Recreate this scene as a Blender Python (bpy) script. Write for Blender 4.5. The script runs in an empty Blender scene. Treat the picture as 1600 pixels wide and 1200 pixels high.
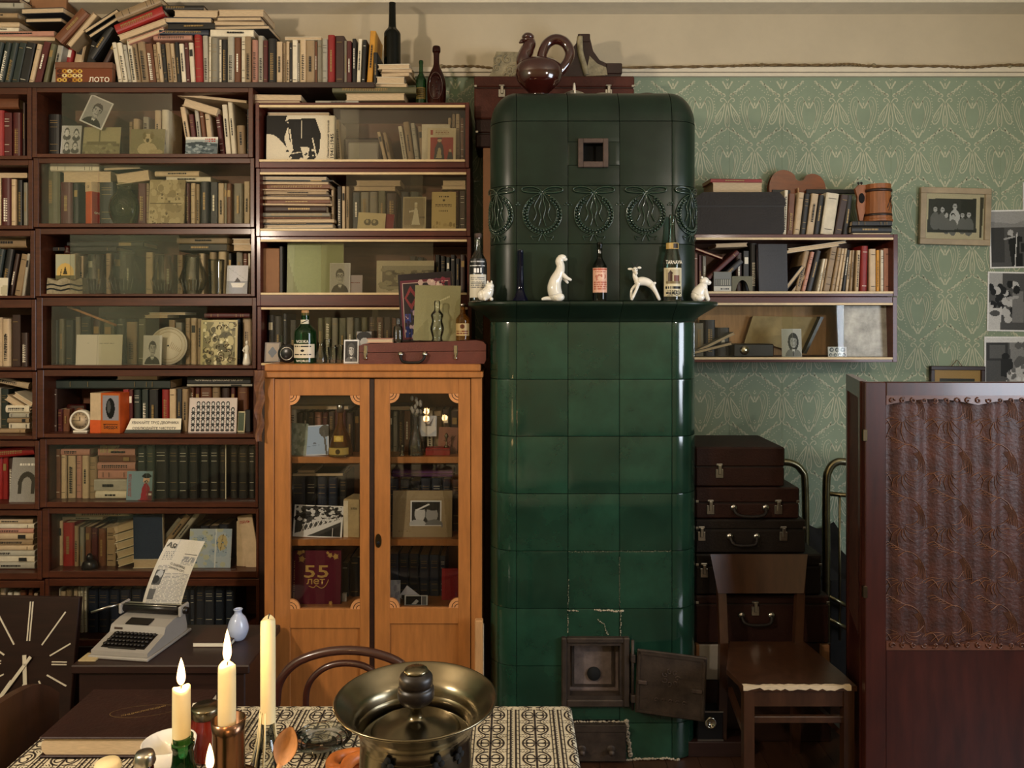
import bpy, math, random
import numpy as np
from mathutils import Matrix, Vector
random.seed(7)
SC = bpy.context.scene
COL = SC.collection
# ---------------------------------------------------------------- camera, world, light
F = 1200.0; HOR = 500.0; EYE = 1.72          # focal length in pixels, horizon row, eye height
cam = bpy.data.objects.new('camera', bpy.data.cameras.new('camera'))
COL.objects.link(cam); SC.camera = cam
cam.data.sensor_width = 36; cam.data.lens = F / 1600 * 36
cam.data.shift_y = -(600 - HOR) / 1600
cam.data.clip_start = 0.05
cam.location = (0, 0, EYE); cam.rotation_euler = (math.pi / 2, 0, 0)
wd = bpy.data.worlds.new('world'); SC.world = wd; wd.use_nodes = True
wd.node_tree.nodes['Background'].inputs[0].default_value = (0.30, 0.38, 0.55, 1)
wd.node_tree.nodes['Background'].inputs[1].default_value = 0.25
vs = SC.view_settings
vs.view_transform = 'Standard'; vs.look = 'None'; vs.gamma = 1.0; vs.use_curve_mapping = False
vs.exposure = 0.0
SC.cycles.transparent_max_bounces = 40
def lamp(name, kind, loc, energy, color, size=0.1, sy=None, aim=None):
    d = bpy.data.lights.new(name, kind); d.energy = energy; d.color = color
    if kind == 'AREA':
        d.shape = 'RECTANGLE'; d.size = size; d.size_y = sy or size
    else: d.shadow_soft_size = size
    o = bpy.data.objects.new(name, d); COL.objects.link(o); o.location = loc
    if aim: o.rotation_euler = (Vector(aim) - Vector(loc)).to_track_quat('-Z', 'Y').to_euler()
    return o
lamp('wall_lamp_light', 'POINT', (-2.05, 0.50, 2.40), 165, (1.0, 0.83, 0.65), 0.09)
lamp('ceiling_lamp_light', 'POINT', (1.75, 0.40, 2.35), 88, (1.0, 0.86, 0.71), 0.07)
lamp('window_daylight', 'AREA', (3.02, 0.75, 1.60), 80, (0.82, 0.89, 1.0), 1.6, 1.2, (-1.0, 0.80, 1.45))
# ---------------------------------------------------------------- helpers
def sx(px, Y): return (px - 800) * Y / F
def sz(py, Y): return EYE - (py - HOR) * Y / F
def lin(h):
    if isinstance(h, (int, float)): v = [h] * 3
    else: v = [int(h[i:i + 2], 16) / 255 for i in (0, 2, 4)]
    return [c / 12.92 if c <= .04045 else ((c + .055) / 1.055) ** 2.4 for c in v]
class MB:
    def __init__(s): s.v = []; s.f = []; s.m = []; s.s = []; s.T = None
    def add(s, vs, fs, m=0, sm=False):
        b = len(s.v)
        if s.T is not None: vs = [tuple(s.T @ Vector(v)) for v in vs]
        s.v += [tuple(v) for v in vs]
        for f in fs: s.f.append(tuple(b + i for i in f)); s.m.append(m); s.s.append(sm)
        return s
    def box(s, x0, y0, z0, x1, y1, z1, m=0):
        if x0 > x1: x0, x1 = x1, x0
        if y0 > y1: y0, y1 = y1, y0
        if z0 > z1: z0, z1 = z1, z0
        return s.add([(x0,y0,z0),(x1,y0,z0),(x1,y1,z0),(x0,y1,z0),(x0,y0,z1),(x1,y0,z1),(x1,y1,z1),(x0,y1,z1)],
              [(3,2,1,0),(4,5,6,7),(0,1,5,4),(1,2,6,5),(2,3,7,6),(3,0,4,7)], m)
    def bbox(s, x0, y0, z0, x1, y1, z1, b=.004, m=0):      # bevelled box
        vs = []; fs = []
        X = (x0, x1); Yv = (y0, y1); Zv = (z0, z1); idx = {}
        for i in (0, 1):
            for j in (0, 1):
                for k in (0, 1):
                    dx, dy, dz = (1, -1)[i] * b, (1, -1)[j] * b, (1, -1)[k] * b
                    for a, p in enumerate(((X[i], Yv[j] + dy, Zv[k] + dz), (X[i] + dx, Yv[j], Zv[k] + dz), (X[i] + dx, Yv[j] + dy, Zv[k]))):
                        idx[i, j, k, a] = len(vs); vs.append(p)
        def q(*a): fs.append(tuple(idx[t] for t in a))
        q((0,0,0,0),(0,0,1,0),(0,1,1,0),(0,1,0,0)); q((1,0,0,0),(1,1,0,0),(1,1,1,0),(1,0,1,0))
        q((0,0,0,1),(1,0,0,1),(1,0,1,1),(0,0,1,1)); q((0,1,0,1),(0,1,1,1),(1,1,1,1),(1,1,0,1))
        q((0,0,0,2),(0,1,0,2),(1,1,0,2),(1,0,0,2)); q((0,0,1,2),(1,0,1,2),(1,1,1,2),(0,1,1,2))
        for i in (0, 1):
            for j in (0, 1):
                q((i,j,0,0),(i,j,1,0),(i,j,1,1),(i,j,0,1)); q((i,0,j,0),(i,1,j,0),(i,1,j,2),(i,0,j,2)); q((0,i,j,1),(1,i,j,1),(1,i,j,2),(0,i,j,2))
                for k in (0, 1): fs.append((idx[i,j,k,0], idx[i,j,k,1], idx[i,j,k,2]))
        return s.add(vs, fs, m)
    def tube(s, pts, r, n=8, m=0, closed=False, caps=True, flat=1.0):
        pts = [Vector(p) for p in pts]; N = len(pts)
        rs = r if isinstance(r, (list, tuple)) else [r] * N
        vs = []; fs = []; up = None
        for i, p in enumerate(pts):
            a = pts[(i - 1) % N] if (closed or i > 0) else p
            b = pts[(i + 1) % N] if (closed or i < N - 1) else p
            t = b - a
            if t.length < 1e-9: t = Vector((0, 0, 1))
            t.normalize()
            if up is None: up = Vector((0, -1, 0)) if abs(t.y) < .9 else Vector((0, 0, 1))
            u = up - t * up.dot(t)
            if u.length < 1e-6: u = Vector((1, 0, 0)) - t * t.x
            u.normalize(); up = u; w = t.cross(u)
            for k in range(n):
                an = 2 * math.pi * k / n
                vs.append(p + (u * math.cos(an) * flat + w * math.sin(an)) * rs[i])
        for i in range(N if closed else N - 1):
            j = (i + 1) % N
            for k in range(n): fs.append((i*n+k, i*n+(k+1)%n, j*n+(k+1)%n, j*n+k))
        s.add(vs, fs, m, True)
        if caps and not closed:
            b = len(s.v) - len(vs)
            s.f.append(tuple(b + k for k in range(n - 1, -1, -1))); s.m.append(m); s.s.append(False)
            s.f.append(tuple(b + (N - 1) * n + k for k in range(n))); s.m.append(m); s.s.append(False)
        return s
    def lathe(s, prof, n=24, c=(0, 0, 0), m=0, sm=True, ax='z', sy=1.0):
        vs = []; fs = []; N = len(prof)
        for r, z in prof:
            for k in range(n):
                a = 2 * math.pi * k / n; p = (r * math.cos(a), r * math.sin(a) * sy, z)
                if ax == 'y': p = (p[0], p[2], p[1])
                elif ax == 'x': p = (p[2], p[0], p[1])
                vs.append((p[0] + c[0], p[1] + c[1], p[2] + c[2]))
        for i in range(N - 1):
            for k in range(n):
                q = (i*n+k, i*n+(k+1)%n, (i+1)*n+(k+1)%n, (i+1)*n+k)
                fs.append(q if ax == 'z' or ax == 'x' else q[::-1])
        s.add(vs, fs, m, sm)
        b = len(s.v) - len(vs)
        if prof[0][0] > 1e-5: s.f.append(tuple(b + k for k in range(n - 1, -1, -1))); s.m.append(m); s.s.append(False)
        if prof[-1][0] > 1e-5: s.f.append(tuple(b + (N-1)*n + k for k in range(n))); s.m.append(m); s.s.append(False)
        return s
    def prism(s, poly, y0, y1, m=0, ax='y'):
        n = len(poly)
        f = {'y': lambda a, b, c: (a, c, b), 'z': lambda a, b, c: (a, b, c), 'x': lambda a, b, c: (c, a, b)}[ax]
        vs = [f(a, b, y0) for a, b in poly] + [f(a, b, y1) for a, b in poly]
        fs = [tuple(range(n)), tuple(range(2*n-1, n-1, -1))] + [((i+1)%n, i, n+i, n+(i+1)%n) for i in range(n)]
        return s.add(vs, fs, m)
    def ribbon(s, pts, w, y=0, closed=False, m=0, fn=None):      # flat stroke in the xz plane (or mapped by fn)
        N = len(pts); vs = []; fs = []
        for i, (x, z) in enumerate(pts):
            a = pts[(i-1) % N] if (closed or i > 0) else pts[i]; b = pts[(i+1) % N] if (closed or i < N-1) else pts[i]
            dx, dz = b[0]-a[0], b[1]-a[1]; L = math.hypot(dx, dz) or 1; nx, nz = -dz/L*w/2, dx/L*w/2
            for q in ((x+nx, z+nz), (x-nx, z-nz)): vs.append(fn(*q) if fn else (q[0], y, q[1]))
        for i in range(N if closed else N-1):
            j = (i+1) % N; fs.append((2*i, 2*j, 2*j+1, 2*i+1))
        return s.add(vs, fs, m)
    def grid(s, fn, nu, nv, m=0, sm=True, flip=False):
        vs = [fn(i/nu, j/nv) for j in range(nv+1) for i in range(nu+1)]; fs = []
        for j in range(nv):
            for i in range(nu):
                a = j*(nu+1)+i; q = (a, a+1, a+nu+2, a+nu+1); fs.append(q[::-1] if flip else q)
        return s.add(vs, fs, m, sm)
    def ball(s, c, r, n=12, m=0):
        rx, ry, rz = r if isinstance(r, tuple) else (r, r, r); vs = []; fs = []; h = n // 2
        for j in range(h + 1):
            t = math.pi * j / h
            for k in range(n):
                a = 2*math.pi*k/n; vs.append((c[0]+rx*math.sin(t)*math.cos(a), c[1]+ry*math.sin(t)*math.sin(a), c[2]-rz*math.cos(t)))
        for j in range(h):
            for k in range(n): fs.append((j*n+k, j*n+(k+1)%n, (j+1)*n+(k+1)%n, (j+1)*n+k))
        return s.add(vs, fs, m, True)
    def build(s, name, mats, parent=None, loc=(0,0,0), rot=(0,0,0), stuff=False):
        me = bpy.data.meshes.new(name); me.from_pydata(s.v, [], s.f)
        if not isinstance(mats, (list, tuple)): mats = [mats]
        for m in mats: me.materials.append(MAT[m] if isinstance(m, str) else m)
        me.polygons.foreach_set('material_index', s.m); me.polygons.foreach_set('use_smooth', s.s)
        me.validate(); me.update()
        o = link(name, me, parent, loc, rot)
        if stuff: o['kind'] = 'stuff'
        return o
def link(name, me, parent=None, loc=(0,0,0), rot=(0,0,0)):
    o = bpy.data.objects.new(name, me); COL.objects.link(o)
    if parent: o.parent = parent
    o.location = loc; o.rotation_euler = rot
    return o
SEEN = {}
def tag(o, label, cat, group=None):
    SEEN.setdefault(label, []).append(o)
    o['label'] = label; o['category'] = cat
    if group: o['group'] = group
    return o
def E(name, label, cat, loc, rz=0, group=None, rot=None):
    o = bpy.data.objects.new(name, None); COL.objects.link(o); o.empty_display_size = .02
    o.location = loc; o.rotation_euler = rot or (0, 0, rz)
    return tag(o, label, cat, group)
def struct(o): o['kind'] = 'structure'; return o
def arc(cx, cz, r, a0, a1, n=10, rz=None):
    return [(cx + r*math.cos(math.radians(a0+(a1-a0)*i/n)), cz + (rz or r)*math.sin(math.radians(a0+(a1-a0)*i/n))) for i in range(n+1)]
def spline(pts, n=6, closed=False):           # Catmull-Rom through points of any dimension
    N = len(pts); out = []
    for i in range(N if closed else N-1):
        g = lambda k: pts[k % N] if closed else pts[max(0, min(N-1, k))]
        a, b, c, d = g(i-1), g(i), g(i+1), g(i+2)
        for j in range(n):
            t = j/n
            out.append(tuple(.5*(2*b[k]+(c[k]-a[k])*t+(2*a[k]-5*b[k]+4*c[k]-d[k])*t*t+(3*b[k]-a[k]-3*c[k]+d[k])*t**3) for k in range(len(b))))
    if not closed: out.append(tuple(pts[-1]))
    return out
# ---------------------------------------------------------------- materials
MAT = {}
def mat(name, hexc, rough=.5, metal=0, var=.18, scale=14, stretch=(1,1,1), bump=0, coat=0, bscale=None, rnd=0, spec=None, sub=0):
    m = bpy.data.materials.new(name); m.use_nodes = True; nt = m.node_tree; N = nt.nodes; L = nt.links
    b = N['Principled BSDF']; c = lin(hexc)
    b.inputs['Roughness'].default_value = rough; b.inputs['Metallic'].default_value = metal
    if coat: b.inputs['Coat Weight'].default_value = coat; b.inputs['Coat Roughness'].default_value = .12
    if spec is not None: b.inputs['Specular IOR Level'].default_value = spec
    b.inputs['Base Color'].default_value = (*c, 1)
    if var or bump:
        tc = N.new('ShaderNodeTexCoord'); mp = N.new('ShaderNodeMapping'); nz = N.new('ShaderNodeTexNoise')
        mp.inputs['Scale'].default_value = stretch; nz.inputs['Scale'].default_value = scale; nz.inputs['Detail'].default_value = 5
        nz.inputs['Roughness'].default_value = .65
        L.new(tc.outputs['Object'], mp.inputs[0]); L.new(mp.outputs[0], nz.inputs['Vector'])
        rp = N.new('ShaderNodeValToRGB'); e = rp.color_ramp.elements
        e[0].position = .3; e[1].position = .7
        e[0].color = (*[x*(1-var) for x in c], 1); e[1].color = (*[min(1, x*(1+var)) for x in c], 1)
        L.new(nz.outputs[0], rp.inputs[0]); out = rp.outputs[0]
        if rnd:
            oi = N.new('ShaderNodeObjectInfo'); hs = N.new('ShaderNodeHueSaturation'); mr = N.new('ShaderNodeMapRange')
            mr.inputs[3].default_value = 1-rnd; mr.inputs[4].default_value = 1+rnd
            L.new(oi.outputs['Random'], mr.inputs[0]); L.new(mr.outputs[0], hs.inputs['Value']); L.new(out, hs.inputs['Color']); out = hs.outputs[0]
        L.new(out, b.inputs['Base Color'])
        if bump:
            bp = N.new('ShaderNodeBump'); bp.inputs['Strength'].default_value = bump; bp.inputs['Distance'].default_value = .01
            if bscale:
                n2 = N.new('ShaderNodeTexNoise'); n2.inputs['Scale'].default_value = bscale; L.new(mp.outputs[0], n2.inputs['Vector']); L.new(n2.outputs[0], bp.inputs['Height'])
            else: L.new(nz.outputs[0], bp.inputs['Height'])
            L.new(bp.outputs[0], b.inputs['Normal'])
    MAT[name] = m; return m
def glass(name, tint, refl=.9, haze=.0, hazec='8f8a70', rough=.02, edge=.35):
    # see-through tint, fresnel gloss, and a painted haze, on panes for the room's reflected veil
    m = bpy.data.materials.new(name); m.use_nodes = True; nt = m.node_tree; N = nt.nodes; L = nt.links
    N.remove(N['Principled BSDF']); out = N['Material Output']
    tr = N.new('ShaderNodeBsdfTransparent'); tr.inputs[0].default_value = (*lin(tint), 1)
    gl = N.new('ShaderNodeBsdfGlossy'); gl.inputs['Roughness'].default_value = rough
    fr = N.new('ShaderNodeFresnel'); fr.inputs[0].default_value = 1.5
    ml = N.new('ShaderNodeMath'); ml.operation = 'MULTIPLY'; ml.inputs[1].default_value = refl
    L.new(fr.outputs[0], ml.inputs[0]); mx = N.new('ShaderNodeMixShader'); L.new(ml.outputs[0], mx.inputs[0]); L.new(tr.outputs[0], mx.inputs[1]); L.new(gl.outputs[0], mx.inputs[2])
    last = mx.outputs[0]
    if haze:
        df = N.new('ShaderNodeBsdfDiffuse'); df.inputs[0].default_value = (*lin(hazec), 1)
        m2 = N.new('ShaderNodeMixShader'); m2.inputs[0].default_value = haze
        nz = N.new('ShaderNodeTexNoise'); nz.inputs['Scale'].default_value = 5; nz.inputs['Detail'].default_value = 6
        tc = N.new('ShaderNodeTexCoord'); L.new(tc.outputs['Object'], nz.inputs['Vector'])
        mr = N.new('ShaderNodeMapRange'); mr.inputs[1].default_value = .3; mr.inputs[2].default_value = .7; mr.inputs[3].default_value = haze*.5; mr.inputs[4].default_value = haze*1.5
        L.new(nz.outputs[0], mr.inputs[0]); L.new(mr.outputs[0], m2.inputs[0]); L.new(last, m2.inputs[1]); L.new(df.outputs[0], m2.inputs[2]); last = m2.outputs[0]
    L.new(last, out.inputs[0]); MAT[name] = m; return m
def emit(name, hexc, st):
    m = bpy.data.materials.new(name); m.use_nodes = True; b = m.node_tree.nodes['Principled BSDF']
    b.inputs['Emission Color'].default_value = (*lin(hexc), 1); b.inputs['Emission Strength'].default_value = st; MAT[name] = m
def printmat(name, rough=.35):
    m = bpy.data.materials.new(name); m.use_nodes = True; N = m.node_tree.nodes
    a = N.new('ShaderNodeAttribute'); a.attribute_name = 'ink'; m.node_tree.links.new(a.outputs['Color'], N['Principled BSDF'].inputs['Base Color'])
    N['Principled BSDF'].inputs['Roughness'].default_value = rough; N['Principled BSDF'].inputs['Specular IOR Level'].default_value = .25; MAT[name] = m
printmat('print'); printmat('print_matt', .7)
mat('shelf_wood', '4a2617', .36, var=.35, scale=6, stretch=(1, 6, 9), coat=.12, spec=.35)
mat('shelf_wood_red', '4e2017', .34, var=.3, scale=6, stretch=(1, 6, 9), coat=.12, spec=.35)
mat('shelf_inner', '6a4228', .55, var=.3, scale=6, stretch=(1, 4, 9))
mat('track', 'd8bf93', .45, var=.12)
mat('cabinet_wood', 'a66a36', .38, var=.2, scale=5, stretch=(8, 3, 1), coat=.3)
mat('cabinet_carve', 'c98a55', .5, var=.2)
mat('cabinet_inner', '8a5a30', .6, var=.2)
mat('screen_wood', '38140c', .33, var=.4, scale=4, stretch=(6, 6, 1), coat=.4)
mat('chair_wood', '3c2416', .30, var=.35, scale=5, stretch=(6, 6, 1), coat=.45)
mat('bent_wood', '3b1d15', .28, var=.3, scale=9, coat=.5)
mat('carved_wood', '57301e', .45, var=.3, coat=.3); mat('dark_wood', '2b1812', .42, var=.35, scale=5, stretch=(1, 4, 8))
mat('raw_wood', 'b88a5a', .6, var=.25, scale=6, stretch=(6, 6, 1))
mat('plywood', '8a5f3c', .65, var=.25, scale=4)
mat('pages', 'c4ad8c', .8, var=.18, scale=40, stretch=(1, 1, 12))
mat('pages_v', 'c4ad8c', .8, var=.22, scale=40, stretch=(12, 1, 1))
mat('paper', 'e2d9c4', .7, var=.06)
mat('paper_old', 'b59f73', .8, var=.25, scale=12)
mat('ink', '1a1713', .6, var=0); mat('ink_white', 'e8e0cc', .6, var=0); mat('ink_gold', '94794a', .45, metal=.25, var=0); mat('ink_gilt', 'c9a45c', .35, metal=.3, var=0); mat('ink_red', 'a02018', .6, var=0)
mat('tile', '1a382a', .15, var=.4, scale=5, coat=.7, rnd=.22, bump=.05, bscale=9)
mat('tile_dark', '17251b', .34, var=.3, scale=7, rnd=.12, spec=.3)
mat('tile_relief', '20362a', .08, var=.3, scale=9, coat=1)
mat('grout', '171a14', .9, var=.3); mat('plaster', 'a89a84', .9, var=.3, scale=40, bump=.3)
mat('iron', '3d322a', .55, metal=.35, var=.45, scale=14, bump=.3); mat('iron_rust', '4b3c34', .7, metal=.2, var=.45, scale=12, bump=.3)
mat('soot_shade', '050505', .9, var=0)  # black for stove soot; in other holes it paints their shade
mat('leather_red', '48231a', .55, spec=.25, var=.25, scale=10, bump=.15, bscale=120); mat('leather_dark', '2a1611', .5, spec=.25, var=.25, scale=10, bump=.15, bscale=120)
mat('leather_black', '1c1613', .5, spec=.25, var=.25, scale=10, bump=.15, bscale=120); mat('case_brown', '5c2a20', .45, var=.2, bump=.1, bscale=150)
mat('steel', 'b9b4aa', .28, metal=1, var=.2); mat('chrome', 'c9c2b2', .15, metal=1, var=.1); mat('brass', '807660', .24, metal=1, var=.2, scale=8); mat('brass_dark', '6f6048', .3, metal=1, var=.3, scale=8)
mat('copper', '7a5a44', .25, metal=1, var=.2); mat('bed_steel', '8c8468', .3, metal=1, var=.3)
mat('porcelain', 'e9e4d8', .16, var=.03, coat=.6); mat('vase_blue', 'b9c4e0', .25, var=.04, coat=.4)
mat('ceramic_brown', '35100c', .1, var=.3, coat=1); mat('stone', '8d8266', .6, var=.4, scale=30, bump=.5)
mat('wax', 'e2d2a4', .45, var=.05); mat('bread', 'b5652a', .45, var=.35, scale=18); mat('spoon_wood', 'b98453', .6, var=.3, stretch=(5, 5, 1))
mat('case_grey', '9a948c', .45, var=.05); mat('key_black', '17120f', .35, var=0); mat('plastic_black', '141416', .3, var=0)
mat('wall_cream', 'bdb097', .85, var=.06, scale=3, bump=.05, bscale=40); mat('wall_white', 'd3c9b4', .7, var=.05)
mat('wallpaper', '82917b', .8, var=.07, scale=6); mat('wallpaper_ink', 'b5b59c', .75, var=.05)
mat('iron_pale', '6e5f58', .65, metal=.2, var=.4, scale=16, bump=.3); mat('frame_pale', '9a8a70', .5, var=.25, scale=8); mat('wall_plain', 'a89a78', .9, var=.05); mat('floor_wood', '3a2316', .45, var=.4, scale=4, stretch=(8, 1, 1)); mat('floor_dark', '120c09', .9, var=0)
mat('cloth', 'c9bda2', .85, var=.06, scale=60); mat('cloth_ink', '2b2019', .85, var=0); mat('brocade', '3f1d11', .55, var=.4, scale=20, bump=.25, bscale=90); mat('thread', '74492f', .45, var=.25)
mat('bedding', '14100e', .9, var=.4, bump=.4, bscale=12)
mat('rope', '6e5a3c', .9, var=.4, scale=60); mat('jam', '6e1a0c', .2, var=.2, coat=.6); mat('blue_wrap', '2d4f8a', .35, var=.1)
mat('violin_wood', '713816', .22, var=.35, scale=7, stretch=(1, 1, 5), coat=.8); mat('mug_wood', '8a5229', .45, var=.3, scale=6, stretch=(6, 6, 1))
glass('pane', 'fafaf6', .7, .006, '9c978c'); glass('pane_veil', 'f4f3ee', .7, .036, 'a39c8e'); glass('pane_clear', 'fbfbf9', .8, .004)  # pane haze is painted in for the veil of room reflections
glass('mirror_pane', 'a8a294', 1.0, .3, 'b0a890', .15)
glass('clear_glass', 'f2f3ee', 1.3, .012); glass('cut_glass', 'e4e5de', 2.2, .03, 'b8b6ac'); glass('cut_rib', 'e8e8e0', 2.5, .30, 'cfcec6'); glass('green_glass', '74a878', 1.1, .10, '2f6a34'); glass('dark_green_glass', '20301c', 1.0, .25, '12180d'); glass('olive_glass', 'c6c6a2', 1.2, .06, '75734a')
glass('brown_glass', '5f1e12', 1.0, .35, '45150c'); glass('blue_glass', '14184a', 1.0, .35, '0d1030'); glass('amber', 'e2b878', 1.1, .12, 'b07a30'); glass('teal_glass', 'b8cfc6', 1.2, .04)
emit('flame', 'ffbe6c', 5)
BC = {'w':('white','d6cbb2'),'c':('cream','bfa785'),'t':('tan','947c5c'),'b':('brown','6a3e24'),'B':('dark brown','38231a'),'k':('black','191714'),'g':('dark green','262f29'),
 'G':('grey','7f7969'),'d':('charcoal','2d2d30'),'r':('red','8c1c18'),'m':('maroon','4e1715'),'o':('orange','c4521d'),'y':('ochre yellow','c48a2c'),'u':('navy blue','1c2536'),'p':('pinkish','b17f6c'),'e':('olive','5b583d'),'s':('silvery grey','a29c8c')}
for k, (n, h) in BC.items(): mat('book_' + k, h, .5, var=.16, scale=18, rnd=.12)
# ---------------------------------------------------------------- painted flat prints
def pic(ops, nx, ny, seed=0):
    rg = np.random.default_rng(seed); A = np.zeros((ny, nx, 3)); yy, xx = np.mgrid[0:ny, 0:nx]; u = (xx+.5)/nx; v = (yy+.5)/ny
    for o in ops:
        k = o[0]
        if k == 'bg': A[:] = lin(o[1])
        elif k == 'r': A[(u >= o[1]) & (u < o[3]) & (v >= o[2]) & (v < o[4])] = lin(o[5])
        elif k == 'e': A[((u-o[1])/o[3])**2 + ((v-o[2])/o[4])**2 < 1] = lin(o[5])
        elif k == 'n': A *= (1 + o[1]*(rg.random((ny, nx, 1))-.5)*2)
        elif k == 'b':        # blotches
            for _ in range(o[1]):
                cx, cy = o[2]+(o[4]-o[2])*rg.random(), o[3]+(o[5]-o[3])*rg.random(); r = o[6]*(.5+rg.random())
                A[((u-cx)/r)**2 + ((v-cy)/r)**2 < 1] = lin(o[7] if rg.random() < .5 else o[8])
        elif k == 'l':
            dx, dy = o[3]-o[1], o[4]-o[2]; L2 = dx*dx+dy*dy or 1; t = np.clip(((u-o[1])*dx+(v-o[2])*dy)/L2, 0, 1)
            A[(u-o[1]-t*dx)**2+(v-o[2]-t*dy)**2 < (o[5]/2)**2] = lin(o[6])
        elif k == 't':        # rows of tiny illegible print
            n = o[5]
            for i in range(n):
                y0 = o[2]+(o[4]-o[2])*(i+.2)/n; y1 = o[2]+(o[4]-o[2])*(i+.75)/n; x = o[1]
                while x < o[3]:
                    w = (.03+.08*rg.random())*(o[3]-o[1])/.6
                    A[(u >= x) & (u < min(o[3], x+w)) & (v >= y0) & (v < y1)] = lin(o[6]); x += w+.025
        elif k == 'p':
            P = o[1]; ins = np.zeros((ny, nx), bool)
            for i in range(len(P)):
                (x1, y1), (x2, y2) = P[i], P[i-1]
                if y1 == y2: continue
                c = ((y1 > v) != (y2 > v)) & (u < (x2-x1)*(v-y1)/(y2-y1)+x1); ins ^= c
            A[ins] = lin(o[2])
    return np.clip(A, 0, 1)
def paint(name, parent, ops, w, h, loc=(0,0,0), rot=(0,0,0), n=(36, 44), fn=None, seed=0, m='print'):
    """flat (or curved, by fn(u,v)) sheet with ink colour per cell; w x h in the xz plane, bottom centre at loc, facing -y"""
    nx, ny = n; A = pic(ops, nx, ny, seed)
    mb = MB(); mb.grid(fn or (lambda a, b: ((a-.5)*w, 0, (1-b)*h)), nx, ny, 0, bool(fn), flip=True)
    o = mb.build(name, m, parent, loc, rot); me = o.data
    at = me.color_attributes.new('ink', 'FLOAT_COLOR', 'CORNER')
    c = np.ones((ny*nx, 4, 4), np.float32); c[:, :, :3] = A.reshape(-1, 1, 3); at.data.foreach_set('color', c.ravel())
    return o
def portrait(bg=.45, suit=.12, skin=.72, hair=.08, frame=.85, cx=.5, hw=1.0, glasses=False, long=False, fr=.06):
    o = [('bg', frame), ('r', fr, fr*.8, 1-fr, 1-fr*.8, bg), ('e', cx, 1.02, .42, .32, suit), ('r', cx-.09, .58, cx+.09, .78, skin*.8)]
    if long: o += [('e', cx, .47, .27, .33, hair)]
    o += [('e', cx, .40, .205*hw, .21, hair), ('e', cx+.01, .47, .165*hw, .21, skin), ('e', cx+.11, .49, .05, .15, skin*.78), ('p', [(cx-.19, .38), (cx-.1, .32), (cx+.19, .34), (cx+.14, .24), (cx-.15, .25)], hair),
          ('e', cx-.07, .43, .03, .014, .12), ('e', cx+.08, .43, .03, .014, .12), ('l', cx-.11, .395, cx-.04, .39, .014, .2), ('l', cx+.04, .39, cx+.12, .395, .014, .2), ('l', cx+.01, .44, cx+.02, .52, .016, skin*.7), ('l', cx-.055, .575, cx+.065, .575, .018, .28),
          ('p', [(cx-.09, .74), (cx+.09, .74), (cx, .9)], .88), ('p', [(cx-.02, .79), (cx+.02, .79), (cx+.03, 1), (cx-.03, 1)], .1)]
    if glasses: o += [('l', cx-.16, .42, cx+.17, .42, .02, .05), ('e', cx-.075, .44, .06, .04, .1), ('e', cx+.085, .44, .06, .04, .1), ('e', cx-.075, .44, .045, .028, .6), ('e', cx+.085, .44, .045, .028, .6)]
    return o + [('r', 0, 0, fr, 1, frame), ('r', 1-fr, 0, 1, 1, frame), ('r', 0, 1-fr*.8, 1, 1, frame), ('n', .1)]
TXT = []
def text(s, w, h, m, parent, loc, rot=(0,0,0), flip=False):
    """lettering fitted into a w x h box centred at loc in the parent's xz plane; turned to mesh at the end"""
    cu = bpy.data.curves.new('lettering', 'FONT'); cu.body = s; cu.resolution_u = 2; cu.offset = .012; cu.align_x = 'CENTER'
    o = bpy.data.objects.new('lettering', cu); COL.objects.link(o); TXT.append((o, w, h, m, parent, loc, rot, flip))
def flush_text():
    dg = bpy.context.evaluated_depsgraph_get()
    for o, w, h, m, parent, loc, rot, flip in TXT:
        me = bpy.data.meshes.new_from_object(o.evaluated_get(dg)); me.name = 'lettering'
        co = np.empty(len(me.vertices)*3, np.float32); me.vertices.foreach_get('co', co); co = co.reshape(-1, 3)
        lo, hi = co.min(0), co.max(0); sxx = w/(hi[0]-lo[0]); syy = h/(hi[1]-lo[1]); c = (lo+hi)/2
        n = np.zeros_like(co); n[:, 0] = (co[:, 0]-c[0])*sxx; n[:, 2] = (co[:, 1]-c[1])*syy
        me.vertices.foreach_set('co', n.ravel()); me.materials.clear(); me.materials.append(MAT[m]); me.update()
        link('lettering', me, parent, loc, rot); cu = o.data; bpy.data.objects.remove(o); bpy.data.curves.remove(cu)
# ---------------------------------------------------------------- the room
WALL = 3.75
XL, XR, YB, ZC = -3.3, 3.1, -1.75, 3.42
def slab(name, x0, y0, z0, x1, y1, z1, m): return struct(MB().box(x0, y0, z0, x1, y1, z1).build(name, m))
wall_back = slab('wall_back', XL, WALL, 0, XR, WALL+.12, ZC, 'wallpaper')
slab('wall_left', XL-.12, YB, 0, XL, WALL+.12, ZC, 'wallpaper'); slab('wall_rear', XL, YB-.12, 0, XR, YB, ZC, 'wall_plain')
wr = MB(); wx0, wx1, wz0, wz1 = -.05, 1.55, .9, 2.4
wr.box(XR, YB, 0, XR+.12, wx0, ZC).box(XR, wx1, 0, XR+.12, WALL+.12, ZC).box(XR, wx0, 0, XR+.12, wx1, wz0).box(XR, wx0, wz1, XR+.12, wx1, ZC)
struct(wr.build('wall_right', 'wallpaper'))
wn = MB()
for x in (wx0, (wx0+wx1)/2-.03, wx1-.06): wn.box(XR+.03, x, wz0, XR+.09, x+.06, wz1)
for z in (wz0, wz1-.06, 1.9): wn.box(XR+.03, wx0, z, XR+.09, wx1, z+.06)
win = struct(wn.build('window_1', 'wall_white')); MB().box(XR+.06, wx0, wz0, XR+.065, wx1, wz1).build('pane', 'pane_clear', win)
ceiling = slab('ceiling', XL, YB, ZC, XR, WALL+.12, ZC+.1, 'wall_white')
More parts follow.
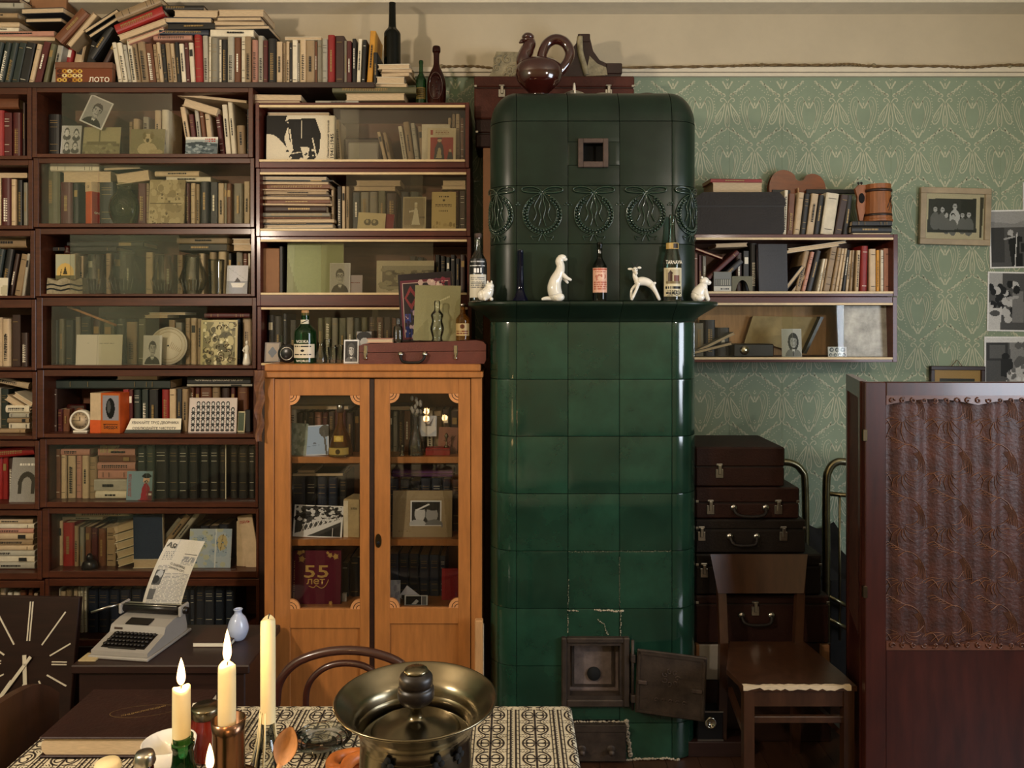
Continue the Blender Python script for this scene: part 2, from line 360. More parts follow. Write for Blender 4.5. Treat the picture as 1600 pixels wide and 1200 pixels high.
floor = slab('floor', XL-.1, YB-.1, -.06, XR+.1, WALL+.1, -.004, 'floor_dark')
pm = MB().box(0, 0, -.02, .128, 2.0, 0); pme = None
for i in range(50):
    for j in range(2):
        x = XL + i*.13; y = WALL-2.02*(j+1)+(.5 if i % 2 else 0)*0
        if pme is None: pb = pm.build('plank', 'floor_wood', floor, (x, y, 0)); pme = pb.data
        else: link('plank', pme, floor, (x, y, 0))
# plaster frieze above the paper, picture rail and ceiling cornice
zr0, zr1 = sz(121, WALL), sz(108, WALL)
fr = struct(MB().box(XL, WALL-.006, zr1, XR, WALL+.0, ZC).build('trim_1', 'wall_cream'))
rail = MB().box(XL, WALL-.02, zr0, XR, WALL-.0, zr0+.016).box(XL, WALL-.032, zr0+.018, XR, WALL, zr1)
struct(rail.build('trim_2', 'wall_white'))
zc0 = sz(23, WALL)
struct(MB().prism([(WALL-.006, zc0), (WALL-.135, zc0+.005), (WALL-.135, zc0+.02), (WALL-.15, zc0+.022), (WALL-.19, ZC), (WALL-.006, ZC)], XL, XR, ax='x').build('trim_3', 'wall_white'))
struct(MB().box(XL, WALL-.018, 0, XR, WALL, .13).build('baseboard_back', 'dark_wood'))
# twisted cable along the picture rail
cb = E('twisted_cable', 'brown twisted cable on insulators running along the white picture rail', 'cable', (0, WALL-.03, 0))
mb = MB(); pts = [(690, 105), (740, 104), (800, 108), (1000, 106), (1130, 104), (1190, 102), (1290, 102), (1330, 101), (1365, 104), (1470, 104), (1515, 106), (1580, 102), (1680, 104)]
pts = spline(pts, 14)
for ph in (0, math.pi):
    mb.tube([(sx(x, WALL-.03)+0, -.004+.004*math.cos(i*1.1+ph), sz(y, WALL-.03)+.0035*math.sin(i*1.1+ph)) for i, (x, y) in enumerate(pts)], .0042, 5)
mb.build('cord', 'rope', cb)
for x, y in ((1190, 102), (1365, 103), (1577, 103), (690, 104)):
    MB().lathe([(.0, .0), (.011, 0), (.013, .012), (.008, .016), (.013, .02), (.011, .03), (0, .031)], 10, ax='y').build('insulator', 'stone', cb, (sx(x, WALL-.03), -.006, sz(y, WALL-.03)))
# wallpaper print: ogee garlands, trios of drops, paisley feathers (embossed ink on the paper)
def motif():
    S = []
    def drop(cx, cy, ang, L, w, n=14):
        p = []
        for i in range(n):
            t = 2*math.pi*i/n; yy = math.cos(t)*L/2; ww = w*(.55-.45*math.cos(t))*math.sin(t)
            c, s = math.cos(ang), math.sin(ang); p.append((cx+ww*c-yy*s, cy+ww*s+yy*c))
        return p
    S += [(drop(0, -3, 0, 38, 5.6), 1.5, True), (drop(0, -9, 0, 14, 1.8, 8), .8, True)]
    pais = spline([(34, -30), (29, -18), (24, -4), (22, 10), (25, 22), (31, 26), (35, 20), (33, 11), (31, 0), (33, -12), (37, -24)], 3)
    inn = spline([(33, -22), (29, -8), (26, 6), (28, 18), (31, 20)], 3); inn2 = spline([(33, -14), (30, 0), (29, 12)], 3)
    for q in (-1, 1):
        S += [(drop(q*10.5, 0, q*.40, 36, 7), 1.6, True), (drop(q*12.5, -4, q*.40, 17, 3.0, 8), .8, True)]
        S += [([(q*a, b) for a, b in spline([(1, 17), (4, 22), (9, 24), (11, 20), (8, 18.5)], 3)], 1.5, False)]
        S += [([(q*a, b) for a, b in spline([(1, -21), (3, -26), (8, -27.5), (9.5, -24), (7, -22.5)], 3)], 1.5, False)]
        g = []
        for i in range(29):
            t = i/28; g.append((q*(8+26*t), -27-20*t+2.6*abs(math.sin(t*math.pi*5))))
        S += [(g, 1.9, False), ([(a, b-2.6) for a, b in g], .7, False)]
        S += [([(q*a, b) for a, b in spline([(34, -47), (37, -45.5), (39, -49), (36, -51)], 3)], 1.5, False)]
        S += [([(q*a, b) for a, b in pais], 1.0, False), ([(q*a, b) for a, b in inn], .8, False), ([(q*a, b) for a, b in inn2], .7, False)]
        for k in range(12):
            t = k/11; x, y = 20.5-2*math.sin(t*3.1)+9*max(0, t-.6), 24-50*t; S += [([(q*x, y), (q*(x+1.3), y-.9)], 1.4, False)]
        for k in range(5): S += [([(q*(15+k*1.6), -30-k*4.2), (q*(16.2+k*1.6), -31-k*4.2)], 1.4, False), ([(q*(4+k*3.6), -34-k*3), (q*(5.2+k*3.6), -34.8-k*3)], 1.3, False)]
        for k in range(4): S += [([(q*(5+k*4), 29+2*math.sin(k*1.3)), (q*(6.2+k*4), 29.8+2*math.sin(k*1.3))], 1.5, False)]
    for cy in (15, -31):
        for k in range(3):
            for q in (-1, 1): S += [([(42.5+q*(1.0+k*2.3), cy-7+k*4.0), (42.5+q*(2.2+k*2.4), cy-4.6+k*4.0), (42.5+q*(2.6+k*2.5), cy-3+k*4.0)], 2.5, False)]
        S += [([(42.5, cy-2.5), (42.5, cy+2)], 2.2, False), ([(40.2, cy+8.5), (42.5, cy+6), (44.8, cy+8.5)], 1.3, False), ([(42.5, cy+9.5), (42.5, cy+11.5)], 1.8, False)]
    return S
mo = motif(); k = WALL/F; wp = MB()
for r in range(-1, 12):
    for c in range(-2, 13):
        cx = 1434 + 85.0*(c-7) + (42.5 if r % 2 else 0); cy = 407 + 76.5*(r-4)
        if cx < 640 or cx > 1680 or cy > 960: continue
        for p, w, cl in mo:
            if cy-max(b for a, b in p) < 122.5: continue
            wp.ribbon([(sx(cx+a, WALL), sz(cy-b, WALL)) for a, b in p], w*k, WALL-.0008, cl)
wpo = wp.build('wallpaper_print', 'wallpaper_ink', wall_back); wpo['kind'] = 'stuff'
for px in (1140, 1222, 1392, 1563): MB().box(sx(px, WALL), WALL-.0012, 0, sx(px, WALL)+.0015, WALL, zr0).build('paper_seam', 'wallpaper', wall_back)

# ---------------------------------------------------------------- the tiled stove
SX0, SX1, SYF, SYB, SR = sx(766, 3.1), sx(1085, 3.1), 3.0, 3.46, .105
LS = SYB-SYF-SR; LA = SR*math.pi/2; LF = SX1-SX0-2*SR; STOT = 2*LS+2*LA+LF
def outline(s):          # point and outward normal at arc length s, from back left round the front to back right
    if s < LS: return (SX0, SYB-s), (-1, 0)
    s -= LS
    if s < LA: a = s/SR; return (SX0+SR-SR*math.cos(a), SYF+SR-SR*math.sin(a)), (-math.cos(a), -math.sin(a))
    s -= LA
    if s < LF: return (SX0+SR+s, SYF), (0, -1)
    s -= LF
    if s < LA: a = s/SR; return (SX1-SR+SR*math.sin(a), SYF+SR-SR*math.cos(a)), (math.sin(a), -math.cos(a))
    s -= LA; return (SX1, SYF+SR+s), (1, 0)
def onst(s, z, off=0):
    (x, y), (nx, ny) = outline(s); return (x+nx*off-STX, y+ny*off-STY, z)
STX, STY = (SX0+SX1)/2, SYF+.2
stove = E('tiled_stove', 'tall dark green glazed tile stove with rounded corners and cornice', 'stove', (STX, STY, 0))
zs = lambda py: sz(py, 3.0)
core = MB(); n = 48; zz = [0.0, zs(190)]
core.grid(lambda u, v: onst(u*STOT, v*zs(188), -.078), n, 1, 0); core.build('core', 'grout', stove)
fx = lambda px: LS+LA+(sx(px, 3.0)-(SX0+SR))          # arc length of a pixel column on the front face
CUT = [0, LS, fx(807), fx(887.5), fx(968), fx(1050), LS+2*LA+LF, STOT]
def tile(s0, s1, z0, z1, m='tile', prof=None, name='tile', g=.0012):
    s0 += g; s1 -= g; z0 += g; z1 -= g; nu = 2 if s0 > LS+LA-.02 and s1 < LS+LA+LF+.02 else 9
    mb = MB(); us = [0, .02]+[(i+1)/(nu+1) for i in range(nu)]+[.98, 1]
    vv = prof or [(0, 0), (.02, .0), (.25, 0), (.75, 0), (.98, .0), (1, 0)]
    P = []
    for j, (v, off) in enumerate(vv):
        for i, u in enumerate(us):
            e = -.0006 if (i in (0, len(us)-1) or (prof is None and j in (0, len(vv)-1))) else 0
            P.append(onst(s0+(s1-s0)*u, z0+(z1-z0)*v, off+e))
    W = len(us); fs = [(j*W+i, j*W+i+1, (j+1)*W+i+1, (j+1)*W+i) for j in range(len(vv)-1) for i in range(W-1)]
    mb.add(P, fs, 0, True)
    rim = []                                  # short return edges into the joint
    edge = [i for i in range(W)]+[j*W+W-1 for j in range(1, len(vv))]+[(len(vv)-1)*W+i for i in range(W-2, -1, -1)]+[j*W for j in range(len(vv)-2, 0, -1)]
    c = [(onst(s0+(s1-s0)*us[i % W], z0+(z1-z0)*vv[i//W][0], vv[i//W][1]-.012)) for i in edge]
    b = len(edge); mb.add([P[i] for i in edge]+c, [((i+1) % b, i, b+i, b+(i+1) % b) for i in range(b)], 0)
    return mb.build(name, m, stove)
rows = [(1186, 1130), (1130, 1040.5), (1040.5, 951), (951, 861), (861, 771.5), (771.5, 682), (682, 593), (593, 503)]
for ri, (a, b) in enumerate(rows):
    for i in range(7):
        if i == 3 and ri in (0, 1, 2): continue                     # fire doors sit here
        if i == 4 and ri == 1: tile(CUT[i], CUT[i+1], zs(a), zs(b)); continue
        tile(CUT[i], CUT[i+1], zs(a), zs(b))
tile(CUT[3], CUT[4], zs(995), zs(951)); tile(CUT[3], CUT[4], zs(1125), zs(1101))
for a, b, m in ((470, 381, 'tile_dark'), (381, 290, 'tile_dark'), (290, 189, 'tile_dark')):
    for i in range(7):
        if a == 290 and i == 3:
            s0, s1 = CUT[3], CUT[4]; h0, h1 = fx(908), fx(946)
            tile(s0, s1, zs(290), zs(258), m); tile(s0, s1, zs(222), zs(189), m); tile(s0, h0, zs(258), zs(222), m, g=0); tile(h1, s1, zs(258), zs(222), m, g=0); continue
        tile(CUT[i], CUT[i+1], zs(a), zs(b), m)
cap = [(1-math.cos(t*math.pi/2), math.sin(t*math.pi/2)) for t in [i/8 for i in range(9)]]
for i in range(7):
    tile(CUT[i], CUT[i+1], zs(189), zs(189)+.135, 'tile_dark', [(h, -.1*o) for o, h in cap], 'cap_tile')
MB().grid(lambda u, v: (SX0+.1+(SX1-SX0-.2)*u-STX, SYF+.1+(SYB-SYF-.1)*v-STY, zs(189)+.1335), 4, 2, 0, False).build('stove_top', 'tile_dark', stove)
MB().box(SX0-STX+.01, SYB-STY-.01, 0, SX1-STX-.01, SYB-STY, zs(189)+.13).build('stove_back', 'grout', stove)
cz0, cz1 = zs(503), sz(470, 2.92)
cp = [(0, .0), (.12, .004), (.2, .012), (.4, .035), (.6, .062), (.74, .08), (.8, .088), (.95, .09), (1, .084), (1.001, -.012)]
for i in range(7): tile(CUT[i], CUT[i+1], cz0, cz1, 'tile_dark', cp, 'cornice_tile', .0008)
# wreaths in relief on the frieze tiles
def wreath(sc, zc, sq=1.0):
    mb = MB(); K = .0025
    def M(u, v, o=.0055): return onst(sc+u*K*sq, zc+v*K, o)
    def st(p, r, n=4, sub=5): mb.tube([M(*q) for q in spline(p, sub)], r, n)
    for q in (-1, 1):
        st([(0, 34), (q*8, 40), (q*20, 42), (q*31, 40), (q*30, 35), (q*18, 33), (q*3, 33)], .0034)
        st([(q*2, 34), (q*10, 37), (q*22, 38)], .0016)
        st([(q*1, 33), (q*6, 24), (q*12, 12), (q*9, 0), (q*14, -12)], .0024); st([(q*1, 33), (q*2, 20), (q*5, 8), (q*2, -6), (q*6, -20)], .0024)
        st([(q*2, 32), (q*13, 27), (q*22, 20), (q*27, 10)], .0024)
        st([(q*3, -31), (q*9, -36), (q*17, -35), (q*14, -41)], .002); st([(q*1, -32), (q*4, -38), (q*6, -43)], .002)
    mb.ball(M(0, 34, .004), .006, 8)
    for rr, r in ((30.5, .0018), (22.5, .0014)):
        mb.tube([M(rr*math.cos(a), -1+rr*1.02*math.sin(a)) for a in [math.radians(125+290*i/36) for i in range(37)]], r, 4)
    for i in range(30):
        a = math.radians(122+296*i/29)
        for k, rr in enumerate((24.5, 28.5)):
            b = a+(.06 if k else 0); d = .55 if k else -.4
            c0 = (rr*math.cos(b), -1+rr*1.02*math.sin(b)); t = (-math.sin(b+d), math.cos(b+d))
            mb.tube([M(c0[0]-t[0]*2.6, c0[1]-t[1]*2.6, .002), M(c0[0], c0[1], .007), M(c0[0]+t[0]*2.6, c0[1]+t[1]*2.6, .002)], [.0015, .0044, .0012], 5)
    for q in (-1, 1):                       # leaf chain to the next wreath
        for k in range(3): mb.ball(M(q*(35+k*2.4), 14+(k % 2)*3, .003), .0035, 6)
    return mb.build('wreath_relief', 'tile_relief', stove)
for i in range(1, 6): wreath((CUT[i]+CUT[i+1])/2, zs(334), 1.0 if 1 < i < 5 else .92)
# vent, fire doors
Y0 = SYF-STY; lx = lambda px: sx(px, 3.0)-STX
v = MB(); 
for a, b, c, d in ((903, 217, 911, 262), (942, 217, 950, 262), (911, 217, 942, 224), (911, 253, 942, 262)): v.bbox(lx(a), Y0-.012, zs(d), lx(c), Y0+.004, zs(b), .002)
vent = v.build('vent_frame', 'iron_rust', stove)
MB().box(lx(909), Y0+.05, zs(260), lx(946), Y0+.055, zs(220)).build('vent_throat', 'soot_shade', stove)
fd = MB()
for a, b, c, d in ((877, 994, 885, 1101), (973, 994, 983, 1101), (885, 994, 973, 1002), (885, 1090, 973, 1101)): fd.bbox(lx(a), Y0-.022, zs(d), lx(c), Y0+.01, zs(b), .004)
for a, b, c, d in ((885, 1002, 890, 1090), (968, 1002, 973, 1090), (890, 1002, 968, 1007), (890, 1085, 968, 1090)): fd.box(lx(a), Y0-.012, zs(d), lx(c), Y0+.03, zs(b))
fo = fd.build('fire_door_frame', 'iron', stove)
MB().box(lx(889), Y0+.055, zs(1088), lx(969), Y0+.06, zs(1004)).box(lx(889), Y0-.0, zs(1090), lx(969), Y0+.055, zs(1087)).build('inner_plate', 'iron_pale', fo)
ipf = MB()
for a, b, c, d in ((895, 1010, 899, 1082), (958, 1010, 962, 1082), (899, 1010, 958, 1013), (899, 1079, 958, 1082)): ipf.box(lx(a), Y0+.048, zs(d), lx(c), Y0+.056, zs(b))
ipf.build('plate_moulding', 'iron', fo)
MB().lathe([(0, 0), (.026, 0), (.027, .008), (.024, .012), (.0, .012)], 20, ax='y', m=0).build('draught_hole', 'soot_shade', fo, (lx(930), Y0+.046, zs(1062)))
dr = MB(); DW = .262; DH = zs(1008)-zs(1106)
dr.bbox(0, -.006, 0, DW, .006, DH, .003)
for a, b, c, d in ((.006, .006, DW-.006, .016), (.006, DH-.016, DW-.006, DH-.006), (.006, .006, .014, DH-.006), (DW-.014, .006, DW-.006, DH-.006)): dr.box(a, -.010, b, c, -.005, d)
door = dr.build('fire_door', 'iron', stove, (lx(990), Y0-.03, zs(1106)), (0, math.radians(2.2), math.radians(-12)))
orn = MB()
for i in range(7):
    a = i*2*math.pi/7; orn.tube([(DW/2+.024*math.cos(a)+.012*(1-t/9)*math.cos(a+t*.8), -.008, DH*.62+.024*math.sin(a)+.012*(1-t/9)*math.sin(a+t*.8)) for t in range(8)], .002, 4)
for i in range(5): orn.tube([(DW*(.3+.1*i)+.01*(1-t/8)*math.cos(t*.9), -.008, DH*.25+.01*(1-t/8)*math.sin(t*.9)) for t in range(7)], .0016, 4)
orn.bbox(DW*.03, -.014, DH*.47, DW*.16, -.006, DH*.53, .002).bbox(DW*.8, -.014, DH*.44, DW*.95, -.006, DH*.5, .002)
orn.build('cast_ornament', 'iron_rust', door, stuff=True)
hg = MB(); hg.tube([(lx(987), Y0-.025, zs(1104)), (lx(987), Y0-.025, zs(996))], .006, 8).bbox(lx(984), Y0-.035, zs(1030), lx(991), Y0-.01, zs(1018), .002).bbox(lx(984), Y0-.035, zs(1092), lx(991), Y0-.01, zs(1080), .002); hg.build('hinge', 'iron', stove)
ash = MB().bbox(lx(884), Y0-.03, zs(1184), lx(977), Y0+.02, zs(1128), .004).box(lx(884), Y0-.036, zs(1136), lx(977), Y0-.03, zs(1128)); ash = ash.build('ash_box', 'iron', stove)
for px in (908, 953): MB().lathe([(0, -.03), (.010, -.028), (.012, -.02), (.007, -.012), (.016, -.004), (.018, .0)], 14, ax='y').build('ash_knob', 'iron', ash, (lx(px), Y0-.031, zs(1165)))
pl = MB(); rg = random.Random(3)
def crumble(pts, r):
    for (x0, y0), (x1, y1) in zip(pts, pts[1:]):
        L = math.hypot(x1-x0, y1-y0); n = max(2, int(L/2.2))
        for i in range(n):
            t = i/n; q = r*(.5+rg.random()); pl.ball((lx(x0+(x1-x0)*t)+rg.uniform(-.002, .002), Y0-.002, zs(y0+(y1-y0)*t)+rg.uniform(-.002, .002)), (q, .004, q*.8), 6)
crumble([(887, 953), (905, 955)], .0035); crumble([(930, 953), (975, 955)], .004); crumble([(888, 960), (887, 990)], .0018); crumble([(934, 968), (944, 975), (950, 993)], .0025); crumble([(970, 955), (969, 995)], .002)
crumble([(884, 1127), (978, 1127)], .004); crumble([(979, 1127), (981, 1150), (985, 1182)], .008); crumble([(886, 1187), (985, 1187)], .005); crumble([(985, 1186), (1040, 1184), (1062, 1187)], .005); crumble([(888, 905), (888, 950)], .0012); crumble([(968, 870), (968, 950)], .0009); crumble([(888, 862), (1050, 861)], .0009)
pl.build('plaster_crumbs', 'plaster', stove, stuff=True)

# ---------------------------------------------------------------- shelves
def shelf(label, o, op, Yf, depth, panes=(), wood='shelf_wood', tracks=False, name='bookshelf_unit', group='stacked glazed bookshelf units', lip=None):
    """o, op: outer and opening rectangles (px at the front plane); panes: (x0, x1, material, slot)"""
    x0, y0, x1, y1 = o; a0, b0, a1, b1 = op; X = lambda p: sx(p, Yf); Z = lambda p: sz(p, Yf)
    ox, oz = X((x0+x1)/2), Z(y1); r = E(name, label, 'bookshelf', (ox, Yf, oz), group=group)
    x = lambda p: X(p)-ox; z = lambda p: Z(p)-oz
    MB().bbox(x(x0), 0, z(y1), x(a0), depth, z(y0), .0015).build('side_panel', [wood], r); MB().bbox(x(a1), 0, z(y1), x(x1), depth, z(y0), .0015).build('side_panel', wood, r)
    MB().bbox(x(a0), 0.002, z(b0), x(a1), depth, z(y0), .0015).build('top_panel', wood, r); MB().bbox(x(a0), 0.002, z(y1), x(a1), depth, z(b1), .0015).build('bottom_panel', wood, r)
    MB().box(x(a0), depth-.006, z(b1), x(a1), depth, z(b0)).build('back_panel', 'shelf_inner', r)
    if tracks:
        for yy in (b0, b1): MB().bbox(x(a0)+.001, -.003, z(yy)-.005, x(a1)-.001, .012, z(yy)+.005, .001).build('glass_track', 'track', r)
    for (p0, p1, m, slot) in panes:
        MB().box(x(p0), .012+.010*slot, z(b1)+.001, x(p1), .015+.010*slot, z(b0)-.001).build('glass_pane', m, r)
    return Z(b1)+(.005 if tracks else 0)
YF = 3.42
R1 = [((50,137,395,246),(57,144,388,240)), ((52,247,397,355),(60,255,391,349)), ((55,357,398,463),(63,366,392,459)), ((57,465,400,576),(66,478,394,571)),
      ((58,578,402,684),(68,588,396,678)), ((62,686,403,793),(72,695,399,785)), ((66,795,404,903),(76,803,400,893)), ((70,905,405,1010),(76,916,400,1000))]
P1 = [[(94,267,'pane_veil',0)], [(60,150,'pane',0),(150,391,'pane',1)], [(107,278,'pane_veil',0),(183,355,'pane',1)], [(78,247,'pane_veil',0),(150,320,'pane',1)],
      [], [(72,240,'pane',0),(225,399,'pane',1)], [(76,205,'pane',0),(180,365,'pane',1)], [(76,240,'pane',0),(230,365,'pane',1)]]
TH = ['top', 'second', 'third', 'fourth', 'fifth', 'sixth', 'seventh', 'eighth']
ZB = {}
for i, ((o, op), pn) in enumerate(zip(R1, P1)):
    ZB['a', i] = shelf(f'dark wood glazed bookshelf unit, {TH[i]} from the top of the middle-left stack', o, op, YF, .31, pn)
    dy = 3; o0 = (-330, o[1]+(0 if i == 0 else dy), o[0]-1, o[3]+dy); p0 = (-323, op[1]+dy, o[0]-8, op[3]+dy)
    ZB['z', i] = shelf(f'dark wood bookshelf unit cut off by the left edge, {TH[i]} from the top', o0, p0, YF, .31, [(-323, -20, 'pane', 0)])
MB()
for i, (x0, x1) in enumerate(((-330, 69), (70, 405))):
    b = MB().bbox(sx(x0, YF), 0, 0, sx(x1, YF), .31, sz(1013 if i == 0 else 1010, YF)-.0, .003)
    tag(b.build('bookcase_plinth', 'dark_wood', None, (0, YF, 0)), ['dark wood plinth under the leftmost bookshelf stack', 'dark wood plinth under the bookshelf stack behind the typewriter'][i], 'plinth')
for i, (x0, x1) in enumerate(((-330, 62), (72, 398))):
    pass
R2 = [((399,160,733,262),(405,166,727,251)), ((400,263,735,369),(406,271,729,359)), ((401,370,736,478),(407,376,730,459)), ((402,479,737,578),(408,482,731,569))]
P2 = [[(530,727,'pane_veil',1),(520,560,'pane',0)], [(540,660,'pane_veil',0),(640,729,'pane',1)], [(448,537,'pane',0),(500,676,'pane_veil',1)], [(420,590,'pane',0),(580,731,'pane_veil',1)]]
for i, ((o, op), pn) in enumerate(zip(R2, P2)):
    ZB['b', i] = shelf(f'reddish bookshelf unit with cream glass tracks above the wooden cabinet, {TH[i]} from top', o, op, YF, .31, pn, 'shelf_wood_red', True)
tag(MB().bbox(sx(402, YF), 0, 0, sx(737, YF), .3, sz(578, YF), .003).build('rear_bookcase', 'dark_wood', None, (0, YF+.005, 0)), 'dark base of the bookshelves hidden behind the wooden cabinet', 'bookcase')
# top board
ZT = sz(128, YF)
tag(MB().bbox(sx(-330, YF), 0, sz(137, YF)+.0005, sx(585, YF), .31, ZT, .002).build('top_board', 'dark_wood', None, (0, YF, 0)), 'long dark board on top of the bookshelves carrying the upper row of books', 'board')
YR = 3.50
ZB['r', 0] = shelf('upper wall shelf beside the stove with cream glass tracks, filled with leaning books', (1070,366,1403,463), (1076,373,1396,457), YR, .245, [], 'shelf_wood_red', True, 'wall_shelf', None)
ZB['r', 1] = shelf('lower glazed wall shelf beside the stove with a mirror-like pane', (1070,464,1402,566), (1076,475,1395,560), YR, .245, [(1076,1240,'pane',0),(1225,1322,'pane',1)], 'shelf_wood_red', True, 'wall_shelf', None)
ZR = sz(366, YR)
# ---------------------------------------------------------------- books
def nth(i):
    w = ['first','second','third','fourth','fifth','sixth','seventh','eighth','ninth','tenth','eleventh','twelfth']
    return w[i] if i < 12 else f'{i+1}' + {1:'st',2:'nd',3:'rd'}.get((i+1) % 10 if (i+1) % 100 not in (11,12,13) else 0, 'th')
brg = random.Random(11)
def book_mesh(w, h, d, col, style=0):
    """spine at y=0 facing -y, x from 0 to w, standing; returns cover + page builders"""
    t = min(.0028, w*.14); b = min(.006, w*.18) if style != 1 else .0005
    out = [(0, d), (0, .003), (w*.12, -b*.55), (w*.3, -b*.92), (w*.5, -b), (w*.7, -b*.92), (w*.88, -b*.55), (w, .003), (w, d), (w-t, d), (w-t, .004), (t, .004), (t, d)]
    c = MB(); n = len(out)
    vs = [(x, y, 0) for x, y in out]+[(x, y, h) for x, y in out]
    fs = [(i, (i+1) % n, n+(i+1) % n, n+i) for i in range(n)]
    for s, e in ((0, 0), (n, 1)):
        cap = [(0, 1, 11, 12), (1, 2, 3, 4), (1, 4, 10, 11), (4, 7, 9+1, 10) if False else (4, 5, 6, 7), (4, 7, 10), (7, 8, 9, 10)]
        for q in cap: fs.append(tuple(s+k for k in (q if e else q[::-1])))
    c.add(vs, fs, 0)
    p = MB().box(t, .004, .003 if style != 1 else .0005, w-t, d-.003, h-.004 if style != 1 else h-.0005)
    return c, p
def spine_marks(c, w, h, rg, kind=None, m=1):
    """flat print on the spine: bands, a label block or a column of tiny lettering"""
    b = min(.006, w*.18)+.0004; k = kind if kind is not None else rg.choice((0, 1, 2, 2, 3, 3, 4)); x0, x1 = w*.2, w*.8
    if w < .006: return
    def rc(a, z0, e, z1): c.box(a, -b-.0003, z0, e, -b+.001, z1, m)
    if k == 0:
        for z in (.12, .86): rc(x0, h*z, x1, h*z+.002)
    elif k == 1:
        for z in (.15, .3, .7, .8, .85): rc(x0, h*z, x1, h*z+.0016)
    elif k == 2:
        z = h*rg.uniform(.25, .4); e = z+h*rg.uniform(.3, .45)
        while z < e: l = rg.uniform(.004, .014); rc(w*.38, z, w*.62, min(e, z+l)); z += l+.002
    elif k == 3:
        z = h*.12; e = h*rg.uniform(.5, .9)
        while z < e:
            l = rg.uniform(.003, .010); rc(w*.32, z, w*.5, min(e, z+l))
            if w > .014: rc(w*.56, z, w*.68, min(e, z+l*.7))
            z += l+.0025
    elif k == 4: rc(x0, h*.68, x1, h*.84)
def put_book(w, h, d, col, loc, rot, label, style=0, mk=None, group=None, ink=None, pg='pages_v', word='book'):
    c, p = book_mesh(w, h, d, col, style)
    spine_marks(c, w, h, brg, mk)
    ink = ink or ('ink' if col in 'wctpsy' else brg.choice(('ink_gold', 'ink_white', 'ink_gold')))
    if label is None: BACK.append((c, p, col, ink, Matrix.Translation(loc) @ Matrix.Rotation(rot[1], 4, 'Y'))); return None
    o = tag(c.build(word.replace(' ', '_'), ['book_'+col, ink], None, loc, rot), label, word, group)
    p.build('page_block', pg, o)
    return o
BACK = []
def row(place, Y, zb, data, d=.16, group=None, mk=None, style=None, word='book', back=False):
    """upright books: 'x0,x1,ytop,colour[,lean px]' with lean of the top to the right"""
    out = []
    for i, tok in enumerate(data.split()):
        a = tok.split(','); x0, x1, yt = map(float, a[:3]); col = a[3]; ln = float(a[4]) if len(a) > 4 else 0
        k = Y/F; w = (x1-x0)*k; H = sz(yt, Y)-zb; an = math.atan2(ln*k, H); h = H/math.cos(an)-abs(math.sin(an))*w; w *= math.cos(an); w -= .0008
        th = 'thick ' if w > .045 else ('slim ' if w < .016 else '')
        lab = f'{th}{BC[col][0]} {word}, {nth(i)} from left {place}'
        dep = d*brg.uniform(.88, 1.05); jit = brg.uniform(0, .012)
        X = sx(x0, Y)+.0004
        if an > 0: X = sx(x1, Y)-.0004
        # pivot at the lower corner the book leans over
        o = put_book(w, max(h, .03), dep, col, (X, Y+jit, zb+.0003), (0, an, 0), None if back else lab, (1 if brg.random() < .4 else 0) if style is None else style, mk, group, word=word)
        if back:
            if an > 0: q = BACK[-1]; BACK[-1] = q[:4]+(q[4] @ Matrix.Translation((-w, 0, 0)),)
        elif an > 0:
            for m in [o.data]+[ch.data for ch in o.children]: m.transform(Matrix.Translation((-w, 0, 0)))
        out.append(o)
    return out
def pile(place, Y, zb, data, d=.15, group=None, word='book'):
    """lying books, bottom first: 'x0,x1,thickness px,colour[,p|s[,turn deg]]' p = page edge faces the room, s = spine"""
    z = zb+.0004; k = Y/F
    for i, tok in enumerate(data.split()):
        a = tok.split(','); x0, x1, t = map(float, a[:3]); col = a[3]; side = a[4] if len(a) > 4 else 'p'; rz = math.radians(float(a[5])) if len(a) > 5 else 0
        L = (x1-x0)*k; w = max(t*k-.0006, .004)
        c, p = book_mesh(w, L, d, col, 1 if brg.random() < .5 else 0)
        if side == 's': spine_marks(c, w, L, brg)
        lab = f'{BC[col][0]} {word}, {nth(i)} from bottom {place}' if len(data.split()) > 1 else f'{BC[col][0]} {word} lying flat {place}'
        o = tag(c.build(word, ['book_'+col, 'ink' if col in 'wctpsy' else 'ink_gold']), lab, word, group); p.build('page_block', 'pages', o)
        # turn the standing book on its side: z axis -> x axis, x axis -> -z
        M = Matrix(((0, 0, 1, -L/2), (0, 1, 0, 0), (-1, 0, 0, w), (0, 0, 0, 1)))
        if side == 'p': M = Matrix.Translation((0, d, 0)) @ Matrix.Rotation(math.pi, 4, 'Z') @ M
        for m in [o.data]+[ch.data for ch in o.children]: m.transform(M)
        o.location = ((sx(x0, Y)+sx(x1, Y))/2, Y, z); o.rotation_euler = (0, 0, rz); z += w+.0006
    return z
def slant(px, py, ang, L, t, d, col, Y, label, side='p', name='book'):
    """one lying book tilted in the picture plane: centre px,py; length L px, thickness t px; ang degrees (up to the right)"""
    k = Y/F; c, p = book_mesh(t*k, L*k, d, col, 0)
    if side == 's': spine_marks(c, t*k, L*k, brg)
    o = tag(c.build(name, ['book_'+col, 'ink' if col in 'wctpsy' else 'ink_gold']), label, 'book'); p.build('page_block', 'pages', o)
    M = Matrix(((0, 0, 1, -L*k/2), (0, 1, 0, 0), (-1, 0, 0, t*k/2), (0, 0, 0, 1)))
    if side == 'p': M = Matrix.Translation((0, d, 0)) @ Matrix.Rotation(math.pi, 4, 'Z') @ M
    for m in [o.data]+[ch.data for ch in o.children]: m.transform(M)
    o.location = (sx(px, Y), Y, sz(py, Y)); o.rotation_euler = (0, -math.radians(ang), 0); return o
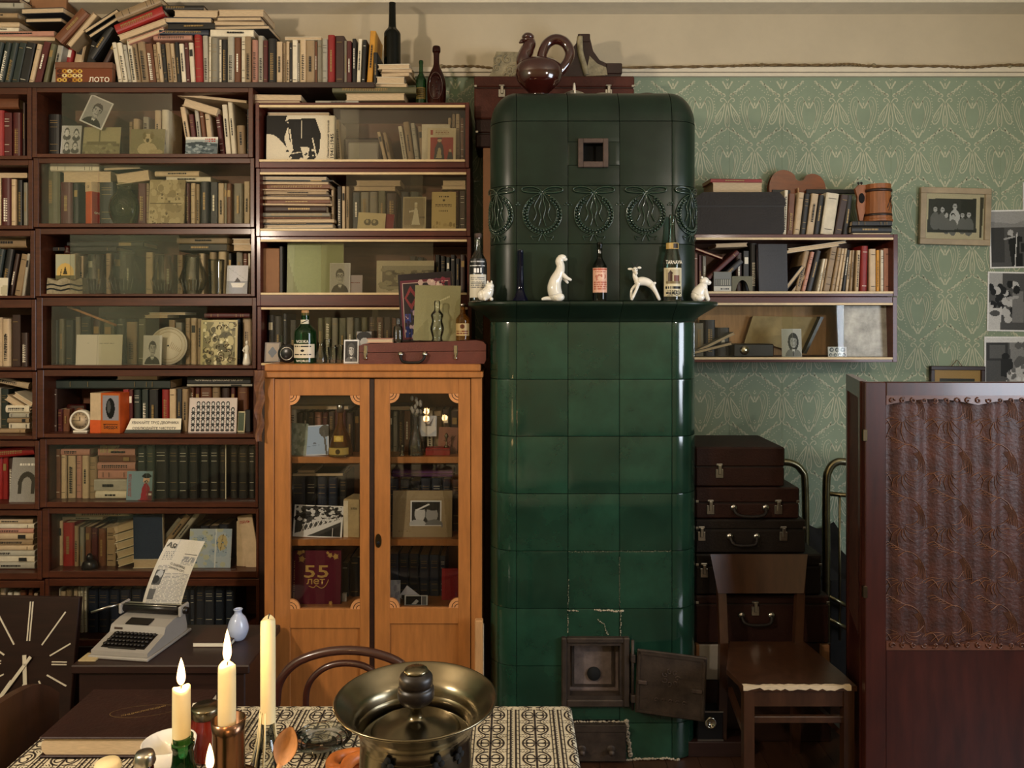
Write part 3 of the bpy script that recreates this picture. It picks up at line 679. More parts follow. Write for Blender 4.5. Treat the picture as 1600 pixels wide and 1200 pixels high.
def card(name, label, cat, x0, y0, x1, y1, Y, zb, ops, th=.003, tilt=0, lean=8, n=(36, 44), edge='paper', seed=0, rz=0, pname='print'):
    """a standing card, photograph or book cover: y1 rests on zb when given; leans back by lean degrees, tilt in the picture plane"""
    k = Y/F; w, h = (x1-x0)*k, (y1-y0)*k
    if zb is not None: h = sz(y0, Y)-zb
    z = zb if zb is not None else sz(y1, Y)
    o = MB().box(-w/2, .0003, 0, w/2, th, h).build(name, edge, None, ((sx(x0, Y)+sx(x1, Y))/2, Y, z+.0005), (math.radians(-lean), math.radians(tilt), rz))
    tag(o, label, cat); paint(pname, o, ops, w, h, n=n, seed=seed); return o

def flush_back():
    """the dim book rows at the back of the shelves, past the countable ones, as one object"""
    cols = sorted({b[2] for b in BACK}); mats = ['book_'+c for c in cols]+['pages_v', 'ink', 'ink_gold', 'ink_white']; A = MB()
    for c, p, col, ink, M in BACK:
        A.T = M
        for src, mp in ((c, {0: cols.index(col), 1: mats.index(ink)}), (p, {0: mats.index('pages_v')})):
            b = len(A.v); A.v += [tuple(M @ Vector(v)) for v in src.v]
            A.f += [tuple(b+i for i in f) for f in src.f]; A.m += [mp[m] for m in src.m]; A.s += src.s
    o = A.build('background_books', mats, None, stuff=True); tag(o, 'dim rows of books at the back of the glazed shelves', 'books')
# ---------------------------------------------------------------- books on top of the bookcase
YS = 3.47
row('in the leaning group at far left atop bookcase', YS, ZT, '-20,-9,64,g,14 -8,2,64,g,14 3,13,64,g,14 14,25,64,g,14 26,40,64,k,14 41,49,67,c,15 50,61,63,m,17 66,74,68,e,14 76,85,69,s,12', .17, 'books atop the bookcase')
row('in the long row atop the bookcase', YS, ZT, '185,192,66,w,-11 192,200,66,w,-11 200,206,69,s,-10 206,214,60,w,-10 214,221,66,t,-9 221,233,64,t,-8 233,244,67,b,-8 244,250,68,t,-7 250,256,66,c,-7 256,262,68,k,-6 262,270,66,t,-6 270,277,67,c,-6 277,284,66,k,-5 284,291,68,w,-5 291,297,66,m,-4 297,305,66,w,-4 305,317,48,r,-3 317,326,55,s,-2 326,330,57,w 330,341,60,G 341,345,61,w 345,354,61,k 354,365,56,s 365,375,58,b 376,383,53,w 383,392,57,t 393,402,62,p 402,411,55,s 411,418,63,m 418,431,60,k 431,440,64,c 441,446,66,t 446,452,64,c 452,456,66,k 456,464,62,w 464,468,66,G 468,478,62,c 478,491,63,t 491,495,64,b 495,503,62,G 503,512,61,s 512,523,55,r 523,537,55,B 537,542,63,G 542,549,64,m 550,556,60,k 556,563,60,w,3 564,570,62,k,3', .17, 'books atop the bookcase')
row('beside the tall bottle atop the bookcase', YS, ZT, '572,581,47,y,6 583,590,82,k', .2, 'books atop the bookcase')
# lying and sliding books above the row
zt = sz(63, YS)
zq = pile('of the far left pile on the leaning volumes', YS, sz(63, YS), '-60,84,6,c,p,2 -70,86,8,p,s,-2 -60,28,7,w,s,3 -66,30,7,c,p 38,97,7,k,p,-3 -60,28,8,t,s', .16, 'books piled atop the bookcase')
pile('of the topmost far left pile', YS+.01, zq-.0, '32,100,9,d,p,-4 -70,36,9,s,s,2 -60,30,8,B,s', .16, 'books piled atop the bookcase')
tag(MB().bbox(-.08, 0, 0, .08, .14, .12, .002).build('cardboard_box', 'plywood', None, (sx(78, 3.60), 3.585, sz(37, 3.6)), (0, 0, .15)), 'brown cardboard box against the wall behind the piled books at far left', 'box')
slant(112, 40, 47, 62, 17, .15, 'b', YS-.01, 'brown spined book sliding diagonally above the lotto box', 's')
slant(128, 47, 50, 66, 9, .14, 't', YS, 'tan book tucked under the diagonal brown book')
slant(158, 33, 33, 62, 6, .14, 'k', YS, 'thin black covered book, upper of the two slanting beside the tilted red book')
slant(164, 41, 33, 60, 6, .14, 'k', YS, 'thin black covered book, lower of the two slanting beside the tilted red book')
slant(216, 13, 22, 74, 14, .2, 't', YS-.02, 'thick tan book on top of the tilted pile beside the diagonal books', 's')
slant(218, 31, 22, 80, 15, .2, 'r', YS-.02, 'red book tilted in the pile under a thick tan book', 's')
slant(222, 46, 20, 78, 9, .19, 'c', YS-.01, 'cream paged book directly under the tilted red book')
slant(228, 56, 20, 60, 7, .18, 'p', YS-.01, 'pinkish book at the bottom of the tilted pile')
row('leaning behind the lotto box', YS+.06, ZT, '93,104,66,r,14 105,119,58,c,16 122,137,60,k,20', .14, 'books behind the lotto box')
slant(158, 66, 56, 58, 12, .15, 'k', YS+.02, 'black book leaning steeply beside the first upright white paperbacks', 's')
slant(172, 84, 62, 40, 8, .15, 'B', YS+.02, 'dark brown book propped behind the right end of the lotto box', 's')
pile('left of the tall red upright book', YS, sz(63, YS), '240,300,8,p,s,-1 232,262,5,G', .15, 'books piled atop the bookcase')
pile('of the black topped pile on the long row', YS, sz(55, YS)+.0, '250,326,9,u,s,2 262,336,10,k,s,-2 256,330,9,u,p,1 272,340,11,c,p,2 252,318,8,k,s', .16, 'books piled atop the bookcase')
pile('of the cream topped pile on the long row', YS, sz(57, YS), '329,396,11,w,s,1 334,420,6,d,p,-2 335,412,7,t,p,2 338,408,7,B,p,-1 341,412,11,c,p', .16, 'books piled atop the bookcase')
pile('across the white and cream paperbacks, mid top row', YS+.02, sz(60, YS), '445,502,5,w', .14)
# lotto box
lt = E('lotto_box', 'brown lotto game box with yellow counters printed on its lid', 'box', (sx(131, YS-.03), YS-.03, ZT), rz=0.02)
kb = (YS-.03)/F; w = 88*kb; h = 33*kb
MB().bbox(-w/2, 0, 0, w/2, .03, h*.72, .0015).build('box_base', 'book_b', lt); MB().bbox(-w/2-.0015, -.0015, h*.72, w/2+.0015, .0315, h, .0015).build('box_lid', 'book_b', lt)
rg = random.Random(5); ops = [('bg', '6e3a22')]
for i in range(5):
    for j in range(3):
        c = ['c9a44a', 'd8c48a', '3a1a10', 'b5822c'][rg.randrange(4)]; ops += [('e', .07+i*.09, .2+j*.3, .045, .13, c), ('e', .07+i*.09, .2+j*.3, .02, .06, '5a2a14')]
paint('box_print', lt, ops, w*.99, h*.7, (0, -.0006, .001), n=(90, 30)); text('ЛОТО', w*.36, h*.24, 'ink_white', lt, (w*.27, -.0012, h*.18))
# pile under the bottle, books lying on the second stack
zc = sz(160, YF)
pile('under the long top board', YF+.03, zc, '395,468,6,m,p 398,470,9,c,p,2', .15, 'books lying on the reddish bookshelf')
z1 = pile('beneath the paperbacks under the tall bottle', YF+.02, zc, '493,560,5,s,s 540,632,11,c,p,-1 520,650,11,e,s,2', .2, 'books lying on the reddish bookshelf')
z2 = pile('of the pile under the tall bottle', YF+.04, z1, '584,636,6,c,p,-2 588,632,11,w,p,2 594,640,7,t,p,-8 596,644,5,c,p,4 590,640,8,w,p,-3', .14, 'paperbacks under the tall bottle', 'paperback')
# bottles
def bottle(name, label, px, Y, zb, ytop, wpx, prof, gm, parts=(), n=20, cat='bottle', sub=4):
    k = Y/F; H = sz(ytop, Y)-zb; R = wpx*k/2
    r = E(name, label, cat, (sx(px, Y), Y, zb+.0005))
    MB().lathe([(a*R, b*H) for a, b in spline(prof, sub)] if sub else [(a*R, b*H) for a, b in prof], n).build('glass_body', gm, r)
    for p in parts:
        if p[0] == 'label':          # z0, z1, ops, half angle
            _, a, b, ops, ha, q = p
            def fn(u, v, a=a, b=b, ha=ha, q=q): t = (u-.5)*2*ha; return (R*q*math.sin(t)*1.004, -R*q*math.cos(t)*1.004, (a+(b-a)*(1-v))*H)
            paint('paper_label', r, ops, 1, 1, fn=fn, n=(30, 34))
        elif p[0] == 'cap': MB().lathe([(0, p[1]*H), (p[3]*R, p[1]*H), (p[3]*R, p[2]*H-.002), (p[3]*R*.9, p[2]*H), (0, p[2]*H)], 14).build(p[5] if len(p) > 5 else 'cap', p[4], r)
        elif p[0] == 'fill': MB().lathe([(a*R*.9, b*H) for a, b in p[1]], 16).build('liquid', p[2], r)
    return r, R, H
WINE = [(0, .0), (.95, 0), (1, .03), (1, .3), (1, .52), (.93, .6), (.6, .68), (.4, .74), (.36, .9), (.4, .94), (.42, .97), (.36, 1)]
bottle('wine_bottle', 'tall dark green bottle standing on the pile of paperbacks by the wall', 613, YF+.1, z2, 5, 26, [(0, 0), (.95, 0), (1, .03), (1, .45), (.95, .54), (.6, .6), (.45, .66), (.4, .95), (.42, 1)], 'dark_green_glass')
bottle('beer_bottle', 'small green bottle beside the brown embossed bottle on the reddish bookshelf', 658, YF+.08, zc, 95, 17, WINE, 'green_glass', [('label', .15, .4, [('bg', '6b5a2c'), ('t', .1, .1, .9, .9, 5, '2a2010')], 1.0, 1.0)])
bo, R, H = bottle('embossed_bottle', 'reddish brown round bottle with oval embossed medallion on the reddish bookshelf', 682, YF+.07, zc, 73, 30, [(0, 0), (.8, 0), (.95, .06), (1, .25), (.95, .42), (.7, .55), (.38, .66), (.3, .74), (.32, .88), (.42, .91), (.42, .97), (.36, 1)], 'brown_glass')
mb = MB(); mb.tube([(R*.68*math.cos(a), -R*1.0+.012*abs(math.cos(a))**2, H*.3+H*.22*math.sin(a)) for a in [i*math.pi/12 for i in range(24)]], .003, 5, closed=True)
for i in range(5): mb.tube([(R*.4*math.sin(i*2.1), -R*1.0+.002, H*(.16+.06*i)), (R*.3*math.cos(i*1.7), -R*1.01, H*(.2+.06*i))], .0025, 4)
mb.build('medallion', 'ceramic_brown', bo)
# ---------------------------------------------------------------- middle-left stack, shelf contents
YI = YF+.075; YC = YF+.04; YC2 = YF+.05
Z = ZB['a', 0]
row('on the top glazed shelf behind the hazy pane', YI, Z, '73,93,178,k 97,108,196,m 150,166,200,e 200,206,190,t 208,218,186,c 222,231,182,s 240,250,172,c 251,262,171,w', .14, back=True)
row('in the open end of the top glazed shelf', YI, Z, '293,301,166,c,-13 302,309,178,m,-8 310,317,170,s,-8 318,325,172,b,-8 326,334,177,c,-7 344,352,178,m,-9 353,361,163,w,-7 362,370,158,w,-7 371,384,196,t,-2 385,388,170,k', .17)
slant(313, 167, -17, 56, 12, .14, 'c', YI-.02, 'cream book slanting over the leaning books, top glazed shelf right end')
slant(328, 153, -6, 116, 4, .2, 'c', YI-.02, 'large thin cream folder sagging at the top of the top glazed shelf')
def dim(o): return o
P_DOG = portrait(.55, .15, .6, .12, .8)
card('portrait_photo', 'tilted white bordered portrait photograph behind hazy glass on top shelf', 'photograph', 122, 150, 160, 196, YC, None, portrait(.62, .1, .7, .2, .88), tilt=24, lean=2)
card('portrait_sheet', 'small sheet of four engraved portraits at left of the top glazed shelf', 'photograph', 94, 195, 125, 239, YC, Z, [('bg', .72), ('n', .1)]+[q for a, b in ((.28, .25), (.75, .28), (.3, .72), (.72, .7)) for q in (('e', a, b+.14, .2, .1, .3), ('e', a, b-.03, .13, .15, .3), ('e', a, b, .1, .12, .78), ('l', a-.04, b, a+.04, b, .02, .3))], lean=6)
card('town_photo', 'faded photograph of a tower behind hazy glass, left of the dog picture', 'photograph', 128, 197, 186, 239, YC2, Z, [('bg', 'a8a07a'), ('r', 0, .55, 1, 1, '8a8460'), ('r', .42, .12, .46, .6, '6a6444'), ('r', .1, .5, .9, .6, '706a48'), ('b', 30, 0, .6, 1, 1, .04, '6a6444', '9a946e'), ('n', .08)], n=(50, 36))
card('dog_photo', 'faded photograph of a seated dog behind hazy glass on top shelf', 'photograph', 202, 200, 256, 239, YC2, Z, [('bg', '8f8864'), ('e', .5, .75, .28, .24, 'c4b68e'), ('e', .5, .35, .13, .18, 'c9bb94'), ('e', .5, .42, .05, .08, '5f583c'), ('e', .4, .25, .05, .14, '80764f'), ('e', .62, .25, .05, .14, '80764f'), ('e', .75, .85, .2, .1, 'b5a880'), ('n', .1)], n=(46, 34))
pc = card('sea_postcard', 'postcard of grey sea waves at right of the top glazed shelf', 'postcard', 289, 213, 339, 239, YF+.03, Z, [('bg', '5f6a6c'), ('r', 0, 0, 1, .16, 'd8d2c4'), ('r', 0, .16, 1, .35, '9aa09c'), ('p', [(0, .35), (.4, .25), (1, .38), (1, .5), (0, .5)], '3c4648'), ('b', 40, 0, .4, 1, 1, .05, '3e4a4e', '8a9494'), ('t', .6, .05, .95, .3, 2, 'a02c20'), ('n', .1)], n=(56, 34))
Z = ZB['a', 1]
row('on the second shelf, standing', YI, Z, '62,92,258,e 94,113,285,m 115,123,287,k 153,178,283,k 214,227,286,m 227,232,286,t 288,296,286,m 297,305,286,c 306,312,288,t 313,326,284,d 327,339,284,d 340,349,286,c 349,354,286,G 354,362,287,b 364,378,286,G 380,389,283,c', .17)
pile('of the left pile on the second shelf', YI+.0, sz(285, YI), '97,174,17,c,p,-2 80,155,9,w,s,2', .15)
pile('of the right pile on the second shelf', YI, sz(284, YI), '260,329,8,w,s,1 242,312,9,c,s,-2', .14)
slant(207, 277, 8, 52, 16, .15, 'c', YI-.02, 'cream paged book tilted above the olive glass decanter')
slant(190, 263, 3, 58, 5, .17, 'k', YI+.02, 'thin black book lying above the decanter near the shelf top')
ob = E('orange_book', 'orange and red book with a cream top standing left of the decanter', 'book', (sx(138, YC+.02), YC+.02, Z), rz=-.45)
kk = YC/F; MB().bbox(-.02, 0, 0, .02, .125, .195, .002).build('cover', 'book_o', ob); MB().box(-.0165, .004, .1955, .0165, .12, .1965).build('page_block', 'pages', ob)
MB().box(-.0204, -.0006, .152, .0204, .1256, .195).build('cream_band', 'book_c', ob); MB().box(.0203, .004, .0, .0208, .1256, .15).build('red_side', 'book_r', ob)
text('ГДР', .016, .012, 'ink', ob, (0, -.0012, .172)); text('Справочник', .09, .012, 'ink_white', ob, (.0214, .06, .055), (0, 0, math.pi/2))
def lathe_thing(name, label, cat, px, Y, zb, ytop, wpx, prof, m, part, n=24, sy=1.0):
    k = Y/F; H = sz(ytop, Y)-zb; R = wpx*k/2; r = E(name, label, cat, (sx(px, Y), Y, zb+.0006))
    MB().lathe([(a*R, b*H) for a, b in spline(prof, 4)], n, sy=sy).build(part, m, r); return r, R, H
dc, R, H = lathe_thing('glass_decanter', 'round olive glass decanter with flaring neck on the second shelf', 'decanter', 194, YC+.04, Z, 287, 47, [(0, 0), (.6, 0), (.72, .06), (.95, .25), (1, .45), (.85, .65), (.5, .8), (.45, .9), (.55, 1)], 'olive_glass', 'glass_body', sy=.7)
mb = MB()
for i in range(4): mb.tube([(R*(.2+.17*i)*math.cos(a), -R*.7+.012+.004*i, H*.42+R*(.2+.17*i)*math.sin(a)) for a in [j*math.pi/10 for j in range(20)]], .002, 5, closed=True)
mb.build('moulded_rings', 'olive_glass', dc)
card('parchment_folder', 'worn parchment coloured old folder standing in front of second shelf books', 'folder', 232, 280, 287, 349, YC2, Z, [('bg', '9a8a64'), ('b', 60, 0, 0, 1, 1, .07, '8a7a56', 'ad9d76'), ('l', 0, .53, 1, .52, .012, '5f5236'), ('l', 0, .5, 1, .49, .006, 'b8a880'), ('b', 26, 0, 0, 1, 1, .02, '5f5236', '756645'), ('t', .1, .95, .9, .995, 1, '2a2416'), ('r', 0, 0, .03, 1, 'b0a07a')], th=.01, lean=4, edge='paper_old', n=(50, 56))
Z = ZB['a', 2]
row('on the third shelf behind the carafes', YI+.03, Z, '112,122,396,t 124,130,400,c 135,146,398,k 148,160,398,B 165,173,396,t 176,190,395,g 195,205,398,k 226,237,394,c 240,252,398,B 255,270,397,b 275,284,398,t 290,305,402,G 310,318,396,c 326,336,394,t 340,352,392,c 356,362,396,k 368,378,394,G 379,386,396,b 387,391,396,w', .14, back=True)
zt3 = sz(393, YI+.03)
pile('of the left pile on the third shelf', YI+.02, zt3, '80,182,7,k,s 106,224,8,k,s,1', .15)
pile('of the right pile on the third shelf', YI+.02, zt3, '280,354,12,k,s,1 276,355,10,t,s,-1', .15)
pile('at the right end of third shelf', YI-.01, zt3, '365,392,10,c,p 363,391,9,w,p', .14)
# carafes
CAR = [(0, 0), (.55, 0), (.6, .03), (.95, .33), (.98, .4), (.55, .85), (.52, .95), (.56, 1)]
for i, (px, yt, w) in enumerate(((149, 398, 40), (196, 394, 54), (258, 400, 42), (302, 398, 46))):
    lathe_thing('glass_carafe', ['faceted clear carafe nearest the scent box on the third shelf', 'widest clear glass carafe on the third shelf', 'clear carafe right of the pane overlap on the third shelf', 'clear carafe next to the tumbler on the third shelf'][i], 'carafe', px, YC+.07, Z, yt, w, CAR, 'cut_glass', 'glass_body', n=8, sy=.75); cr_ = COL.objects[-2] if False else [o for o in COL.objects if o.name.startswith('glass_carafe')][-1]; kq = (YC+.07)/F; hq = sz(yt, YC+.07)-Z; mb = MB(); [mb.tube([(w/2*kq*(-.6+j*.2), -.75*w/2*kq*.78, hq*.1), (w/2*kq*(-.78+j*.26), -.75*w/2*kq*.92, hq*.38)], .0016, 5) for j in range(7)]; mb.build('cut_facets', 'cut_rib', cr_, stuff=True)  # pale haze on the cut ribs is painted in for glints
lathe_thing('glass_tumbler', 'cut glass tumbler left of the ship photograph on the third shelf', 'glass', 338, YC+.03, Z, 406, 25, [(0, 0), (.8, 0), (.85, .05), (1, .9), (1, 1)], 'clear_glass', 'glass_body', n=10)
sb = E('scent_box', 'small pale box picturing a hut with a dark stopper on top', 'box', (sx(102, YC+.015), YC+.015, Z+.066)); k = YC/F
MB().bbox(-15.5*k, 0, 0, 15.5*k, .04, 40*k, .0015).build('box_body', 'paper_old', sb); paint('box_print', sb, [('bg', 'a8a890'), ('e', .5, .75, .45, .4, 'c9a860'), ('p', [(.5, .45), (.62, .8), (.38, .8)], '3a3420'), ('r', .0, .85, 1, 1, '5f5a3c'), ('l', .3, .6, .25, .85, .04, '2f2c1c')], 30*k, 39*k, (0, -.0006, .001)); MB().lathe([(0, 40*k), (5*k, 40*k), (5.5*k, 44*k), (4*k, 48*k), (5*k, 53*k), (0, 54*k)], 12, c=(0, .02, 0)).build('stopper', 'ceramic_brown', sb)
ss = E('soap_stand', 'grey green wavy ceramic stand under the scent box on third shelf', 'stand', (sx(102, YC), YC-.005, Z)); 
MB().prism([(x*k, z*k) for x, z in [(-28, 0), (28, 0), (28, 14)]+[(27-5.4*i, 23+2.4*math.cos(i*1.25)) for i in range(11)]+[(-28, 14)]], 0, .06).build('stand_body', 'stone', ss)
for z in (7, 14): MB().prism([(-28*k+5.6*k*i, (z+1.2+1.5*math.sin(i*1.2))*k) for i in range(11)]+[(28*k-5.6*k*i, (z-1.2+1.5*math.sin((10-i)*1.2))*k) for i in range(11)], -.002, .001).build('wavy_groove', 'grout', ss)
card('ship_photo', 'pale photograph of a ship on water on the third shelf', 'photograph', 353, 414, 386, 458, YC, Z, [('bg', 'bdbcc0'), ('r', 0, .55, 1, 1, '8e9096'), ('p', [(.2, .62), (.9, .62), (.75, .78), (.3, .78)], 'd8d4cc'), ('p', [(.35, .6), (.5, .42), (.7, .6)], '3a3434'), ('l', .5, .15, .5, .5, .02, .3), ('l', .1, .1, .9, .5, .008, .5), ('n', .06)])
Z = ZB['a', 3]
row('on the fourth shelf behind glass', YI+.03, Z, '80,90,500,g 91,100,498,e 101,112,500,g 116,124,495,G 125,140,495,g 145,158,499,B 160,176,500,e 180,194,498,g 196,212,503,t 214,226,498,e 262,272,500,t 274,284,504,G 288,296,497,t 297,306,497,c 307,315,498,t 368,376,497,u 378,392,495,c', .14, back=True)
pile('at the right end of the fourth shelf', YI, sz(497, YI), '320,390,8,m,s,2', .15); pile('behind the disc on the fourth shelf', YI+.05, sz(497, YI), '225,262,5,c 232,290,4,w', .12)
st = MB().tube([(0, 0, 0), (.22, .0, -.085)], .0055, 8).build('wooden_rod', 'spoon_wood', None, (sx(104, YC+.02), YC+.03, sz(479, YC+.02))); tag(st, 'pale wooden rod slanting behind glass on the fourth shelf', 'rod')
wc = card('white_card', 'plain white printed card standing at left on the fourth shelf', 'card', 118, 523, 190, 571, YC, Z, [('bg', 'e2ddd0'), ('t', .25, .26, .38, .32, 1, .55), ('t', .52, .26, .82, .32, 1, .55), ('l', .46, 0, .46, 1, .01, 'c9c4b6')], n=(60, 40), lean=4)
ds = E('record_disc', 'round cream disc leaning behind the portrait card on the fourth shelf', 'disc', (sx(262, YC+.04), YC+.045, Z+.085), rot=(math.radians(-6), 0, 0)); k = YC/F
MB().lathe([(0, 0), (30*k, 0), (30*k, .004), (0, .004)], 40, ax='y').build('disc_face', 'paper', ds); mb = MB()
for r in (27, 22): mb.tube([(r*k*math.cos(a), -.0005, r*k*math.sin(a)) for a in [i*math.pi/20 for i in range(40)]], .0008, 4, closed=True)
for i in range(7): mb.tube([(k*(2+i*2.5), -.0008, k*(-4-i)), (k*(6+i*2.5), -.0008, k*(6-i*2))], .0008, 4)
mb.build('grooves', 'paper_old', ds, stuff=True); MB().lathe([(0, -.001), (.004, -.001), (0, -.0011)], 12, ax='y').build('centre_hole', 'ink', ds)
card('portrait_card', 'black and white portrait card of a man in a suit and tie', 'photograph', 223, 524, 252, 571, YC, Z, portrait(.85, .1, .72, .12, .88, fr=.03), lean=4, n=(44, 60))
gi = card('embossed_plaque', 'gilt embossed relief plaque with scrolls on the fourth shelf', 'plaque', 313, 500, 370, 570, YC+.01, Z, [('bg', '7a7450'), ('b', 70, .06, .05, .94, .97, .06, '4f4a2c', 'b5ab7c'), ('b', 30, .06, .05, .94, .97, .03, 'd8d0a8', '3a3620'), ('r', 0, 0, .05, 1, 'b5a878'), ('r', .95, 0, 1, 1, 'b5a878'), ('r', 0, 0, 1, .04, 'b5a878')], th=.008, n=(52, 64), lean=3)
mb = MB(); rg = random.Random(9)
for i in range(26): cx, cz, r = rg.uniform(-.07, .07), rg.uniform(.02, .18), rg.uniform(.006, .014); mb.tube([(cx+r*math.cos(t*.7+i), -.002, cz+r*math.sin(t*.7+i)) for t in range(7)], .0022, 5)
mb.build('scroll_relief', 'brass', gi, stuff=True)
fg = E('lady_figurine', 'small white lady figurine at the right end of the fourth shelf', 'figurine', (sx(386, YC), YC, Z)); MB().lathe([(0, 0), (.018, 0), (.019, .01), (.014, .04), (.009, .062), (.012, .075), (.008, .088), (.0, .09)], 14).build('dress', 'porcelain', fg); MB().ball((0, -.001, .1), (.0075, .008, .011), 10).build('head', 'porcelain', fg); MB().tube([(-.011, 0, .08), (-.016, -.006, .065), (-.008, -.012, .058)], .0035, 6).build('arm', 'porcelain', fg)
Z = ZB['a', 4]
row('right of the orange box on fifth shelf', YI, Z, '190,199,609,r 200,206,609,m 208,219,609,g 220,230,609,g 232,246,609,k 251,263,609,r 264,274,608,c 275,283,608,d 284,294,608,t', .15)
row('behind the group photo board on the fifth shelf', YI+.03, Z, '296,303,605,b 304,312,605,m 313,330,604,b 331,343,604,t 345,358,606,B 360,367,605,m 371,388,604,b', .13, back=True)
row('at the left end of the fifth shelf', YI, Z, '66,78,592,t 82,87,608,B 89,96,640,m 97,107,640,b', .16)
pile('along the top of the fifth shelf', YI+.02, sz(608, YI), '83,266,14,g,s,0 182,246,7,c,p', .13)
z5 = pile('under the long black dictionary on the fifth shelf', YI, sz(604, YI), '292,394,4,s,s', .15)
dk = MB().bbox(-50*YI/F, 0, 0, 50*YI/F, .15, 11*YI/F, .002).build('dictionary', 'book_k', None, (sx(342, YI), YI, z5)); tag(dk, 'black dictionary lying upside down with white title on fifth shelf', 'book'); MB().box(-49*YI/F, .004, 11*YI/F*.12, 50.2*YI/F, .149, 11*YI/F*.86).build('page_block', 'pages', dk); text('АНГЛО-РУССКИЙ СЛОВАРЬ', .22, .011, 'ink_white', dk, (.0, -.0008, .0165), (0, math.pi, 0), True)
al = E('alarm_clock', 'round cream alarm clock with black numerals on the fifth shelf', 'clock', (sx(124, YC), YC, Z)); k = YC/F
MB().lathe([(0, .045), (15*k, .045), (16.5*k, .03), (16.5*k, .008), (15.5*k, 0), (13.5*k, .002), (13.5*k, .006), (0, .006)], 32, ax='y', c=(0, 0, 18.5*k)).build('clock_case', 'paper', al); MB().lathe([(0, .004), (13.4*k, .004), (0, .0041)], 28, ax='y', c=(0, 0, 18.5*k)).build('dial', 'book_c', al); MB().bbox(-11*k, .005, 0, 11*k, .04, 3*k, .001).build('foot', 'paper', al)
mb = MB()
for i in range(12): a = i*math.pi/6; mb.box(10.5*k*math.cos(a)-.0014, .002, 18.5*k+10.5*k*math.sin(a)-.0018, 10.5*k*math.cos(a)+.0014, .0035, 18.5*k+10.5*k*math.sin(a)+.0018)
mb.build('numerals', 'ink', al); MB().ribbon([(0, 18.5*k), (-9*k, 18.6*k)], .002, .001).ribbon([(0, 18.5*k), (.3*k, 25*k)], .0026, .001).build('hands', 'ink', al)
bx = E('shaver_box', 'orange and cream electric shaver box with a dark shaver pictured', 'box', (sx(150, YC), YC-.005, Z), rz=-.15)
MB().bbox(-9*k, 0, 0, 9*k, .09, 62*k, .001).build('box_end', 'book_c', bx); MB().box(-9.05*k, -.0004, 0, 9.05*k, .05, 20*k).build('orange_panel', 'book_o', bx)
f2 = MB().bbox(9*k, .003, 0, 41*k, .085, 62*k, .001).build('box_front', 'book_o', bx); paint('box_print', bx, [('bg', 'b35c22'), ('r', .08, .05, .95, .68, '8d8a90'), ('e', .5, .38, .24, .26, .08), ('e', .42, .34, .1, .16, .3), ('r', .1, .78, .9, .8, '5a2a10')], 32*k, 61*k, (25*k, .0024, .001)); text('Бердск', 24*k, 8*k, 'ink', bx, (26*k, .0016, 9*k))
sg = E('enamel_sign', 'white enamel plate with dark slogan lettering leaning on the fifth shelf', 'sign', (sx(240, YC), YC-.008, Z), rot=(math.radians(-22), 0, 0)); mb = MB(); mb.prism([(-44*k, .003), (43*k, .003), (41*k, 23*k), (-38*k, 23*k)], 0, .003); mb.build('plate', 'ink_white', sg); MB().prism([(-44.5*k, 0), (43.5*k, 0), (43*k, 5*k), (-43*k, 5*k)], -.001, .004).build('stand_strip', 'book_g', sg)
text('УВАЖАЙТЕ ТРУД ДВОРНИКА', 74*k, 6.5*k, 'ink', sg, (1*k, -.0008, 16.5*k)); text('СОБЛЮДАЙТЕ ЧИСТОТУ', 68*k, 5.5*k, 'ink', sg, (1*k, -.0014, 7.6*k))
ops = [('bg', 'cfc0bc'), ('r', .02, .03, .98, .97, 'd9ccc8')]
for j in range(5):
    for i in range(9 if j else 7):
        cx = .09+i*.103+(0 if j else .1); cy = .17+j*.17; ops += [('e', cx, cy, .04, .07, .15), ('e', cx, cy+.012, .024, .045, .8), ('e', cx, cy+.085, .042, .035, .22)]
card('group_photo_board', 'pale board of many small portrait photos in rows on fifth shelf', 'photograph', 294, 622, 369, 678, YC, Z, ops, n=(110, 90), lean=6)
card('green_card', 'small dark green framed card beside the board of portraits', 'card', 370, 643, 382, 676, YC+.01, Z, [('bg', 'b8b08a'), ('r', .12, .06, .88, .94, '3a4a2c'), ('n', .2)], th=.004, n=(16, 30))
MBX = MB().bbox(-.012, 0, 0, .012, .03, .1, .002).build('small_black_box', 'book_k', None, (sx(387, YC+.02), YC+.02, Z)); tag(MBX, 'small black box at the right end of the fifth shelf', 'box')
pn = MB().bbox(-.045, 0, 0, .045, .05, .07, .006).build('brown_radio_case', 'ceramic_brown', None, (sx(118, YI+.03), YI+.03, Z+.05)); tag(pn, 'dark brown small case behind the cream alarm clock', 'case'); MB().lathe([(0, -.002), (.02, -.002), (.022, .004), (0, .004)], 16, ax='y').build('dial', 'book_b', pn, (.02, 0, .035)); MB().bbox(-.05, -.005, -.05, .05, .055, 0, .002).build('case_foot', 'book_B', pn)
Z = ZB['a', 5]
row('on the sixth shelf left of the pink stack', YI, Z, '76,84,700,t 85,94,702,b 95,103,704,c 104,116,712,c 117,126,712,p 127,138,712,c 139,151,714,t', .15)
row('in the black set on the sixth shelf', YI, Z, '214,227,697,g 228,240,697,g 241,262,695,k 263,278,696,k 279,294,696,k 295,310,696,k 311,326,696,k 327,341,696,k 342,352,696,k 359,371,696,k 372,387,697,k 388,398,697,k', .17, 'black set volumes on the sixth shelf', 1, 0, 'volume')
tag(MB().box(0, 0, 0, .004, .003, .255).build('ribbon_marker', 'paper', None, (sx(353, YI), YI-.008, Z)), 'white ribbon strip hanging between the black volumes on sixth shelf', 'ribbon')
z6 = pile('of the pale pair on the sixth shelf', YC+.03, Z, '150,198,12,w,s 147,198,18,s,s', .1)
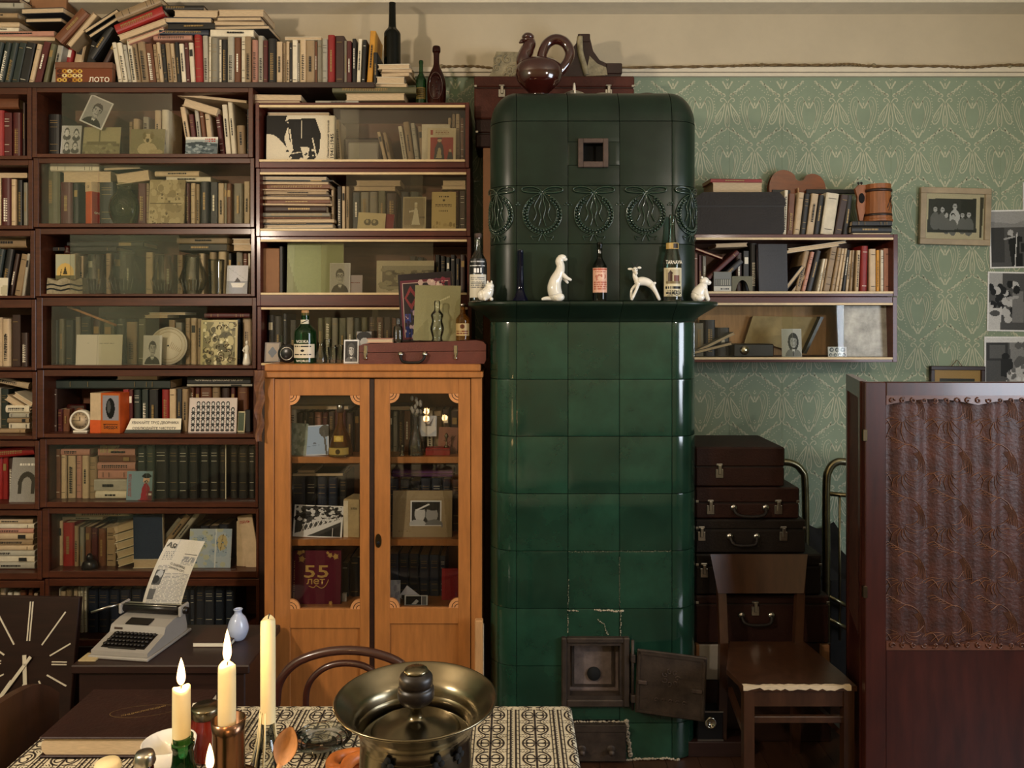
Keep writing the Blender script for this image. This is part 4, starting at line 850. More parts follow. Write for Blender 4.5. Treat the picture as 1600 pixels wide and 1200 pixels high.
pile('of the pinkish stack on the sixth shelf', YI+.01, z6, '153,212,13,p,s 153,212,13,p,s 154,212,10,b,s 153,211,12,p,s', .15); pile('on top of the cream floral books on sixth shelf', YI, sz(712, YI), '96,141,11,p,s', .14)
mb = MB(); rg = random.Random(4)
for i in range(16): a = rg.uniform(-1, 1); mb.tube(spline([(-.04+i*.005, 0, 0), (-.03+i*.004+a*.01, -.01, .02), (-.04+i*.0055, .0, .042)], 3), .004, 5)
tag(mb.build('dried_grass_bundle', 'paper_old', None, (sx(168, YI), YI+.02, sz(712, YI))), 'crumpled yellowish dried bundle on top of the pinkish book stack', 'bundle')
cb_ = card('caricature_book', 'blue covered book with a drawn man in a long red coat', 'book', 197, 737, 237, 786, YC, Z, [('bg', '7f9aa6'), ('p', [(.55, .98), (.95, .98), (.9, .55), (.8, .42), (.68, .42), (.6, .6)], '9c2434'), ('e', .76, .3, .13, .13, 'd8b090'), ('e', .77, .16, .16, .09, .1), ('r', .58, .15, .95, .2, .1), ('e', .76, .37, .08, .05, .2), ('e', .77, .375, .04, .02, 'd8b090'), ('r', .84, .68, 1, .98, '6a2230'), ('r', .86, .76, .97, .84, 'd8d0c8'), ('r', .45, .98, 1, 1, '9c2434')], th=.015, n=(44, 54), lean=5, edge='book_s')
text('ДОВЛАТОВ', .1, .016, 'ink_red', cb_, (-.042, -.001, .066), (0, -math.pi/2, 0))
Z = ZB['a', 6]
row('on the seventh shelf at the left', YI, Z, '87,96,815,c 97,115,817,r 116,123,822,t 124,131,824,G 132,141,824,b 142,152,825,m 153,165,826,b 166,180,824,t', .16, None)
for i in range(5): slant(200+i*1.5, 822+i*13, 17, 48, 11, .14, 'cwwww'[i], YI-.01, f'{["cream","white","white","white","white"][i]} paged book, {nth(i)} from top of the tilted stack on seventh shelf')
card('blue_notebook', 'dark blue cloth notebook standing in the middle of the seventh shelf', 'notebook', 209, 805, 256, 875, YC+.01, sz(875, YC), [('bg', '2c3a50'), ('n', .12), ('t', .35, .4, .65, .44, 1, '22304a'), ('r', .96, 0, 1, 1, 'a8a294')], th=.012, tilt=-3, lean=4, edge='pages_v')
pile('under the dark blue notebook on the seventh shelf', YI-.03, Z, '208,250,14,w,p,3', .12)
slant(276, 828, 52, 60, 9, .15, 't', YI, 'tan book leaning right of the blue notebook on seventh shelf', 's'); slant(290, 826, 52, 66, 8, .15, 's', YI, 'pale grey book leaning behind the newspaper on seventh shelf', 's'); slant(265, 832, 52, 56, 8, .15, 'G', YI+.01, 'grey book leaning directly against the blue notebook', 's')
pile('along the top of the seventh shelf at left', YI+.03, sz(815, YI), '92,160,5,w,s 120,200,9,c,s,4', .13)
row('at the back right of the seventh shelf', YI+.06, Z, '300,312,822,u 313,326,822,u 327,340,822,d 341,356,820,u 380,386,826,B', .13, back=True)
card('folded_map', 'unfolded pale blue map standing at the right of the seventh shelf', 'map', 294, 828, 360, 892, YC+.01, Z, [('bg', 'b9c6d6'), ('b', 40, 0, 0, 1, 1, .06, 'a8bad0', 'c4c8b4'), ('e', .78, .35, .12, .2, 'c9b88a'), ('l', .6, .1, .7, .6, .02, '6a86a8'), ('l', .8, .15, .74, .55, .02, '8a7448'), ('b', 30, 0, .1, 1, .9, .015, '5f7a9c', '8f9aa0'), ('r', .61, 0, .64, 1, 'dfe4e8'), ('t', .1, .2, .4, .5, 6, '8aa0b8')], n=(64, 60), lean=7)
pf = MB().bbox(-.022, 0, 0, .022, .09, .205, .002).build('book', 'book_c', None, (sx(375, YC+.02), YC+.03, Z), (0, 0, -.2)); tag(pf, 'beige book standing right of the pale blue map', 'book'); MB().box(-.019, .004, .2, .019, .0915, .2055).build('page_block', 'pages', pf)
pf = MB().bbox(-.05, .0, 0, .02, .012, .24, .002).build('book', 'book_c', None, (sx(398, YC), YC+.02, Z), (0, math.radians(-10), -.1)); tag(pf, 'cream book with lettering leaning at the right end of seventh shelf', 'book'); text('ЛЯНЬ', .05, .013, 'ink_red', pf, (-.018, -.0008, .21))
bu = E('small_black_bust', 'small black cast paperweight at the front of the seventh shelf', 'figurine', (sx(138, YC-.01), YC, Z)); MB().lathe([(0, 0), (.034, 0), (.036, .01), (.03, .03), (.018, .04), (0, .041)], 14, sy=.7).build('base', 'plastic_black', bu); MB().ball((0, 0, .05), (.016, .015, .02), 10).build('head', 'plastic_black', bu)
Z = ZB['a', 7]
row('on the eighth shelf behind the wall clock', YI, Z, '78,86,922,c 87,93,920,w 94,102,924,c 103,112,920,t 113,119,921,c 120,124,918,w 125,129,918,w 130,134,918,w', .15)
row('in the dark set behind the typewriter', YI, Z, '136,151,921,u 152,169,921,u 170,186,921,u 187,203,921,u 204,221,921,u 222,240,921,u 241,258,921,u 259,277,921,u 278,296,921,u 297,304,921,u 305,318,917,u 319,335,917,u 336,350,917,u 351,364,917,u', .16, 'dark set volumes behind the typewriter', 1, 0, 'volume')
# leftmost stack
L = 'at the left edge'
Z = ZB['z', 0]; row(f'on the top shelf {L}', YI, Z, '-30,-14,170,r -13,5,172,r 6,18,176,m 19,33,176,m 34,38,160,B', .16); pile(f'on the red books {L}', YI, sz(170, YI), '-30,30,18,b,s', .15)
Z = ZB['z', 1]; row(f'on the second shelf {L}', YI, Z, '-30,-16,280,m -15,0,278,c 1,16,278,m 17,25,280,c 26,34,281,k 35,42,285,G', .16); pile(f'on the second shelf {L}', YI, sz(278, YI), '-30,42,8,c,p', .15)
Z = ZB['z', 2]; row(f'on the third shelf {L}', YI, Z, '-16,-4,388,g,12 -2,10,388,k,12 12,19,396,B,12 21,32,396,t,12 33,38,396,s,9', .15); pile(f'on the third shelf {L}', YI+.03, sz(386, YI), '-30,42,16,t,s', .15)
card('white_booklet', 'white booklet with a bottom corner drawing at the left picture edge', 'booklet', -20, 434, 11, 460, YC, Z, [('bg', 'cfc6ae'), ('e', .85, .7, .2, .3, 'b0a88c')], lean=5, n=(12, 12))
Z = ZB['z', 3]; bl = row(f'on the fourth shelf {L}', YI, Z, '-30,-15,498,B -14,1,496,c 2,15,498,c 17,30,492,B 31,43,520,B', .16)
text('ПАЛИНОВЪ', .1, .012, 'ink', bl[2], (.018, -.0075, .1), (0, -math.pi/2, 0))
Z = ZB['z', 4]; row(f'on the fifth shelf {L}', YI+.03, Z, '-25,-12,608,G -11,0,606,s 1,12,608,g', .14); pile(f'on the fifth shelf {L}', YI, Z, '-20,40,7,t,s 14,46,9,w,s 12,46,8,t,s 15,46,8,s,s 10,47,12,w,s', .14)
slant(28, 632, -32, 44, 9, .14, 'c', YI, 'cream paged book slanting on the fifth shelf at the left picture edge'); slant(20, 598, -12, 52, 10, .15, 'c', YI, 'cream spined book tilted near the top of fifth shelf at left edge', 's'); slant(36, 624, -32, 34, 7, .14, 'w', YI, 'white paged book slanting above the cream one at the left edge')
Z = ZB['z', 5]; row(f'on the sixth shelf {L}', YI+.02, Z, '-30,-14,712,m -13,3,714,r 4,12,714,r 13,20,716,B', .15); slant(24, 706, 5, 60, 14, .15, 'r', YI, 'bright red book lying across the sixth shelf at the left edge', 's')
ap = card('arch_book', 'grey book with an arch drawing on the sixth shelf at left edge', 'book', 14, 716, 55, 787, YC, Z, [('bg', '8a857c'), ('t', .3, .12, .9, .2, 1, 'd8d2c4'), ('e', .62, .58, .34, .26, '3a352c'), ('e', .62, .64, .2, .2, '8a857c'), ('r', .42, .62, .82, .95, '8a857c'), ('r', .3, .55, .44, .82, '3a352c'), ('r', .8, .55, .94, .82, '3a352c'), ('n', .08)], th=.012, n=(44, 60), edge='book_G')
Z = ZB['z', 6]; pile(f'on the seventh shelf {L}', YC+.02, Z, '-20,55,11,s,s -20,54,9,w,s -22,55,9,s,s -20,53,8,c,s -20,52,9,t,s -22,53,10,c,s -20,53,7,p,s -20,54,8,w,s -21,52,7,c,s', .15)
Z = ZB['z', 7]; row(f'on the eighth shelf {L}', YI, Z, '-25,-14,922,c -12,-4,926,k -2,6,920,c 7,14,926,w,3 16,26,925,w,3 28,37,922,b,3 39,46,922,b,4 48,54,928,c,3', .15)
# ---------------------------------------------------------------- reddish stack, shelf contents
Z = ZB['b', 0]
tr = card('tram_book', 'large white book with a black woodcut tram on its cover', 'book', 416, 180, 522, 249, YC, Z, [('bg', 'd3c7ad'), ('p', [(0, 0), (.3, .0), (.28, .12), (.34, .2), (.3, .3), (.26, .5), (.3, .7), (.18, .5), (.1, .42), (.0, .4)], .03), ('p', [(.32, .08), (.72, .06), (.8, .4), (.78, .8), (.7, .98), (.3, .98), (.4, .75), (.33, .5)], .03), ('r', .4, .14, .66, .42, .06), ('l', .52, .12, .52, .5, .015, 'd3c7ad'), ('p', [(.5, .68), (.64, .7), (.6, .98), (.56, .98)], 'd3c7ad'), ('l', .34, .3, .38, .7, .02, 'd3c7ad'), ('l', .68, .5, .74, .9, .02, 'd3c7ad'), ('l', .28, .86, .5, .8, .02, 'd3c7ad'), ('b', 14, .3, .75, .75, .98, .02, 'd3c7ad', .03), ('l', .2, .2, .34, .1, .03, .03), ('n', .05)], th=.04, n=(90, 64), lean=2, edge='paper')
text('Ленинградский трамвай', .17, .012, 'ink', tr, (.126, -.001, .1), (0, -math.pi/2, 0)); text('1941-1945', .11, .016, 'ink', tr, (.143, -.001, .07), (0, -math.pi/2, 0))
pile('above the tram book', YC+.03, sz(178, YC), '418,514,5,w', .15)
row('on the top reddish shelf behind hazy glass', YI, Z, '527,534,186,c,-5 600,606,205,c,-12 607,613,206,t,-10 630,637,196,w,-9 638,648,190,t,-9 649,656,192,s,-8 657,664,196,t,-5 700,705,184,c 706,711,177,t 712,718,177,c 719,725,184,b', .14, back=True)
rd = E('old_radio', 'dark framed set with a rounded screen behind hazy glass on top shelf', 'radio', (sx(568, YI+.05), YI+.05, Z)); k = YI/F; MB().bbox(-32*k, 0, 0, 32*k, .12, 44*k, .01).build('cabinet', 'dark_wood', rd); MB().bbox(-24*k, -.004, 6*k, 24*k, .002, 36*k, .004).build('screen', 'case_grey', rd)
bk = E('white_book_set', 'white boxed book standing behind the red square booklet', 'book', (sx(685, YC+.03), YC+.03, Z)); MB().bbox(-26*k, 0, 0, 18*k, .03, 60*k, .001).build('cover', 'book_w', bk)
card('red_square_booklet', 'cream booklet with two figures on a red square, top reddish shelf', 'booklet', 668, 198, 712, 251, YC, Z, [('bg', 'd0c2a0'), ('t', .28, .06, .75, .2, 3, '9c7a5a'), ('r', .08, .06, .18, .2, 'a04030'), ('r', .08, .28, .92, .96, '9c3026'), ('p', [(.22, .96), (.6, .96), (.55, .55), (.46, .4), (.36, .4), (.26, .6)], .2), ('p', [(.3, .9), (.5, .9), (.46, .6), (.38, .6)], 'b5a880'), ('e', .42, .37, .07, .06, 'c9a880'), ('r', .35, .3, .5, .34, .15), ('p', [(.68, .96), (.92, .96), (.86, .72), (.74, .72)], .2), ('e', .8, .68, .05, .05, 'c9a880')], n=(44, 54), th=.006)
Z = ZB['b', 1]
pile('of the magazine stack', YI-.03, Z, '410,523,3,s,s,1 412,520,5,w,p,-2 409,518,3,k,s,2 410,522,6,t,p,-1 412,516,3,b,s,2 411,515,7,G,s 413,510,11,B,s,-1 411,518,3,c,p,3 413,516,6,b,s,-2 411,514,5,t,p,2 410,516,3,B,s,-3 412,510,6,t,s 410,512,3,b,p,3 411,516,7,b,s,-2 409,513,4,c,p,2 412,520,3,k,s,-1 408,510,5,w,p,2', .2, 'magazines in the stack', 'magazine')
row('beside the magazine stack', YI, Z, '526,533,291,k 517,521,292,c 534,539,291,c 540,545,291,t', .17)
row('behind hazy glass on the second reddish shelf', YI+.02, Z, '550,562,300,g 563,576,300,G 577,590,300,G 591,602,298,e 603,620,302,B 626,640,300,k 641,655,300,g 700,708,298,b 709,717,298,m 718,727,298,B', .14, back=True)
pile('at top middle of second reddish shelf', YI+.03, sz(297, YI), '552,618,8,t 556,626,9,c', .12); pile('at top right of the second reddish shelf', YI, sz(296, YI), '690,728,6,c 692,727,8,c', .12)
card('globe_card', 'cream card printed with two small globes on second reddish shelf', 'card', 558, 332, 601, 358, YC+.02, Z, [('bg', 'c9b98e'), ('e', .36, .55, .13, .2, '6a6450'), ('e', .62, .55, .13, .2, '6a6450'), ('e', .34, .5, .05, .1, 'b0a480'), ('e', .6, .5, .05, .1, 'b0a480'), ('n', .05)], n=(44, 30), tilt=3)
card('red_pamphlet', 'small red pamphlet beside the card with two globes', 'pamphlet', 600, 334, 614, 358, YC+.03, Z, [('bg', '7a2430')], n=(6, 10), tilt=4)
card('bride_photo', 'sepia photograph of a standing figure in white on second reddish shelf', 'photograph', 629, 306, 665, 358, YC+.01, Z, [('bg', 'a89a7c'), ('r', .05, .03, .95, .9, '8a7c62'), ('p', [(.38, .85), (.75, .85), (.66, .5), (.62, .34), (.5, .34), (.48, .5)], 'e0d8c4'), ('e', .56, .27, .07, .07, 'cdbfa4'), ('r', .5, .18, .62, .24, 'e0d8c4'), ('l', .5, .42, .3, .45, .05, 'd8ceb8'), ('r', .7, .6, .95, .66, '6a5e48'), ('r', .05, .84, .95, .9, '9a8c70'), ('n', .06)], n=(40, 52))
card('worn_brochure', 'worn yellowed brochure standing at right of second reddish shelf', 'brochure', 674, 298, 712, 358, YC+.02, Z, [('bg', 'b39c68'), ('t', .3, .1, .7, .15, 1, '4a3c24'), ('e', .5, .22, .05, .03, '4a3c24'), ('t', .15, .32, .85, .4, 2, '6a5838'), ('t', .3, .48, .7, .52, 1, '6a5838'), ('b', 10, 0, .8, 1, 1, .05, '8a7448', 'a38c5a')], n=(40, 56))
Z = ZB['b', 2]
tb = E('thick_brown_book', 'thick brown paged book with dark cover at left of third reddish shelf', 'book', (sx(424, YC), YC, Z)); k = YC/F; MB().bbox(-16*k, .0, 0, 13*k, .2, 70*k, .004).build('page_block', 'plywood', tb); MB().bbox(13*k, -.003, -.0, 18*k, .205, 73*k, .002).build('cover', 'book_k', tb)
card('green_board', 'pale green plain board standing behind the portrait of man in glasses', 'board', 448, 380, 536, 458, YC+.015, Z, [('bg', '8f9a66'), ('p', [(0, .25), (.2, 1), (0, 1)], '7c8250'), ('r', .65, 0, .66, 1, '7f8a58'), ('n', .04)], th=.006, n=(40, 36), lean=3)
card('glasses_portrait', 'black and white portrait of a man in glasses and tie', 'photograph', 515, 411, 547, 458, YC-.005, Z, portrait(.72, .1, .7, .08, .85, glasses=True, fr=.03), n=(44, 58), lean=3)
card('lilac_card', 'small lilac grey card beside the portrait of man in glasses', 'card', 547, 430, 566, 458, YC+.002, Z, [('bg', 'a59aa0'), ('t', .05, .4, .8, .5, 1, '7a3a30')], n=(24, 20), lean=3)
card('street_picture', 'white mounted street picture with rounded corner behind glass, third reddish shelf', 'picture', 588, 407, 678, 458, YC+.02, Z, [('bg', 'b9b092'), ('r', .1, .16, 1, .88, '6a6450'), ('b', 50, .1, .2, 1, .88, .05, '4a4636', '8f886c'), ('r', .12, .16, 1, .3, '8f8a74'), ('r', .1, .8, 1, .88, '9a947a'), ('n', .06)], n=(70, 44), lean=4)
row('at the right end of the third reddish shelf', YI+.02, Z, '640,650,400,k 652,662,402,g 680,687,398,k 688,696,400,k 697,703,402,g 704,711,398,k 712,718,404,k 719,727,398,B', .14, back=True)
Z = ZB['b', 3]
row('on the lowest reddish shelf behind glass', YI, Z, '418,428,492,u 429,440,494,d 442,448,490,u 452,462,500,k 496,505,497,e 506,517,496,e 518,528,497,G 529,540,497,e 541,552,496,G 553,563,497,g 564,574,496,e 576,586,495,B 588,598,496,b 600,610,495,B 612,622,497,b', .15, back=True)
# ---------------------------------------------------------------- wooden glazed cabinet
CY = 3.05; k = CY/F; X0, X1 = 411, 753; CD = .35; CX = sx(582, CY)
cab = E('display_cabinet', 'orange brown wooden display cabinet with two glazed doors', 'cabinet', (CX, CY, 0))
x = lambda p: sx(p, CY)-CX; z = lambda p: sz(p, CY)
ctop = z(569)
MB().bbox(x(414), -.008, z(580), x(751), CD, ctop, .004).build('top_board', 'cabinet_wood', cab); MB().bbox(x(411), -.018, z(590), x(755), CD, z(580.5), .004).build('cornice', 'cabinet_wood', cab)
MB().bbox(x(413), .0, 0, x(428), CD-.01, z(590.5), .002).build('side_post', 'cabinet_wood', cab); MB().bbox(x(736), .0, 0, x(753), CD-.01, z(590.5), .002).build('side_post', 'cabinet_wood', cab)
MB().box(x(428), CD-.02, .0, x(736), CD-.01, z(591)).build('back_panel', 'cabinet_inner', cab); MB().bbox(x(428), .005, 0, x(736), CD-.02, .08, .002).build('plinth', 'cabinet_wood', cab)
SH = {}
for i, py in enumerate((717, 848, 955)):
    MB().bbox(x(428), .045, z(py+10), x(736), CD-.02, z(py), .001).build('shelf_board', 'cabinet_wood', cab); SH[i] = z(py)+0
def cdoor(a, b, g0, g1, gt, gb, pt, lock):
    d = MB(); y0, y1 = .002, .024
    d.bbox(x(a), y0, .085, x(g0), y1, z(592), .0015).bbox(x(g1), y0, .085, x(b), y1, z(592), .0015).bbox(x(g0), y0, z(gt), x(g1), y1, z(592), .0012).bbox(x(g0), y0, z(pt), x(g1), y1, z(gb), .0012).bbox(x(g0), y0, .085, x(g1), y1, .16, .0012)
    o = d.build('door', 'cabinet_wood', cab)
    MB().box(x(g0), y0+.009, .16, x(g1), y0+.015, z(pt)).build('lower_panel', 'cabinet_wood', o)
    MB().box(x(g0)-.003, .016, z(gb)-.003, x(g1)+.003, .019, z(gt)+.003).build('glass_pane', 'pane_clear', o)
    for qx, qz, sxn, szn in ((g0, gt, 1, -1), (g1, gt, -1, -1), (g0, gb, 1, 1), (g1, gb, -1, 1)):
        f = MB()
        for j, (r0, r1) in enumerate(((0, 5), (5, 6.2), (6.2, 9.5), (9.5, 10.7), (10.7, 15))):
            P = [(x(qx)+sxn*r1*k*math.cos(t*math.pi/16), z(qz)+szn*r1*k*math.sin(t*math.pi/16)) for t in range(9)]+[(x(qx)+sxn*r0*k*math.cos(t*math.pi/16), z(qz)+szn*r0*k*math.sin(t*math.pi/16)) for t in range(8, -1, -1)]
            f.prism(P, .003+.002*(j % 2), .016, j % 2)
        f.prism([(x(qx), z(qz))]+[(x(qx)+sxn*15*k*math.cos(t*math.pi/16), z(qz)+szn*15*k*math.sin(t*math.pi/16)) for t in range(9)], .008, .016, 0)
        f.build('corner_fan', ['cabinet_carve', 'dark_wood'], o)
    if lock:
        MB().prism([(x(591)+5*k*math.cos(t), z(845)+11*k*math.sin(t)) for t in [i*math.pi/8 for i in range(16)]], -.001, .003).build('keyhole_plate', 'brass_dark', o); MB().lathe([(0, -.003), (.006, -.003), (.007, 0), (0, 0)], 12, ax='y').build('keyhole', 'soot_shade', o, (x(591), -.0, z(848)))
cdoor(429, 577, 453, 562, 618, 952, 982, False); cdoor(585, 735, 609, 716, 615, 950, 975, True)
MB().bbox(x(577.5), .006, .085, x(584.5), .03, z(592), .001).build('gap_shade_strip', 'dark_wood', cab)  # dark strip stands in for the shaded gap between the doors
# cabinet contents
Y1, Y2, Y3 = CY+.075, CY+.12, CY+.16
zc0 = SH[0]
row('in the upper left cabinet compartment', Y3, zc0, '450,462,640,w 463,472,646,B 473,480,644,k 481,490,644,B 491,502,644,p 503,512,644,m 513,522,644,B 523,540,640,m 541,552,645,B 553,562,640,B', .14, back=True)
pile('atop the upper left cabinet books', Y3, sz(640, Y3), '454,545,6,s,p 452,552,16,G,s', .13)
card('grey_green_card', 'grey green mottled card at left in the upper cabinet compartment', 'card', 449, 662, 478, 716, Y1, zc0, [('bg', '8f9a8c'), ('b', 40, 0, 0, 1, 1, .06, '748072', 'a3aca0')], tilt=3, n=(24, 36))
card('blue_postcard', 'pale blue postcard with a dark tree in the upper left compartment', 'postcard', 477, 665, 514, 716, Y1, zc0, [('bg', 'c9d2e2'), ('r', .05, .04, .95, .95, '9fb8dc'), ('e', .85, .2, .25, .2, '4a4a46'), ('l', .8, .2, .9, .95, .08, '5a5a58'), ('e', .4, .6, .08, .03, '6a7a90'), ('l', .1, .7, .6, .66, .015, '7088a8')], tilt=-3, n=(36, 48))
co, R, H = bottle('cognac_bottle', 'golden bell shaped cognac bottle with gold label behind cabinet glass', 532, Y1-.005, zc0, 633, 38, [(0, 0), (.9, 0), (1, .03), (.98, .12), (.72, .38), (.35, .58), (.24, .66), (.22, .9), (.26, .92), (.26, 1)], 'amber', [('cap', .86, 1.01, .3, 'steel'), ('label', .03, .2, [('bg', 'b39a52'), ('r', 0, 0, 1, .1, '5a4a20'), ('e', .5, .5, .1, .3, '3a2c10'), ('r', 0, .85, 1, 1, '5a4a20')], .9, 1.02), ('label', .3, .42, [('bg', 'c9a84a'), ('e', .5, .5, .3, .35, 'e0c470')], .5, .8)])
row('in the upper right cabinet compartment', Y3, zc0, '607,613,644,k 614,620,643,s 622,630,640,B 631,641,640,b 643,652,642,B 653,664,642,k 667,676,642,w 678,690,642,t 691,702,640,B 704,716,643,B', .14, back=True)
pile('atop the upper right cabinet books', Y3, sz(642, Y3), '606,640,8,k,p', .13)
vs_, R, H = lathe_thing('glass_vase', 'clear narrow glass vase with grey dried stems behind right cabinet door', 'vase', 650, Y1+.01, zc0, 645, 24, [(0, 0), (.9, 0), (1, .05), (.95, .3), (.5, .6), (.45, .8), (.6, 1)], 'clear_glass', 'glass_body', n=16)
mb = MB(); rg = random.Random(8)
for i in range(14): mb.ball((rg.uniform(-.02, .02), rg.uniform(-.015, .015), H+rg.uniform(-.01, .06)), (.008, .006, .012), 6)
mb.build('dried_flowers', 'case_grey', vs_, stuff=True)
card('rabbit_card', 'pale card with a pointed eared head behind the right cabinet door', 'card', 656, 650, 682, 682, Y2, sz(682, Y2), [('bg', 'b9bcc6'), ('p', [(.1, .0), (.3, .5), (.7, .5), (.9, 0), (.95, .7), (.5, .95), (.1, .7)], 'd8d4d0'), ('p', [(.2, .1), (.35, .5), (.65, .5), (.8, .1), (.55, .4), (.45, .4)], '5a5458')], n=(24, 28))
hs = card('red_lined_card', 'reddish brown card with line drawing in upper right compartment', 'card', 684, 668, 714, 712, Y2, zc0, [('bg', '8a5c4c'), ('l', .2, .9, .9, .3, .02, '5a3428'), ('l', .3, .5, .9, .8, .02, '5a3428')], n=(24, 30), tilt=2)
tn = MB().bbox(-.05, 0, 0, .05, .05, .03, .002).build('red_tin', 'book_r', None, (sx(684, Y1), Y1, zc0)); tag(tn, 'flat dark red tin under small trinkets in the right cabinet compartment', 'tin'); MB().box(-.051, -.001, .022, .051, .051, .0245).build('lid_rim', 'book_m', tn)
for i, (px, hh) in enumerate(((628, .05), (643, .035), (697, .06))):
    t = E('brass_trinket', ['leftmost small brass trinket on the upper right cabinet shelf', 'small brass trinket beside the glass vase in the cabinet', 'small brass trinket standing on the dark red tin'][i], 'trinket', (sx(px, Y1), Y1+(.02 if i == 2 else 0), zc0+(.03 if i == 2 else 0))); MB().lathe([(0, 0), (.012, 0), (.012, .004), (.004, .01), (.004, hh*.6), (.009, hh*.75), (.006, hh*.9), (0, hh)], 12).build('stem', 'brass', t)
zc1 = SH[1]
row('in the middle left cabinet compartment', Y3, zc1, '455,476,745,u 477,494,745,u 495,511,745,u 512,527,745,u 530,542,740,k', .15, None, 1, 0, 'leather volume')
pile('on the middle left leather volumes', Y3-.01, sz(744, Y3), '456,536,6,k,p,2 464,492,4,c,p', .14)
card('staircase_photo', 'black and white photograph of a crowd on a white trestle stair', 'photograph', 457, 791, 534, 844, Y1, zc1, [('bg', .9), ('r', .03, .04, .97, .96, .25), ('b', 130, .05, .05, .97, .5, .035, .85, .1), ('p', [(.03, .9), (.97, .4), (.97, .5), (.3, .96), (.03, .96)], .88), ('l', .2, .62, .9, .3, .02, .9)]+[('l', .15+i*.1, .9-i*.055, .25+i*.1, .55-i*.03, .02, .9) for i in range(8)]+[('l', .25+i*.1, .86-i*.055, .18+i*.1, .6-i*.03, .015, .9) for i in range(8)]+[('p', [(.5, .96), (.97, .6), (.97, .96)], .15), ('l', .8, .7, .8, .96, .015, .85)], n=(84, 60), tilt=2)
bn = E('binder_box', 'beige worn box file standing right of the crowd photograph', 'box', (sx(549, Y1), Y1+.0, zc1), rz=-.2); MB().bbox(-.034, 0, 0, .034, .1, .155, .002).build('box_body', 'paper_old', bn); MB().box(-.034, -.001, .0, -.014, .1005, .148).build('pale_spine', 'book_w', bn); text('БЛОК', .028, .009, 'ink', bn, (.012, -.001, .118))
row('in the middle right cabinet compartment', Y3, zc1, '607,622,748,u 624,640,750,u 641,656,752,u 657,673,748,u 674,690,748,u 691,705,749,u 706,718,750,B', .15, None, 1, 0, 'leather volume')
mat('purple', '5a2a66', .6, var=.3)
pv = MB().bbox(-.13, 0, 0, .13, .12, .03, .006).build('velvet_case', 'purple', None, (sx(660, Y3), Y3, sz(747, Y3)+.004)); tag(pv, 'purple velvet case lying on the leather volumes behind right door', 'case'); MB().box(-.131, -.001, .012, .131, .05, .015).build('gilt_trim', 'brass', pv)
am = card('couple_photo_mount', 'beige photo album page with a photograph of a couple in hats', 'photograph', 613, 768, 706, 846, Y1, zc1, [('bg', '9c8a6c'), ('n', .06), ('p', [(.84, 0), (1, 0), (1, 1), (.93, 1)], '8a7858'), ('r', .3, .22, .82, .76, .85), ('r', .32, .24, .8, .74, .2), ('e', .46, .5, .09, .16, .75), ('e', .66, .52, .1, .18, .6), ('e', .46, .34, .12, .08, .12), ('e', .68, .34, .12, .09, .15), ('l', .4, .42, .6, .3, .03, .85), ('e', .42, .72, .14, .1, .7), ('e', .7, .74, .15, .12, .45), ('r', .3, .74, .82, .76, .85), ('r', .3, .76, .82, 1, '9c8a6c'), ('t', .1, .85, .3, .9, 1, '8a7858')], th=.014, n=(84, 70), edge='plywood', lean=6)
zc2 = SH[2]-.0
an = card('anniversary_album', 'maroon album lettered with gold anniversary numerals and maple leaves', 'album', 455, 862, 532, 952, Y1, zc2, [('bg', '5c1a2c'), ('n', .08), ('r', .0, 0, .06, 1, '4a1422')]+[('r', .04, .2+i*.033, .065, .215+i*.033, 'b58a62') for i in range(22)], th=.03, n=(50, 56), edge='book_m', lean=4)
text('55', .1, .05, 'ink_gilt', an, (.0, -.001, .13)); text('лет', .075, .022, 'ink_gilt', an, (-.002, -.001, .09))
def leaf(p, cx, cz, r, a0):
    P = []
    for i in range(20): a = a0+i*2*math.pi/20; q = r*(1 if i % 4 == 0 else (.55 if i % 2 else .75)); P.append((cx+q*math.cos(a), cz+q*math.sin(a)))
    return MB().prism(P, -.0012, -.0004).build('gold_leaf', 'ink_gilt', p)
for cx, cz, r in ((-.07, .205, .013), (-.06, .18, .016), (.055, .195, .013), (.078, .19, .015), (.06, .005, .01), (-.055, .21, .009), (.045, .205, .008)): leaf(an, cx, cz, r, cx*40)
MB().ribbon(spline([(-.03, .072), (-.01, .066), (0, .074), (.02, .064), (.035, .07), (.045, .085), (.05, .098)], 4), .003, -.001).build('flourish', 'ink_gilt', an)
row('in the lower left cabinet compartment', Y3, zc2, '534,545,880,k 546,562,872,k', .15, back=True); card('white_slip', 'white slip of paper beside the maroon anniversary album', 'paper', 531, 928, 541, 952, Y1+.03, zc2, [('bg', 'd0d0d4')], n=(4, 4))
row('in the lower right cabinet compartment', Y3, zc2, '606,622,866,u 623,638,866,u 639,654,866,u 655,670,868,u 671,686,868,u 687,696,870,u', .15, None, 1, 1, 'leather volume')
card('red_folder', 'bright red folder standing at right in the lower cabinet compartment', 'folder', 690, 890, 718, 952, Y2, zc2, [('bg', '96202c'), ('n', .06), ('r', 0, 0, .2, 1, 'a82c36')], th=.012, n=(12, 20), edge='book_r')
